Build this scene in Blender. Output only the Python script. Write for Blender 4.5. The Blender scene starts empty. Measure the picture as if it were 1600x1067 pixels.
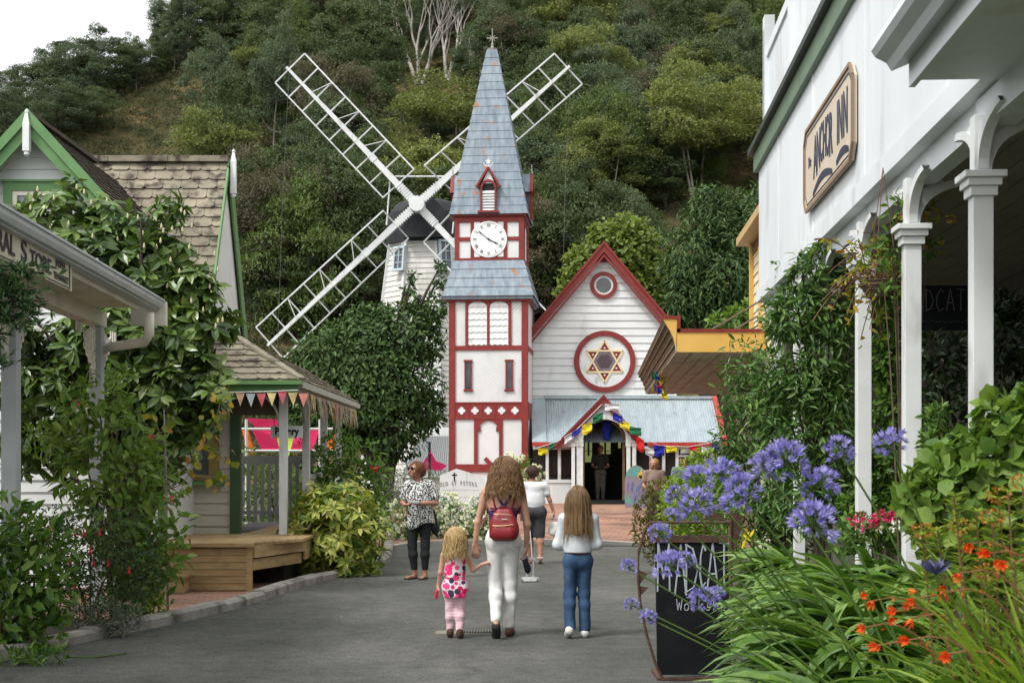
import bpy,math,random
import numpy as np
from mathutils import Vector,Matrix,Euler
R = math.radians
C = bpy.context.scene.collection
SC = bpy.context.scene
# ------------------------------------------------------------------ camera
F = 2200.0; HY = 725.0; EYE = 1.6
cd = bpy.data.cameras.new("camera"); cam = bpy.data.objects.new("camera",cd); C.objects.link(cam)
cam.location = (0,0,EYE); cam.rotation_euler = (R(90),0,0)
cd.sensor_width = 36; cd.lens = 36*F/1600; cd.shift_y = (HY-533.5)/1600
cd.clip_start = 0.1; cd.clip_end = 2000
cd.dof.use_dof = True; cd.dof.focus_distance = 17.0; cd.dof.aperture_fstop = 8.0
SC.camera = cam
# ------------------------------------------------------------------ world: bright overcast sky
W = bpy.data.worlds.new("World"); SC.world = W; W.use_nodes = True
nt = W.node_tree; bgn = nt.nodes["Background"]
sky = nt.nodes.new("ShaderNodeTexSky"); sky.sky_type = 'NISHITA'; sky.sun_disc = False
SUN_EL,SUN_ROT = R(54),R(230)
sky.sun_elevation = SUN_EL; sky.sun_rotation = SUN_ROT
sky.air_density = 1.0; sky.dust_density = 6.0; sky.ozone_density = 1.0
hs = nt.nodes.new("ShaderNodeHueSaturation"); hs.inputs["Saturation"].default_value = 0.2
nt.links.new(sky.outputs[0],hs.inputs["Color"])
gm = nt.nodes.new("ShaderNodeGamma"); gm.inputs[1].default_value = 0.45 # cloud evens out the brightness of the dome
nt.links.new(hs.outputs[0],gm.inputs[0]); nt.links.new(gm.outputs[0],bgn.inputs[0])
bgn.inputs[1].default_value = 0.35
# ------------------------------------------------------------------ sun (veiled by cloud)
sd = bpy.data.lights.new("sun",'SUN'); sun = bpy.data.objects.new("sun",sd); C.objects.link(sun)
sd.energy = 1.05; sd.angle = R(10); sd.color = (1.0,0.975,0.94)
_sdir = Vector((math.sin(SUN_ROT)*math.cos(SUN_EL),math.cos(SUN_ROT)*math.cos(SUN_EL),math.sin(SUN_EL)))
sun.rotation_euler = _sdir.to_track_quat('Z','Y').to_euler()
SC.view_settings.view_transform = 'Standard'; SC.view_settings.look = 'None'
SC.view_settings.exposure = 1.31; SC.view_settings.gamma = 1.0
SC.cycles.use_denoising = True
SC.cycles.max_bounces = 6; SC.cycles.diffuse_bounces = 3; SC.cycles.glossy_bounces = 2
SC.cycles.transmission_bounces = 3; SC.cycles.transparent_max_bounces = 4
SC.cycles.caustics_reflective = False; SC.cycles.caustics_refractive = False

def P(px,py,Y): return np.array([(px-800)/F*Y,Y,EYE-(py-HY)/F*Y])
def rng(s): return np.random.RandomState(s)
# ------------------------------------------------------------------ materials
_M = {}
def _ramp(nt,fac,cols,pos=None):
 r = nt.nodes.new("ShaderNodeValToRGB"); el = r.color_ramp.elements
 n = len(cols); pos = pos or[i/(n-1)for i in range(n)]
 while len(el)<n: el.new(0.5)
 for e,p,c in zip(el,pos,cols): e.position = p; e.color = (*c,1)
 nt.links.new(fac,r.inputs[0]); return r.outputs[0]
def mat(name,cols,rough=0.6,scale=6,spec=0.3,bump=0.0,bscale=60,metal=0.0,stretch=(1,1,1),detail=5,pos=None,dirt=None,coat=0):
 """painted / mineral surface: noise between colours (object space), optional bump and a dirt noise"""
 if name in _M: return _M[name]
 m = bpy.data.materials.new(name); m.use_nodes = True; nt = m.node_tree; b = nt.nodes["Principled BSDF"]
 b.inputs["Roughness"].default_value = rough; b.inputs["Specular IOR Level"].default_value = spec; b.inputs["Metallic"].default_value = metal
 if coat: b.inputs["Coat Weight"].default_value = coat
 if not isinstance(cols[0],(tuple,list)): cols = [cols,tuple(c*0.86 for c in cols)]
 tc = nt.nodes.new("ShaderNodeTexCoord"); mp = nt.nodes.new("ShaderNodeMapping"); mp.inputs["Scale"].default_value = stretch
 nt.links.new(tc.outputs["Object"],mp.inputs[0])
 nz = nt.nodes.new("ShaderNodeTexNoise"); nz.inputs["Scale"].default_value = scale; nz.inputs["Detail"].default_value = detail; nz.inputs["Roughness"].default_value = 0.6
 nt.links.new(mp.outputs[0],nz.inputs["Vector"])
 n = len(cols); pos = pos or[0.3+0.4*i/(n-1)for i in range(n)]
 col = _ramp(nt,nz.outputs["Fac"],cols,pos)
 if dirt:
  dc,dscale,dlo,dhi,dst = dirt
  mp2 = nt.nodes.new("ShaderNodeMapping"); mp2.inputs["Scale"].default_value = dst; nt.links.new(tc.outputs["Object"],mp2.inputs[0])
  n2 = nt.nodes.new("ShaderNodeTexNoise"); n2.inputs["Scale"].default_value = dscale; n2.inputs["Detail"].default_value = 6
  nt.links.new(mp2.outputs[0],n2.inputs["Vector"])
  mr = nt.nodes.new("ShaderNodeMapRange"); mr.inputs[1].default_value = dlo; mr.inputs[2].default_value = dhi; nt.links.new(n2.outputs["Fac"],mr.inputs[0])
  mx = nt.nodes.new("ShaderNodeMix"); mx.data_type = 'RGBA'; mx.inputs[7].default_value = (*dc,1)
  nt.links.new(mr.outputs[0],mx.inputs[0]); nt.links.new(col,mx.inputs[6]); col = mx.outputs[2]
 nt.links.new(col,b.inputs["Base Color"])
 if bump:
  n3 = nt.nodes.new("ShaderNodeTexNoise"); n3.inputs["Scale"].default_value = bscale; n3.inputs["Detail"].default_value = 4
  nt.links.new(mp.outputs[0],n3.inputs["Vector"])
  bp = nt.nodes.new("ShaderNodeBump"); bp.inputs["Strength"].default_value = bump; bp.inputs["Distance"].default_value = 0.01
  nt.links.new(n3.outputs["Fac"],bp.inputs["Height"]); nt.links.new(bp.outputs[0],b.inputs["Normal"])
 _M[name] = m; return m
def leafmat(name,cols,rough=0.5,trans=0.25,spec=0.25,tint=0.0):
 """foliage: colour from the per-leaf attribute, part of the light passes through"""
 if name in _M: return _M[name]
 m = bpy.data.materials.new(name); m.use_nodes = True; nt = m.node_tree; b = nt.nodes["Principled BSDF"]
 b.inputs["Roughness"].default_value = rough; b.inputs["Specular IOR Level"].default_value = spec
 at = nt.nodes.new("ShaderNodeAttribute"); at.attribute_name = "var"
 fac = at.outputs["Fac"]
 if tint:
  oi = nt.nodes.new("ShaderNodeObjectInfo")
  ma = nt.nodes.new("ShaderNodeMath"); ma.operation = 'MULTIPLY_ADD'; ma.inputs[1].default_value = tint
  nt.links.new(oi.outputs["Random"],ma.inputs[0])
  m2 = nt.nodes.new("ShaderNodeMath"); m2.operation = 'MULTIPLY_ADD'; m2.inputs[1].default_value = 1-tint
  nt.links.new(fac,m2.inputs[0]); m2.inputs[2].default_value = 0; nt.links.new(m2.outputs[0],ma.inputs[2]); fac = ma.outputs[0]
 col = _ramp(nt,fac,cols)
 nt.links.new(col,b.inputs["Base Color"])
 tr = nt.nodes.new("ShaderNodeBsdfTranslucent"); mx = nt.nodes.new("ShaderNodeMixShader"); mx.inputs[0].default_value = trans
 br = nt.nodes.new("ShaderNodeMix"); br.data_type = 'RGBA'; br.blend_type = 'MULTIPLY'; br.inputs[0].default_value = 1; br.inputs[7].default_value = (1.5,1.6,0.7,1)
 nt.links.new(col,br.inputs[6]); nt.links.new(br.outputs[2],tr.inputs[0])
 nt.links.new(b.outputs[0],mx.inputs[1]); nt.links.new(tr.outputs[0],mx.inputs[2])
 nt.links.new(mx.outputs[0],nt.nodes["Material Output"].inputs[0])
 _M[name] = m; return m
# ------------------------------------------------------------------ scene objects
def tag(o,label=None,cat=None,group=None,kind=None):
 if label: o["label"] = label
 if cat: o["category"] = cat
 if group: o["group"] = group
 if kind: o["kind"] = kind
 return o
def thing(name,label,cat,loc=(0,0,0),rz=0.0,group=None,local=False):
 o = bpy.data.objects.new(name,None); C.objects.link(o); o.location = loc; o.rotation_euler = (0,0,rz); o.empty_display_size = 0.1
 if local: LOCAL.add(o)
 return tag(o,label,cat,group)
LOCAL = set()
def origin_of(o):
 while o.parent: o = o.parent
 return None if(o in LOCAL)else o
def meshdata(name,V,Fc,mats,smooth=False,mi=None,var=None):
 """Fc: list of index tuples, or an int array (n,k)"""
 me = bpy.data.meshes.new(name); V = np.asarray(V,dtype=np.float32)
 if isinstance(Fc,np.ndarray):
  n,k = Fc.shape; loops = Fc.ravel(); starts = np.arange(n)*k
 else:
  ln = np.array([len(f)for f in Fc]); n = len(Fc); loops = np.fromiter((i for f in Fc for i in f),dtype=np.int32,count=int(ln.sum())); starts = np.concatenate([[0],np.cumsum(ln)[:-1]])
 me.vertices.add(len(V)); me.vertices.foreach_set("co",V.ravel())
 me.loops.add(len(loops)); me.loops.foreach_set("vertex_index",loops.astype(np.int32))
 me.polygons.add(n); me.polygons.foreach_set("loop_start",starts.astype(np.int32))
 if mi is not None: me.polygons.foreach_set("material_index",np.asarray(mi,dtype=np.int32))
 me.update(calc_edges=True)
 me.polygons.foreach_set("use_smooth",np.full(n,bool(smooth)))
 for m in(mats if isinstance(mats,(list,tuple))else[mats]): me.materials.append(m)
 if var is not None:
  a = me.attributes.new("var",'FLOAT','POINT'); a.data.foreach_set("value",np.asarray(var,dtype=np.float32))
 return me
def link(name,me,parent=None):
 o = bpy.data.objects.new(name,me); C.objects.link(o)
 if parent is not None: o.parent = parent
 return o
class MB:
 def __init__(s): s.v = []; s.f = []; s.n = 0; s.m = []; s.var = []; s.mi = 0; s.vv = 0.5
 def add(s,V,Fs):
  V = np.asarray(V,dtype=float).reshape(-1,3); s.v.append(V)
  if isinstance(Fs,np.ndarray): Fs = (Fs+s.n).tolist()
  else: Fs = [tuple(i+s.n for i in f)for f in Fs]
  s.f+=Fs; s.m+=[s.mi]*len(Fs); s.n+=len(V); s.var.append(np.full(len(V),s.vv)); return s
 def box(s,x0,x1,y0,y1,z0,z1):
  V = [(x,y,z)for z in(z0,z1)for y in(y0,y1)for x in(x0,x1)]
  return s.add(V,[(0,2,3,1),(4,5,7,6),(0,1,5,4),(1,3,7,5),(3,2,6,7),(2,0,4,6)])
 def obox(s,c,ax,ay,az):
  c = np.array(c); ax,ay,az = map(np.array,(ax,ay,az))
  V = [c+i*ax+j*ay+k*az for k in(-1,1)for j in(-1,1)for i in(-1,1)]
  return s.add(V,[(0,2,3,1),(4,5,7,6),(0,1,5,4),(1,3,7,5),(3,2,6,7),(2,0,4,6)])
 def bar(s,a,b,w,h,up=(0,0,1)):
  a = np.array(a,float); b = np.array(b,float); d = b-a; L = np.linalg.norm(d); d/=L
  up = np.array(up,float); x = np.cross(d,up)
  if np.linalg.norm(x)<1e-4: x = np.cross(d,(1,0,0))
  x/=np.linalg.norm(x); u = np.cross(x,d)
  return s.obox((a+b)/2,x*w/2,d*L/2,u*h/2)
 def prism(s,pts,d):
  """closed polygon pts (n,3) pushed along the vector d"""
  p = np.array(pts,float); n = len(p); V = np.vstack([p,p+np.array(d)])
  return s.add(V,[tuple(range(n))[::-1],tuple(range(n,2*n))]+[(i,(i+1)%n,n+(i+1)%n,n+i)for i in range(n)])
 def tube(s,pts,r,k=6,caps=True):
  V,Fs = tube(pts,r,k,caps); return s.add(V,Fs)
 def lathe(s,prof,c=(0,0,0),k=16,axis='z'):
  th = np.arange(k)*2*np.pi/k; V = []
  for r_,h in prof:
   ring = np.stack([r_*np.cos(th),r_*np.sin(th),np.full(k,h)],1)
   if axis=='y': ring = ring[:,[0,2,1]]
   if axis=='x': ring = ring[:,[2,0,1]]
   V.append(ring+np.array(c))
  n = len(prof); Fs = [(i*k+j,i*k+(j+1)%k,(i+1)*k+(j+1)%k,(i+1)*k+j)for i in range(n-1)for j in range(k)]
  Fs+=[tuple(range(k))[::-1],tuple(range((n-1)*k,n*k))]
  return s.add(np.vstack(V),Fs)
 def build(s,name,mats,parent=None,smooth=False,bevel=0,var=False,loc=None):
  V = np.vstack(s.v)
  if parent is not None:
   o_ = origin_of(parent)
   if o_ is not None: V = V-np.array(o_.location)
  elif loc is not None: V = V-np.array(loc)
  me = meshdata(name,V,s.f,mats,smooth,s.m if isinstance(mats,(list,tuple))else None,np.concatenate(s.var)if var else None)
  o = link(name,me,parent)
  if loc is not None and parent is None: o.location = loc
  if bevel:
   b = o.modifiers.new("bevel",'BEVEL'); b.width = bevel; b.segments = 2; b.limit_method = 'ANGLE'; b.angle_limit = R(40)
  return o
def tube(pts,r,k=6,caps=True):
 p = np.array(pts,float); n = len(p); r = np.broadcast_to(np.asarray(r,float),(n,))
 t = np.gradient(p,axis=0); t/=np.linalg.norm(t,axis=1)[:,None]+1e-9
 up = np.array([0,0,1.0])if abs(t[0][2])<0.9 else np.array([1.0,0,0])
 x = np.cross(t,up); bad = np.linalg.norm(x,axis=1)<1e-3; x[bad] = (1,0,0); x/=np.linalg.norm(x,axis=1)[:,None]
 y = np.cross(x,t); th = np.arange(k)*2*np.pi/k
 V = p[:,None]+r[:,None,None]*(np.cos(th)[None,:,None]*x[:,None]+np.sin(th)[None,:,None]*y[:,None])
 Fs = [(i*k+j,i*k+(j+1)%k,(i+1)*k+(j+1)%k,(i+1)*k+j)for i in range(n-1)for j in range(k)]
 if caps: Fs+=[tuple(range(k))[::-1],tuple(range((n-1)*k,n*k))]
 return V.reshape(-1,3),Fs
def bez(a,b,c,n=10):
 t = np.linspace(0,1,n)[:,None]; a,b,c = map(lambda q: np.array(q,float),(a,b,c))
 return(1-t)**2*a+2*t*(1-t)*b+t*t*c
# ------------------------------------------------------------------ leaves
def leaf_template(w=0.35,fold=0.08,droop=0.15,kind='leaf'):
 if kind=='strap':
  ys = [0,.25,.5,.75,1.0]; V = []; Fs = []
  for i,y in enumerate(ys):
   ww = w*(0.6,1,1,.75,.05)[i]/2; V+=[(-ww,y,-droop*y*y+fold*ww),(0,y,-droop*y*y),(ww,y,-droop*y*y+fold*ww)]
  for i in range(4):
   a = i*3; Fs+=[(a,a+1,a+4,a+3),(a+1,a+2,a+5,a+4)]
  return np.array(V,float),np.array(Fs)
 if kind=='card':
  return np.array([(0,0,0),(-w/2,.5,0),(w/2,.5,fold),(0,1,-droop)],float),np.array([(0,2,3,1)])
 V = np.array([(0,0,0),(-w*.42,.3,fold),(0,.3,-droop*.09),(w*.42,.3,fold),(-w*.45,.65,fold-droop*.4),(0,.65,-droop*.42),(w*.45,.65,fold-droop*.4),(0,1,-droop)],float)
 return V,np.array([(0,2,1,1),(0,3,2,2),(1,2,5,4),(2,3,6,5),(4,5,7,7),(5,6,7,7)])
def frames(d,n):
 d = d/(np.linalg.norm(d,axis=1)[:,None]+1e-9); x = np.cross(d,n); x/=np.linalg.norm(x,axis=1)[:,None]+1e-9
 z = np.cross(x,d); return np.stack([x,d,z],2)
def inst(tmpl,pos,Rm,sc,var=None):
 V0,F0 = tmpl; N = len(pos); m = len(V0); sc = np.broadcast_to(np.asarray(sc,float),(N,))
 V = np.einsum('nij,mj->nmi',Rm,V0)*sc[:,None,None]+pos[:,None]
 Fs = (F0[None]+(np.arange(N)*m)[:,None,None]).reshape(-1,F0.shape[1])
 return V.reshape(-1,3),Fs,(np.repeat(var,m)if var is not None else None)
def fixtris(Fs):
 tri = Fs[:,2]==Fs[:,3]
 return[tuple(f)for f in Fs[~tri].tolist()]+[tuple(f[:3])for f in Fs[tri].tolist()]
def leafmesh(name,V,Fs,var,m,parent=None,loc=None):
 if Fs.shape[1]==4 and(Fs[:,2]==Fs[:,3]).any(): Fs = fixtris(Fs)
 if parent is not None:
  o_ = origin_of(parent)
  if o_ is not None: V = V-np.array(o_.location)
 elif loc is not None: V = V-np.array(loc)
 o = link(name,meshdata(name,V,Fs,m,False,None,var),parent)
 if loc is not None and parent is None: o.location = loc
 return o
def unit(r,n):
 d = r.normal(size=(n,3)); return d/np.linalg.norm(d,axis=1)[:,None]
def wob(p,s,seed=0):
 """cheap smooth noise in -1..1"""
 r = rng(seed); o = 0
 for i in range(4):
  k = r.normal(size=3)*s; o = o+np.sin(p@k+r.rand()*6.28)
 return o/2.6
def ground_z(x,y):
 return 0.45*np.clip((np.asarray(y,float)-24)/19,0,1.0)
# ================================================================== GROUND
def grid_sheet(name,X,Y,zf,m,kind='structure',label=None):
 gx,gy = np.meshgrid(X,Y); V = np.stack([gx,gy,zf(gx,gy)],2).reshape(-1,3)
 nx = len(X); i,j = np.meshgrid(np.arange(nx-1),np.arange(len(Y)-1)); a = (j*nx+i).ravel()
 Fs = np.stack([a,a+1,a+nx+1,a+nx],1)
 o = link(name,meshdata(name,V,Fs,m,True)); o['kind'] = kind
 if label: o['label'] = label
 return o
def asphaltmat():
 m = bpy.data.materials.new("asphalt"); m.use_nodes = True; nt = m.node_tree; N = nt.nodes; Lk = nt.links.new; b = N["Principled BSDF"]; b.inputs["Roughness"].default_value = .88; b.inputs["Specular IOR Level"].default_value = .25
 tc = N.new("ShaderNodeTexCoord")
 def noise(sc,det=6,sx=1,sy=1,rg=.6):
  mp = N.new("ShaderNodeMapping"); mp.inputs["Scale"].default_value = (sx,sy,1); Lk(tc.outputs["Object"],mp.inputs[0]); n = N.new("ShaderNodeTexNoise"); n.inputs["Scale"].default_value = sc; n.inputs["Detail"].default_value = det; n.inputs["Roughness"].default_value = rg; Lk(mp.outputs[0],n.inputs["Vector"]); return n.outputs["Fac"]
 def mul(a,c):
  x = N.new("ShaderNodeMix"); x.data_type = 'RGBA'; x.blend_type = 'MULTIPLY'; x.inputs[0].default_value = 1; Lk(a,x.inputs[6]); Lk(c,x.inputs[7]); return x.outputs[2]
 c = _ramp(nt,noise(.55,8,1,.6),[(.054,.058,.050),(.080,.083,.074),(.118,.118,.105)],[.34,.5,.66])
 c = mul(c,_ramp(nt,noise(70,3),[(.62,.62,.62),(1,1,1),(1.5,1.48,1.4)],[.34,.5,.68]))
 c = mul(c,_ramp(nt,noise(5,8,1,1,.7),[(.72,.72,.72),(1,1,1),(1.18,1.16,1.12)],[.32,.5,.68]))
 v = N.new("ShaderNodeTexVoronoi"); v.feature = 'DISTANCE_TO_EDGE'; v.inputs["Scale"].default_value = .33; wn = N.new("ShaderNodeTexNoise"); wn.inputs["Scale"].default_value = 2.2; wn.inputs["Detail"].default_value = 6; Lk(tc.outputs["Object"],wn.inputs["Vector"]); mv = N.new("ShaderNodeMix"); mv.data_type = 'VECTOR'; mv.inputs[0].default_value = .35; Lk(tc.outputs["Object"],mv.inputs[4]); Lk(wn.outputs["Color"],mv.inputs[5]); Lk(mv.outputs[1],v.inputs["Vector"])
 c = mul(c,_ramp(nt,v.outputs["Distance"],[(.86,.86,.86),(1,1,1)],[.002,.007]))
 s = N.new("ShaderNodeTexVoronoi"); s.inputs["Scale"].default_value = 9; Lk(tc.outputs["Object"],s.inputs["Vector"]); c2 = _ramp(nt,s.outputs["Distance"],[(1.9,1.8,1.6),(1,1,1)],[.055,.075]); c = mul(c,c2)
 Lk(c,b.inputs["Base Color"]); bp = N.new("ShaderNodeBump"); bp.inputs["Strength"].default_value = .7; bp.inputs["Distance"].default_value = .006; Lk(noise(130,3),bp.inputs["Height"]); Lk(bp.outputs[0],b.inputs["Normal"]); return m
m_asph = asphaltmat()
m_earth = mat("earth",[(.035,.03,.02),(.07,.06,.04)],rough=.95,scale=3,bump=.5,bscale=20)
gxs = np.linspace(-160,160,33); gys = np.concatenate([np.linspace(-6,24,7),np.linspace(26,60,18),np.linspace(70,400,12)])
grid_sheet("ground",gxs,gys,lambda x,y: ground_z(x,y)-.02,m_earth)
KERB = [(-5.2,9.2),(-4.55,10.4),(-4.13,11.35),(-3.8,12.8),(-3.36,14.1),(-2.95,16.0),(-2.75,18.2),(-2.5,19.6),(-2.12,20.7),(-1.98,22.5),(-2.1,24.8),(-2.25,26.6)]
def strip_poly(name,left,right,zoff,m,kind='structure'):
 n = len(left); V = [(x,y,float(ground_z(x,y))+zoff)for x,y in left]+[(x,y,float(ground_z(x,y))+zoff)for x,y in right]
 o = link(name,meshdata(name,V,[(i,n+i,n+i+1,i+1)for i in range(n-1)],m)); o['kind'] = kind; return o
def smooth_line(pts,n=60):
 p = np.array(pts,float)
 for _ in range(3):
  q = [p[0]]
  for a,b in zip(p[:-1],p[1:]): q+=[a*.75+b*.25,a*.25+b*.75]
  q.append(p[-1]); p = np.array(q)
 L = np.concatenate([[0],np.cumsum(np.linalg.norm(np.diff(p,axis=0),axis=1))]); t = np.linspace(0,L[-1],n)
 return np.stack([np.interp(t,L,p[:,0]),np.interp(t,L,p[:,1])],1)
kl = smooth_line(KERB,70)
# road surface: from the kerb on the left to the garden kerb on the right
far_edge = smooth_line([(-2.25,26.6),(-1.9,27.6),(-.5,28.0),(1.2,28.1),(2.4,27.4),(2.9,26.2)],70)
def road_z(y): return float(ground_z(0,y))
rl = [(-14,-5),(-14,6),(-9,8)]+[tuple(p)for p in kl]+[tuple(p)for p in far_edge[1:36]]
rr = []
for(x,y)in rl[:-35]:
 yy = y if y>0 else y
 xr = np.interp(yy,[-5,4,6.5,9.5,11.2,13,17,21,25,27],[5,2.9,2.2,2.2,2.3,2.7,3.2,3.2,3.1,2.9]); rr.append((xr,yy))
rr+=[tuple(p)for p in far_edge[::-1][:35]]
strip_poly("road",rl,rr,.004,m_asph)
# brick paving (one sheet beyond the asphalt and one in front of the bakery)
def brickmat(name):
 m = bpy.data.materials.new(name); m.use_nodes = True; nt = m.node_tree; b = nt.nodes["Principled BSDF"]; b.inputs["Roughness"].default_value = .85
 tc = nt.nodes.new("ShaderNodeTexCoord"); mp = nt.nodes.new("ShaderNodeMapping"); mp.inputs["Rotation"].default_value = (0,0,R(8)); nt.links.new(tc.outputs["Object"],mp.inputs[0])
 wn = nt.nodes.new("ShaderNodeTexNoise"); wn.inputs["Scale"].default_value = 2.5
 nt.links.new(mp.outputs[0],wn.inputs["Vector"])
 mxv = nt.nodes.new("ShaderNodeMix"); mxv.data_type = 'VECTOR'; mxv.inputs[0].default_value = .03
 nt.links.new(mp.outputs[0],mxv.inputs[4]); nt.links.new(wn.outputs["Color"],mxv.inputs[5])
 bt = nt.nodes.new("ShaderNodeTexBrick"); bt.inputs["Scale"].default_value = 1.0; bt.inputs["Brick Width"].default_value = .23; bt.inputs["Row Height"].default_value = .115
 bt.inputs["Mortar Size"].default_value = .008; bt.inputs["Color1"].default_value = (.36,.20,.13,1); bt.inputs["Color2"].default_value = (.25,.13,.09,1); bt.inputs["Mortar"].default_value = (.10,.075,.055,1)
 nt.links.new(mxv.outputs[1],bt.inputs["Vector"])
 n2 = nt.nodes.new("ShaderNodeTexNoise"); n2.inputs["Scale"].default_value = .9; n2.inputs["Detail"].default_value = 6; nt.links.new(mp.outputs[0],n2.inputs["Vector"])
 c2 = _ramp(nt,n2.outputs["Fac"],[(.55,.5,.45),(1.0,1.0,1.0),(1.35,1.25,1.1)],[.3,.5,.72])
 mx = nt.nodes.new("ShaderNodeMix"); mx.data_type = 'RGBA'; mx.blend_type = 'MULTIPLY'; mx.inputs[0].default_value = 1
 nt.links.new(bt.outputs["Color"],mx.inputs[6]); nt.links.new(c2,mx.inputs[7]); nt.links.new(mx.outputs[2],b.inputs["Base Color"])
 bp = nt.nodes.new("ShaderNodeBump"); bp.inputs["Strength"].default_value = .6; bp.inputs["Distance"].default_value = .01; bp.invert = True
 nt.links.new(bt.outputs["Fac"],bp.inputs["Height"]); nt.links.new(bp.outputs[0],b.inputs["Normal"]); return m
m_brick = brickmat("paving_brick")
ys = np.linspace(26.2,43.9,19)
strip_poly("brick_paving",[(-3.2,y)for y in ys],[(7.5,y)for y in ys],0.0,m_brick)
strip_poly("brick_footpath",[(x-3.4,y)for x,y in kl[18:]],[(x-.14,y)for x,y in kl[18:]],.002,m_brick)
m_kerb = mat("kerb_concrete",[(.20,.19,.165),(.34,.325,.29)],rough=.9,scale=5,bump=.5,bscale=40,dirt=((.09,.085,.06),3,.5,.68,(1,1,1)))
kb = MB()
seg = 5
for i in range(0,len(kl)-1,seg):
 q = kl[i:min(i+seg+1,len(kl))]
 q = [(p[0],p[1])for p in q]
 n = len(q); V = []
 jz = .012*math.sin(i*1.7)
 for k,(x,y)in enumerate(q):
  if k==0: x,y = (np.array(q[0])*.985+np.array(q[1])*.015)
  g = road_z(y); w = .15
  V+=[(x,y,g-.1),(x,y,g+.085+jz),(x-.03,y,g+.115+jz),(x-w,y-.02,g+.115+jz),(x-w,y,g-.1)]
 Fs = []
 for k in range(n-1):
  for j in range(5): Fs.append((k*5+j,k*5+(j+1)%5,(k+1)*5+(j+1)%5,(k+1)*5+j))
 Fs+=[(0,1,2,3,4),tuple((n-1)*5+j for j in(4,3,2,1,0))]
 kb.add(V,Fs)
o = kb.build("kerb",m_kerb); o['kind'] = 'structure'
# pale edging course between asphalt and the brick paving
eb = MB()
for a,b in zip(far_edge[:-1],far_edge[1:]):
 eb.bar((a[0],a[1],road_z(a[1])+.0),(b[0],b[1],road_z(b[1])+.0),.13,.022)
o = eb.build("paving_edge",mat("edge_concrete",[(.30,.27,.22),(.4,.36,.3)],rough=.9,scale=4)); o['kind'] = 'structure'
# garden soil on both sides
def soil(name,pts,h=.06):
 n = len(pts); V = [(x,y,float(ground_z(x,y))-.05)for x,y in pts]+[(x,y,float(ground_z(x,y))+h)for x,y in pts]
 o = link(name,meshdata(name,V,[tuple(range(n,2*n))]+[(i,(i+1)%n,n+(i+1)%n,n+i)for i in range(n)],m_earth)); o['kind'] = 'structure'
kls = [tuple(p)for p in kl[:20]]
soil("garden_soil",[(x-.16,y)for x,y in kls]+[(-9,14.6),(-11,9.0)],.08)
def bed_z(x,y):
 x = np.asarray(x,float); y = np.asarray(y,float); e = np.interp(y,[2,5,7,9,10.5,13,17,25],[1.0,1.15,1.45,1.75,1.95,2.5,3.0,3.05])
 h = np.interp(y,[0,5,7,9.8,12,15,25],[.55,.58,.72,.76,.42,.14,.12]); return-.03+(h+.03)*np.clip((x-e)/.25,0,1)+np.clip((x-e)/.25,0,1)*.03*wob(np.stack([x,y,0*x],-1),3,5)
grid_sheet("border_soil",np.linspace(.9,6.4,45),np.linspace(2.5,21,90),lambda x,y: bed_z(x,y)+ground_z(x,y),m_earth)
# expansion joint, drain grate
m_cast = mat("cast_iron",(.02,.02,.02),rough=.6)
dg = thing("drain_grate","slotted iron drain grate set in the asphalt behind the little girl's feet","drain grate",(-.3,13.35,0))
MB().box(-.72,-.16,13.22,13.46,.004,.012).box(-.16,-.15,13.22,13.46,.004,.0125).box(-.15,-.13,13.2,13.48,.004,.014).build("frame",mat("old_concrete",(.22,.21,.17),rough=.9),dg)
MB().box(-.5,-.13,13.25,13.43,.013,.016).build("recess_shade",mat("drain_dark",(.004,.004,.004),rough=.9),dg)  # near-black plate, painted shade of the hollow below the bars
g = MB()
for i in range(14): g.box(-.495+i*.0265,-.483+i*.0265,13.25,13.43,.0165,.022)
g.build("slots",mat("grate_bar",(.16,.15,.13),rough=.7),dg)
# ================================================================== HILL
def hill_z(x,y):
 x = np.asarray(x,float); y = np.asarray(y,float); d = y-66
 base = 0.45+np.where(d>0,0.62*d-6*(1-np.exp(-np.clip(d,0,None)/14)),0)
 ridge = np.interp(x,[-130,-75,-60,-51,-40,-33,-24,-10,30,130],[16,28,32,36,44,51,62,67,70,72])
 z = np.where(base<ridge,base,ridge+(base-ridge)*0.05)
 soft = 4.0; z = -soft*np.log(np.exp(-base/soft)+np.exp(-(ridge+2)/soft))
 p = np.stack([x,y,0*x],-1)
 return np.maximum(z+(1.4*wob(p,.12,3)+.5*wob(p,.5,4))*np.clip(d/12,0,1),.3)
def hillmat():
 m = bpy.data.materials.new("hillside"); m.use_nodes = True; nt = m.node_tree; b = nt.nodes["Principled BSDF"]; b.inputs["Roughness"].default_value = .95; b.inputs["Specular IOR Level"].default_value = .1
 tc = nt.nodes.new("ShaderNodeTexCoord")
 n1 = nt.nodes.new("ShaderNodeTexNoise"); n1.inputs["Scale"].default_value = .28; n1.inputs["Detail"].default_value = 9; n1.inputs["Roughness"].default_value = .68; nt.links.new(tc.outputs["Object"],n1.inputs["Vector"])
 c = _ramp(nt,n1.outputs["Fac"],[(.030,.032,.016),(.062,.058,.026),(.115,.09,.042),(.27,.175,.085)],[.34,.47,.57,.70])
 nt.links.new(c,b.inputs["Base Color"])
 n2 = nt.nodes.new("ShaderNodeTexNoise"); n2.inputs["Scale"].default_value = 1.6; n2.inputs["Detail"].default_value = 8; nt.links.new(tc.outputs["Object"],n2.inputs["Vector"])
 bp = nt.nodes.new("ShaderNodeBump"); bp.inputs["Strength"].default_value = 1; bp.inputs["Distance"].default_value = .6; nt.links.new(n2.outputs["Fac"],bp.inputs["Height"]); nt.links.new(bp.outputs[0],b.inputs["Normal"]); return m
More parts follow.
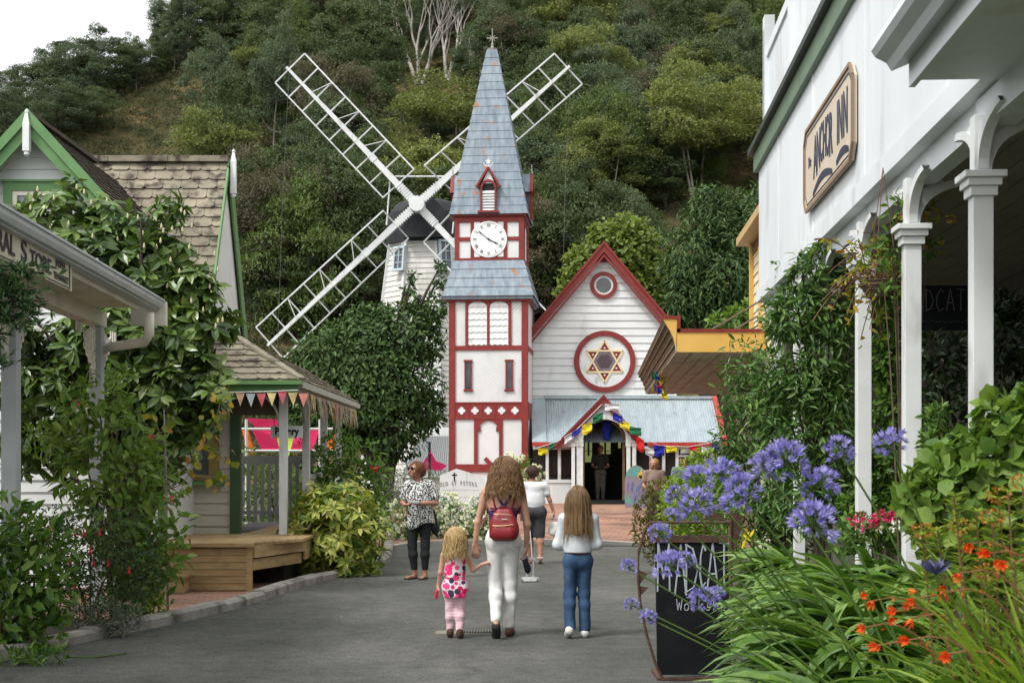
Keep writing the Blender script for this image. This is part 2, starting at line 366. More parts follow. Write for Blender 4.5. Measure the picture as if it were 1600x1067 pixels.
grid_sheet("hill",np.linspace(-125,125,200),np.concatenate([np.linspace(64,190,120),np.linspace(194,330,20)]),hill_z,hillmat())
def hill_hit(px,py):
 Y = np.linspace(66,230,1200); X = (px-800)/F*Y; Z = EYE-(py-HY)/F*Y
 h = hill_z(X,Y); k = np.argmax(h>Z)
 return(X[k],Y[k],float(h[k]))if(h>Z).any()else(X[-1],Y[-1],float(h[-1]))
m_gumbark = mat("gum_bark",[(.16,.14,.115),(.33,.30,.26)],rough=.85,scale=3,stretch=(1,1,.3))
m_whitebark = mat("white_bark",[(.30,.27,.23),(.52,.49,.44)],rough=.8,scale=2,stretch=(1,1,.3))
m_darkbark = mat("dark_bark",[(.03,.024,.018),(.07,.055,.04)],rough=.9,scale=4,stretch=(1,1,.3),bump=.6,bscale=20)
CARD = leaf_template(.5,.12,.1,'card')
def crown_tree(name,seed,H,crown_r,crown_z,n_puff,puff_r,per,leaf,lm,bm,trunk_r=.16,flat=.62,up=.5,hollow=.62,stems=1,lean=.1,hang=0.0):
 """prototype far tree, base at the origin: trunk+limbs mesh, crown of leaf clumps"""
 r = rng(seed); th = r.rand(n_puff)*6.283; u = r.rand(n_puff); rad = np.sqrt(u)*(1+.25*np.sin(3*th+seed))
 zt = (r.rand(n_puff)-.5)*2
 zz = crown_z*H+zt*(1-crown_z)*H*np.sqrt(np.clip(1-(u*.85),.05,1))
 ctr = np.stack([crown_r*rad*np.cos(th)*(.75+.25*(1-np.abs(zt))),crown_r*rad*np.sin(th)*(.75+.25*(1-np.abs(zt))),zz],1)
 ctr+=np.array([lean*H*.3,0,0])
 # limbs
 tb = MB(); nodes = []
 for s_ in range(stems):
  dx = (r.rand(2)-.5)*(crown_r*.9 if stems>1 else crown_r*.25); pts = []
  for i in range(8):
   t = i/7.0; pts.append((lean*H*.3*t+dx[0]*t**1.3+.04*H*math.sin(t*4+s_+seed)*t,dx[1]*t**1.3+.03*H*math.cos(t*5+s_)*t,t*H*min(.92,crown_z+.12)))
  rr = np.linspace(trunk_r,trunk_r*.3,8)/(stems**.4); tb.tube(pts,rr,6); nodes+=[(np.array(p),q)for p,q in zip(pts[2:],rr[2:])]
 for k in np.argsort(ctr[:,2]):
  c = ctr[k]; best = min(nodes,key=lambda q: np.linalg.norm(q[0]-c)+(1.5*max(0,q[0][2]-c[2]+.2)))
  mid = (best[0]+c)/2+np.array([0,0,-.06*H*r.rand()]); rr = min(best[1]*.75,trunk_r*.5)
  ln = bez(best[0],mid,c,5); tb.tube(ln,np.linspace(rr,rr*.35,5),4,False); nodes.append((ln[2],rr*.7)); nodes.append((c,rr*.4))
 # foliage clumps
 pr = puff_r*(.5+.95*r.rand(n_puff)); N = n_puff*per
 idx = np.repeat(np.arange(n_puff),per); d = unit(r,N); d[:,2] = np.where(d[:,2]<-.35,-d[:,2],d[:,2])
 q = pr[idx]*(hollow+(1-hollow)*r.rand(N)**.6); lump = 1+.4*wob(d*3+idx[:,None],1.5,seed)
 pos = ctr[idx]+d*(q*lump)[:,None]*np.array([1.15,1.15,flat])
 dr = unit(r,N)*1.0+d*.35+np.array([0,0,up*.5]); nn = d*1.5+unit(r,N)*.55+np.array([0,0,.3])
 if hang: dr = dr*(1-hang)+np.array([0,0,-1.4])*hang
 var = np.clip(.5+.22*r.normal(size=N)+.22*(r.rand(n_puff)[idx]-.5),0,1)
 V,Fs,vv = inst(CARD,pos,frames(dr,nn),leaf*(.6+.8*r.rand(N)),var)
 tm = meshdata(name+"_trunk",np.vstack(tb.v),tb.f,bm,True); cm = meshdata(name+"_crown",V,Fs,lm,False,None,vv)
 return tm,cm
g_olive = leafmat("gum_olive",[(.072,.092,.025),(.145,.17,.046),(.24,.255,.082)],tint=.35)
g_blue = leafmat("gum_bluegreen",[(.042,.068,.036),(.080,.115,.062),(.13,.172,.096)],tint=.35)
g_dark = leafmat("forest_dark",[(.028,.048,.017),(.058,.086,.031),(.10,.134,.049)],tint=.35)
g_bright = leafmat("forest_bright",[(.042,.072,.018),(.075,.115,.026),(.12,.17,.042)],tint=.3)
g_brown = leafmat("forest_brown",[(.050,.045,.028),(.088,.08,.046),(.135,.122,.072)],tint=.35)
PROTO = {
 'olive': [crown_tree("olive_gum",11+i,10,3.6,.70,34,1.05,620,.18,g_olive,m_gumbark,.16,.7,stems=2+i%2)for i in range(3)],
 'blue': [crown_tree("blue_gum",21+i,10,2.9,.58,46,.88,430,.175,g_blue,m_gumbark,.15,.8,hang=.25)for i in range(3)],
 'dark': [crown_tree("dark_tree",31+i,8,3.2,.52,44,.98,430,.18,g_dark,m_darkbark,.17,.7,stems=2)for i in range(3)],
 'acacia': [crown_tree("acacia",41+i,7,3.6,.55,46,1.0,420,.165,g_blue if i else g_dark,m_darkbark,.13,.42,stems=3,up=.1)for i in range(2)],
 'bright': [crown_tree("bright_tree",51+i,6,3.0,.50,42,.9,420,.165,g_bright,m_darkbark,.12,.75,stems=2)for i in range(2)],
 'brown': [crown_tree("brown_tree",61+i,8,2.7,.57,38,.8,380,.16,g_brown,m_gumbark,.12,.8,stems=2)for i in range(2)],
}
PH = {'olive': 10,'blue': 10,'dark': 8,'acacia': 7,'bright': 6,'brown': 8}
KINDL = {'olive': ('olive gum','gum_tree','gum tree'),'blue': ('blue-green gum','gum_tree','gum tree'),'dark': ('dark green bushy','forest_tree','tree'),
  'acacia': ('flat-topped feathery','wattle_tree','wattle tree'),'bright': ('bright green rounded','forest_tree','tree'),'brown': ('dull brown-green','scrub_tree','tree')}
def hilltree(kind,px,base_py,top_py,wpx=None,seed=0,label=None,at=None):
 r = rng(seed+7); X,Y,Z = at or hill_hit(px,base_py)
 H = (base_py-top_py)*Y/F; ps = PROTO[kind]; tm,cm = ps[seed%len(ps)]; s = H/PH[kind]
 adj,nm,ct = KINDL[kind]
 t = thing(nm,label,ct,(X,Y,Z-.15),r.rand()*6.28,"trees on the hillside")
 w = s*(1 if wpx is None else(wpx*Y/F)/(s*7.6)); t.scale = (w,w,s)
 link("trunk",tm,t); link("crown",cm,t); TINFO[t.name] = (float(px),float((base_py+top_py)/2),adj,float(H),ct)
 return t
HT = []; TINFO = {}
# trees the photograph shows one by one: kind, px, base_py, top_py, width px
for i,a in enumerate([
 ('dark',-5,195,105,90),('blue',35,188,98,80),('dark',75,183,88,90),('acacia',105,176,60,110),('dark',138,168,62,80),('acacia',150,160,36,90),('dark',183,152,64,85),('blue',213,142,66,75),('dark',240,128,55,65),('olive',690,330,118,190),('olive',945,372,188,150),('olive',1085,335,112,175),('olive',1180,330,125,150),('olive',900,385,235,110),
 ('blue',428,250,14,105),('olive',620,345,190,120),('bright',478,235,120,150),('bright',455,330,240,95),('dark',560,250,120,120),
 ('blue',330,235,50,95),('dark',385,245,110,90),
 ('blue',262,112,-20,80),('blue',292,105,-35,80),('blue',12,240,130,85),('dark',-20,260,140,90),('acacia',90,215,120,110),('acacia',150,205,128,90),
 ('blue',1090,100,0,140),('dark',1120,95,20,100),('brown',1185,75,-10,90),('bright',1090,130,62,130),('acacia',1150,150,72,120),('blue',1030,190,100,90),
 ('blue',560,420,230,150),('brown',500,420,250,130),('blue',400,400,285,110),('acacia',410,470,330,130),('brown',570,520,340,140),('dark',470,480,330,110),
 ('brown',520,360,225,110),('blue',870,250,140,130),('acacia',930,200,110,120),('dark',845,330,210,110),('bright',850,250,165,80),('blue',985,110,30,90),('olive',1000,240,170,90),
 ('dark',860,420,280,120),('acacia',870,480,330,130),('blue',735,160,60,100),('dark',345,100,-15,120),('blue',470,110,-20,110),('acacia',400,120,15,110),('dark',540,90,-10,100),
 ('blue',840,110,20,100),('dark',900,120,25,110),('brown',775,110,0,110),('olive',810,200,120,90),('dark',1040,330,230,120),('dark',985,420,320,110),('dark',1140,420,290,120)]):
 HT.append(hilltree(*a,seed=i))
# the rest of the forest, by density; the open dry slope stays open
FEAT = [(690,330,118,200),(945,372,188,160),(1085,335,112,185),(1180,330,125,160),(428,250,14,90),(620,345,190,100),(665,215,0,210)]
r_ = rng(5); cand = []; kinds = ['dark','dark','blue','acacia','blue','brown','bright','olive','dark']
def open_slope(px,py):
 return(px<395 and py>118+max(0,(250-px))*.28 and py<330)or(425<px<500 and 40<py<70)
k = 0
for row in range(15):
 py = 18+row*36
 for col in range(-3,42):
  px = col*31+(row%2)*16+r_.randint(-12,13); pyy = py+r_.randint(-12,13)
  if px>1225 or open_slope(px,pyy): continue
  if pyy<235-px*.9-5: continue
  X,Y,Z = hill_hit(px,pyy)
  if Y>215: continue
  yv = HY-(Z-EYE)*F/Y
  if abs(yv-pyy)>25: continue
  if pyy>440 and(px<380 or px>1000): continue
  hpx = r_.uniform(6.0,11.0)*F/Y*(1-.3*(pyy<60))
  if px<300: hpx*=.62
  if any(abs(px-a)<w_*.5 and b_-25<pyy+0 and pyy-hpx<b_-30 and pyy<b_+115 and pyy-hpx>t_-200 and pyy>b_-25 for a,b_,t_,w_ in FEAT): continue
  if px<340 and 170<pyy<430 and pyy-hpx<325: continue
  if 585<px<765 and 120<pyy<240: continue
  cand.append((px,pyy,hpx))
for i,(px,py,hpx)in enumerate(cand):
 kd = kinds[r_.randint(len(kinds))]
 if px>560 and px<800 and 60<py<135 and r_.rand()<.6: continue
 HT.append(hilltree(kd,px,py,py-hpx,hpx*r_.uniform(.55,.85),seed=100+i))
# big pale-limbed bare gums above the windmill
def bare_gum(name,seed,base,H,spread,n,label,bm=m_whitebark):
 r = rng(seed); t = thing(name,label,"gum tree",base,0,"trees on the hillside"); tb = MB(); tips = []; b0 = np.array(base,float)
 def limb(p,d,L,rad,depth):
  q = p+d*L; m_ = (p+q)/2+r.normal(size=3)*L*.07; ln = bez(p,m_,q,6); tb.tube(ln,np.linspace(rad,rad*.62,6),6,False)
  if depth==0: tips.append(q); return
  for k in range(2 if depth<3 else 3):
   a = r.uniform(-1,1); nd = d+np.array([a*spread,r.uniform(-.4,.4),.15+.2*r.rand()]); nd/=np.linalg.norm(nd)
   limb(q if k<2 else ln[3],nd,L*r.uniform(.62,.9),rad*.58,depth-1)
 for k in range(n):
  d = np.array([(k-(n-1)/2)*.33+r.uniform(-.1,.1),r.uniform(-.2,.2),1.0]); d/=np.linalg.norm(d); limb(b0+np.array([(k-(n-1)/2)*.25,0,0]),d,H*.33,.24,4)
 tb.build("trunk",bm,t,smooth=True)
 tips = np.array(tips); N = 9000; i = r.randint(len(tips),size=N); keep = r.rand(len(tips))<.6; i = i[keep[i]]; N = len(i); d = unit(r,N); pos = tips[i]+d*r.rand(N)[:,None]*np.array([.8,.8,.5])
 V,Fs,vv = inst(CARD,pos,frames(d+[0,0,-.4],unit(r,N)),.16*(.6+.8*r.rand(N)),r.rand(N)); leafmesh("crown",V,Fs,vv,g_blue,t); return t
x,y,z = hill_hit(655,133); bare_gum("gum_tree",3,(x,y,z),10.5,.55,3,"big white-limbed gum with bare forking branches, above the windmill's left sail")
x,y,z = hill_hit(700,128); bare_gum("gum_tree",8,(x,y,z),10,.5,2,"white-limbed gum with tall bare forks, just left of the spire's cross")
x,y,z = hill_hit(750,135); bare_gum("gum_tree",12,(x,y,z),5.5,.6,2,"small pale bare gum close behind the tip of the spire")
x,y,z = hill_hit(985,75); bare_gum("gum_tree",14,(x,y,z),7.5,.25,2,"pair of thin pale trunks high on the hill right of the windmill sail")
x,y,z = hill_hit(650,320); bare_gum("gum_tree",15,(x,y,z),7.0,.5,2,"thin pale-stemmed gum just behind the crossing of the windmill sails",m_gumbark)
# scrub over the whole slope: a low mass
def scrub():
 r = rng(77); N = 9000; out = []
 px = np.concatenate([r.uniform(-60,1260,N),r.uniform(-40,460,N*2)])[r.permutation(N*3)]
 Yg = r.uniform(67,175,N*3); Xg = (px-800)/F*Yg; Z = hill_z(Xg,Yg); w = np.ones(len(Yg))
 dz = (hill_z(Xg,Yg+1)-Z); ok = dz>.08; Xg,Yg,Z = Xg[ok][:N],Yg[ok][:N],Z[ok][:N]; n = len(Xg)
 s = r.uniform(.35,1.25,n)*np.where(r.rand(n)<.12,1.7,1); per = 50; idx = np.repeat(np.arange(n),per); M = n*per; d = unit(r,M); d[:,2] = np.abs(d[:,2])*.9
 pos = np.stack([Xg,Yg,Z-.1],1)[idx]+d*(s[idx]*(.45+.55*r.rand(M)))[:,None]*np.array([1.3,1.3,.75])
 var = np.clip(r.rand(n)[idx]*.8+r.rand(M)*.25,0,1)
 V,Fs,vv = inst(CARD,pos,frames(d*.6+unit(r,M)*.8+[0,0,.5],d+unit(r,M)*.5),.17*(.6+.9*r.rand(M)),var)
 m = leafmat("scrub_leaf",[(.024,.034,.012),(.05,.055,.022),(.035,.05,.016),(.085,.078,.034),(.055,.07,.024),(.14,.115,.055)])
 o = leafmesh("hillside_scrub",V,Fs,vv,m); tag(o,"low dry scrub and grass covering the steep hillside",None,None,'stuff')
scrub()
# labels that tell the hillside trees apart by what each stands over
LM = [((480,95),"the top tip of the left windmill sail"),((560,200),"the middle of the upper left windmill sail"),((655,320),"the windmill hub"),((640,350),"the black windmill cap"),((880,100),"the tip of the right windmill sail"),
 ((830,170),"the upper right sail's lattice"),((772,40),"the cross on the spire"),((745,180),"the upper spire"),((830,290),"the spire's right dormer"),((943,385),"the peak of the church gable"),((1000,450),"the right slope of the church gable"),
 ((870,450),"the left slope of the church gable"),((1040,500),"the yellow verandah's corner"),((1120,510),"the yellow verandah roof"),((1170,350),"the yellow building's eave"),((1200,80),"the inn's balcony roof"),((1190,240),"the end of the inn's green band"),
 ((45,190),"the green gable's white finial"),((120,230),"the dark slope of the green gable roof"),((250,250),"the slate roof's ridge"),((358,240),"the slate roof's right finial"),((375,430),"the white gable end of the bakery"),((430,530),"the low tip of the left windmill sail"),
 ((500,470),"the lower left windmill sail"),((590,340),"the inner end of the lower left sail"),((690,250),"the inner end of the upper right sail"),((240,20),"the skyline's high corner"),((60,110),"the skyline at the far left"),((140,60),"the skyline's low saddle"),
 ((350,40),"the dark wood left of the tall gum"),((640,60),"the white bare gums"),((560,40),"the gap left of the white gums"),((980,60),"the two thin pale trunks"),((1100,60),"the blue-green mass near the inn's roof"),((1085,180),"the big domed olive gum"),((930,240),"the olive gums over the church")]
used_l = {}; LM = [(p,q.replace('the middle of ',''))for p,q in LM]
for t in HT:
 px,py,adj,H,ct = TINFO[t.name]
 if t.get('label'): continue
 d = [((px-a)**2+(py-b)**2,(a,b),s_)for(a,b),s_ in LM]; d.sort()
 for rank,(dd,(a,b),s_)in enumerate(d):
  dx,dy = px-a,py-b
  rel = "directly behind" if dd<900 else("uphill of" if dy<-abs(dx)else("downhill of" if dy>abs(dx)else("left of" if dx<0 else "right of")))
  size = "small" if H<6 else("tall" if H>9 else "medium")
  l = f"{size} {adj} {'' if 'gum' in adj else 'tree '}{rel} {s_}"
  if l not in used_l and len(l.split())<=16: break
 used_l[l] = 1; t['label'] = l
# ================================================================== SHARED BUILDING MATERIALS
m_white = mat("white_paint",[(.56,.575,.565),(.66,.675,.665)],rough=.55,scale=1.3,dirt=((.42,.42,.38),2.2,.58,.8,(1,1,.35)),spec=.3)
m_trimwhite = mat("white_trim",[(.58,.60,.595),(.68,.695,.685)],rough=.5,scale=3,dirt=((.36,.355,.31),5,.56,.78,(1,1,.4)))
m_wback = mat("white_board",[(.68,.69,.68),(.78,.79,.78)],rough=.6,scale=2)
m_cream = mat("cream_paint",[(.64,.60,.50),(.73,.70,.60)],rough=.6,scale=2,dirt=((.33,.29,.22),3,.55,.8,(1,1,.4)))
m_red = mat("oxide_red",[(.165,.021,.018),(.225,.031,.026)],rough=.5,scale=4,dirt=((.14,.02,.018),7,.55,.8,(1,1,.5)))
m_green = mat("green_trim",[(.085,.19,.065),(.12,.245,.09)],rough=.5,scale=3)
m_dgreen = mat("bottle_green",[(.035,.07,.032),(.055,.10,.05)],rough=.5,scale=3)
m_glass = mat("window_glass",[(.03,.035,.038),(.10,.115,.12)],rough=.12,spec=.6,scale=1.2)
m_darkin = mat("deep_shade",[(.012,.011,.010),(.022,.02,.018)],rough=.9,scale=2)  # near-black colour stands in for shade in the hall and under the deck
m_slate = mat("slate_tile",[(.125,.108,.078),(.215,.19,.14),(.30,.262,.195)],rough=.9,scale=2.3,bump=.5,bscale=30,dirt=((.055,.045,.035),6,.48,.66,(1,1,1)))
m_slated = mat("slate_dark",[(.045,.036,.028),(.085,.07,.055)],rough=.9,scale=5,bump=.6,bscale=30,dirt=((.22,.13,.03),2,.66,.8,(1,1,1)))
m_spire = mat("spire_metal",[(.110,.145,.175),(.172,.215,.25),(.245,.29,.325)],rough=.5,scale=3,stretch=(2.5,2.5,.5),dirt=((.30,.13,.045),3.1,.62,.70,(1,1,1.0)),metal=.1)
m_iron = mat("corrugated_iron",[(.26,.315,.34),(.36,.42,.44)],rough=.45,scale=2,stretch=(3,1,.6),metal=.15,dirt=((.2,.17,.15),4,.62,.8,(1,1,.4)))
m_gutter = mat("gutter_grey",[(.46,.51,.53),(.57,.61,.62)],rough=.35,scale=4)
m_black = mat("black_paint",(.012,.012,.012),rough=.5)

def clip_band(poly,lo,hi):
 """2D polygon (x,z) clipped to lo<=z<=hi"""
 def cut(p,z,keep):
  out = []
  for i in range(len(p)):
   a,b = p[i],p[(i+1)%len(p)]; ia,ib = keep(a[1]),keep(b[1])
   if ia: out.append(a)
   if ia!=ib:
    t = (z-a[1])/(b[1]-a[1]); out.append((a[0]+t*(b[0]-a[0]),z))
  return out
 p = cut(poly,lo,lambda v: v>=lo-1e-9)
 return cut(p,hi,lambda v: v<=hi+1e-9)if p else[]
def boards(mb,poly,o,u,n,step=.16,proud=.022,z0=None):
 """lapped weatherboards over the polygon (s,z); o = origin of s, u = direction of s, n = outward normal"""
 o = np.array(o,float); u = np.array(u,float); n = np.array(n,float); zs = [p[1]for p in poly]; z = min(zs)if z0 is None else z0
 while z<max(zs)-1e-4:
  q = clip_band(poly,z,z+step)
  if len(q)>=3:
   base = [o+u*s+np.array([0,0,zz])for s,zz in q]
   fr = [b+n*(proud*(1-(zz-z)/step)+.003)for b,(s,zz)in zip(base,q)]
   k = len(q); mb.add(np.array(base+fr),[tuple(range(k,2*k)),tuple(range(k))[::-1]]+[(i,(i+1)%k,k+(i+1)%k,k+i)for i in range(k)])
  z+=step
 return mb
def slates(mb,A,B,Cc,D,tw,th,rnd,thick=.015,gap=.006,sag=0):
 """slate courses over the slope A(bottom-left) B(bottom-right) C(top-right) D(top-left)"""
 A,B,Cc,D = map(lambda q: np.array(q,float),(A,B,Cc,D)); Hh = np.linalg.norm((D+Cc)/2-(A+B)/2); rows = max(1,int(round(Hh/th)))
 nrm = np.cross(B-A,D-A); nrm/=np.linalg.norm(nrm); up = ((D+Cc)/2-(A+B)/2)/Hh
 for r in range(rows):
  t0,t1 = r/rows,(r+1)/rows+.12/rows
  L0,R0,L1,R1 = A+(D-A)*t0,B+(Cc-B)*t0,A+(D-A)*min(t1,1),B+(Cc-B)*min(t1,1)
  w = np.linalg.norm(R0-L0); n = max(1,int(round(w/tw+.001))); off = .5*(r%2); edges = [0.0]+[(i+off)/n for i in range(0 if off else 1,n)]+[1.0]
  edges = sorted(set(round(e,5)for e in edges if 0<=e<=1))
  for a,b in zip(edges[:-1],edges[1:]):
   if(b-a)*w<.02: continue
   g = gap/max(w,.01)/2; a_,b_ = a+g,b-g; j = rnd.uniform(-.004,.004); h = thick*(1.6+rnd.rand()*.5); cb = min(.22*(b_-a_),.035/w)
   p = [L0+(R0-L0)*(a_+cb)+up*j,L0+(R0-L0)*(b_-cb)+up*j,L0+(R0-L0)*b_+up*(j+.03),L1+(R1-L1)*b_,L1+(R1-L1)*a_,L0+(R0-L0)*a_+up*(j+.03)]
   lo = [q+nrm*(h if i in(0,1,2,5)else .004)for i,q in enumerate(p)]; bt = [q-nrm*.01 for q in p]
   mb.vv = rnd.rand(); mb.add(np.array(bt+lo),[tuple(range(6,12))]+[(i,(i+1)%6,6+(i+1)%6,6+i)for i in range(6)])
 return mb
def circ(c,r,n=32,a0=0,a1=2*math.pi,plane='xz'):
 t = np.linspace(a0,a1,n); return np.stack([c[0]+r*np.cos(t),np.full(n,c[1]),c[2]+r*np.sin(t)],1)
def ringmb(mb,c,r0,r1,y0,y1,n=48,a0=0,a1=2*math.pi):
 """flat ring/arch facing -Y between radii r0<r1, from y0 (front) back to y1"""
 t = np.linspace(a0,a1,n); V = []
 for y in(y0,y1):
  for r in(r0,r1): V.append(np.stack([c[0]+r*np.cos(t),np.full(n,y),c[2]+r*np.sin(t)],1))
 V = np.vstack(V); Fs = []
 for i in range(n-1):
  a,b,c_,d = i,n+i,2*n+i,3*n+i
  Fs+=[(a,a+1,b+1,b),(c_,d,d+1,c_+1),(a,c_,c_+1,a+1),(b,b+1,d+1,d)]
 if abs(a1-a0)<6.2: Fs+=[(0,n,3*n,2*n),(n-1,3*n-1,4*n-1,2*n-1)]
 mb.add(V,Fs); return mb
def text(name,s,size,m,parent,loc,rot,extrude=.002,sx=1.0,align='CENTER',shear=0,off=0.0,sp=1.0):
 cu = bpy.data.curves.new(name,'FONT'); cu.body = s; cu.size = size; cu.extrude = extrude; cu.align_x = align; cu.align_y = 'CENTER'; cu.shear = shear; cu.offset = off; cu.space_character = sp
 cu.materials.append(m); t_ = bpy.data.objects.new("t_",cu); C.objects.link(t_)
 me = bpy.data.meshes.new_from_object(t_.evaluated_get(bpy.context.evaluated_depsgraph_get())); bpy.data.objects.remove(t_); bpy.data.curves.remove(cu)
 o = bpy.data.objects.new(name,me); C.objects.link(o); o.parent = parent
 o_ = origin_of(parent)if parent else None
 l = np.array(loc,float)-(np.array(o_.location)if o_ is not None else 0)
 o.location = l; o.rotation_euler = rot; o.scale = (sx,1,1); return o
# ================================================================== CLOCK TOWER  (local frame: origin at the middle of the front face, ground)
TW = thing("clock_tower","red and white timber clock tower with a tall grey metal spire and cross","clock tower",(-.706,42,.43),R(-5),local=True)
HW = 1.185; K42 = 42/F
def tz(py): return EYE-(py-HY)*K42-.43
body = MB(); body.box(-HW+.02,HW-.02,.03,2*HW-.03,0,tz(462)); body.build("wall",m_white,TW)
# diagonal lining boards on the white panels, front and right side
def diag_panel(mb,x0,x1,z0,z1,sgn,y=.03,step=.12):
 """white panel of diagonal boards (thin grooves) facing -Y"""
 c = -max(abs(x0),abs(x1))*2-z1
 k = -12.0
 while k<14:
  # strip between lines z = sgn*x + k .. k+step-gap, clipped to the box
  poly = [(x0,z0),(x1,z0),(x1,z1),(x0,z1)]
  def cut(p,f):
   o = []
   for i in range(len(p)):
    a,b = p[i],p[(i+1)%len(p)]; fa,fb = f(a),f(b)
    if fa>=0: o.append(a)
    if(fa>=0)!=(fb>=0): t = fa/(fa-fb); o.append((a[0]+t*(b[0]-a[0]),a[1]+t*(b[1]-a[1])))
   return o
  q = cut(poly,lambda p: p[1]-sgn*p[0]-k)
  if len(q)>2: q = cut(q,lambda p: k+step-.012-(p[1]-sgn*p[0]))
  if len(q)>2: mb.prism([(a,y-.012,b)for a,b in q],(0,.02,0))
  k+=step
pn = MB()
diag_panel(pn,-HW+.19,-.43,tz(725),tz(655),-1); diag_panel(pn,.43,HW-.19,tz(725),tz(655),1)
diag_panel(pn,-HW+.19,0,tz(628),tz(547),-1); diag_panel(pn,0,HW-.19,tz(628),tz(547),1)
diag_panel(pn,-HW+.19,-.69,tz(540),tz(470),-1); diag_panel(pn,.69,HW-.19,tz(540),tz(470),1)
pn.build("lining_boards",m_white,TW)
fr = MB()
for sx in(-1,1): # corner posts
 x0 = sx*HW; fr.box(min(x0,x0-sx*.19),max(x0,x0-sx*.19),-.03,.16,0,tz(462))
fr.box(HW-.10,HW+.012,2*HW-.18,2*HW+.01,0,tz(462)); fr.box(-HW-.012,-HW+.1,2*HW-.18,2*HW+.01,0,tz(462))
for a,b in((737,725),(547,540),(470,461)):
 fr.box(-HW+.19,HW-.19,-.022,.05,tz(a),tz(b))
for a,b in((737,725),(655,628),(547,540),(470,461)):
 fr.box(HW-.05,HW+.01,.16,2*HW-.18,tz(a),tz(b))
# lower arch door frame
fr.box(-.43,-.32,-.02,.05,tz(725),tz(655)); fr.box(.32,.43,-.02,.05,tz(725),tz(655))
fr.build("frame",m_red,TW)
# the corner pieces of the arch (blind door): cusped head
ah = MB()
def arch_head(mb,cx,half,ztop,depth,y0,y1,cusp=.05):
 """spandrels: fills the rectangle top corners outside a cusped arch"""
 n = 10
 for sx in(-1,1):
  a = np.linspace(0,math.pi/2,n); pts = [(cx+sx*half,ztop-depth)]
  for t in a: pts.append((cx+sx*(half-(1-math.cos(t))*half*.0)*math.cos(t)*1.0,ztop-depth+depth*.9*math.sin(t)))
  poly = [(cx+sx*half,ztop-depth)]+[(cx+sx*half*math.cos(t),ztop-depth+depth*.92*math.sin(t))for t in a[1:]]+[(cx,ztop),(cx+sx*half,ztop)]
  # fan of quads between the arc and the top edge
  for i in range(n-1):
   p0 = (cx+sx*half*math.cos(a[i]),ztop-depth+depth*.92*math.sin(a[i])); p1 = (cx+sx*half*math.cos(a[i+1]),ztop-depth+depth*.92*math.sin(a[i+1]))
   q = [p0,p1,(p1[0],ztop),(p0[0],ztop)]
   if sx<0: q = q[::-1]
   mb.prism([(x,y0,z)for x,z in q],(0,y1-y0,0))
arch_head(ah,0,.32,tz(655),.40,-.018,.04)
ah.box(-.30,-.235,-.0165,.04,tz(655)-.36,tz(655)-.22); ah.box(.235,.30,-.0165,.04,tz(655)-.36,tz(655)-.22)
ah.build("door_arch",m_red,TW)
# quatrefoil band
qb = MB(); qb.box(-HW+.19,HW-.19,-.012,.05,tz(655),tz(628)); qb.box(-HW+.19,HW-.19,-.03,-.012,tz(655),tz(653)); qb.box(-HW+.19,HW-.19,-.03,-.012,tz(630),tz(628)); qb.build("band",m_red,TW)
for i in range(5):
 cx = (-2+i)*.40; cz = tz(641.5); q = MB()
 for dx,dz in((.062,0),(-.062,0),(0,.062),(0,-.062)):
  q.prism([(cx+dx+.052*math.cos(t),-.028,cz+dz+.052*math.sin(t))for t in np.linspace(0,2*math.pi,13)[:-1][::-1]],(0,.02,0))
 q.box(cx-.055,cx+.055,-.029,-.01,cz-.055,cz+.055); q.build("quatrefoil",m_trimwhite,TW)
 if i<4: MB().box(cx+.18,cx+.22,-.026,-.012,tz(653),tz(630)).build("mullion",m_red,TW)
# diagonal braces low down
db = MB()
db.bar((-.1,-.012,.1),(.55,-.012,.75),.12,.04,(0,1,0)); db.bar((-.1,-.012,.1+1.25),(.5,-.012,.75),.12,.04,(0,1,0)); db.bar((-.55,-.01,.0),(-.55,-.01,tz(737)),.1,.04,(0,1,0)); db.bar((.62,-.008,0),(.62,-.008,tz(737)),.1,.04,(0,1,0))
db.build("brace",m_red,TW)
# slit windows
for cx in(-.605,.625):
 w = MB()
 for a,b,c_,d in((-.11,-.075,0,0),(.075,.11,0,0)): w.box(cx+a,cx+b,-.035,.05,tz(608),tz(565))
 w.box(cx-.14,cx+.14,-.04,.05,tz(611),tz(608)); w.box(cx-.13,cx+.13,-.038,.05,tz(565),tz(562)); f_ = w.build("window",m_red,TW)
 MB().box(cx-.075,cx+.075,-.012,.04,tz(608),tz(565)).build("pane",m_glass,f_)
# belfry opening: two arched lights with scalloped boards
bf = MB()
for x0,x1 in((-.69,-.60),(-.04,.04),(.60,.69)): bf.box(x0,x1,-.028,.05,tz(540),tz(470))
arch_head(bf,-.32,.28,tz(470),.20,-.026,.04); arch_head(bf,.32,.28,tz(470),.20,-.026,.04)
bfo = bf.build("belfry_window",m_red,TW)
sc_ = MB()
for cx in(-.32,.32):
 for row in range(7):
  z = tz(540)+row*.19
  if z>tz(472): break
  n = 25; xs = np.linspace(cx-.28,cx+.28,n); zb = z+.035*np.abs(np.cos((xs-cx+.28)/.56*math.pi*3.5)); top = min(z+.22,tz(470))
  V = [(x,-.014-.012,b)for x,b in zip(xs,zb)]+[(x,-.002,top)for x in xs]+[(x,.0,b)for x,b in zip(xs,zb)]
  sc_.add(V,[(i,i+1,n+i+1,n+i)for i in range(n-1)]+[(2*n+i,2*n+i+1,i+1,i)for i in range(n-1)])
sc_.build("scalloped_boards",m_trimwhite,bfo)
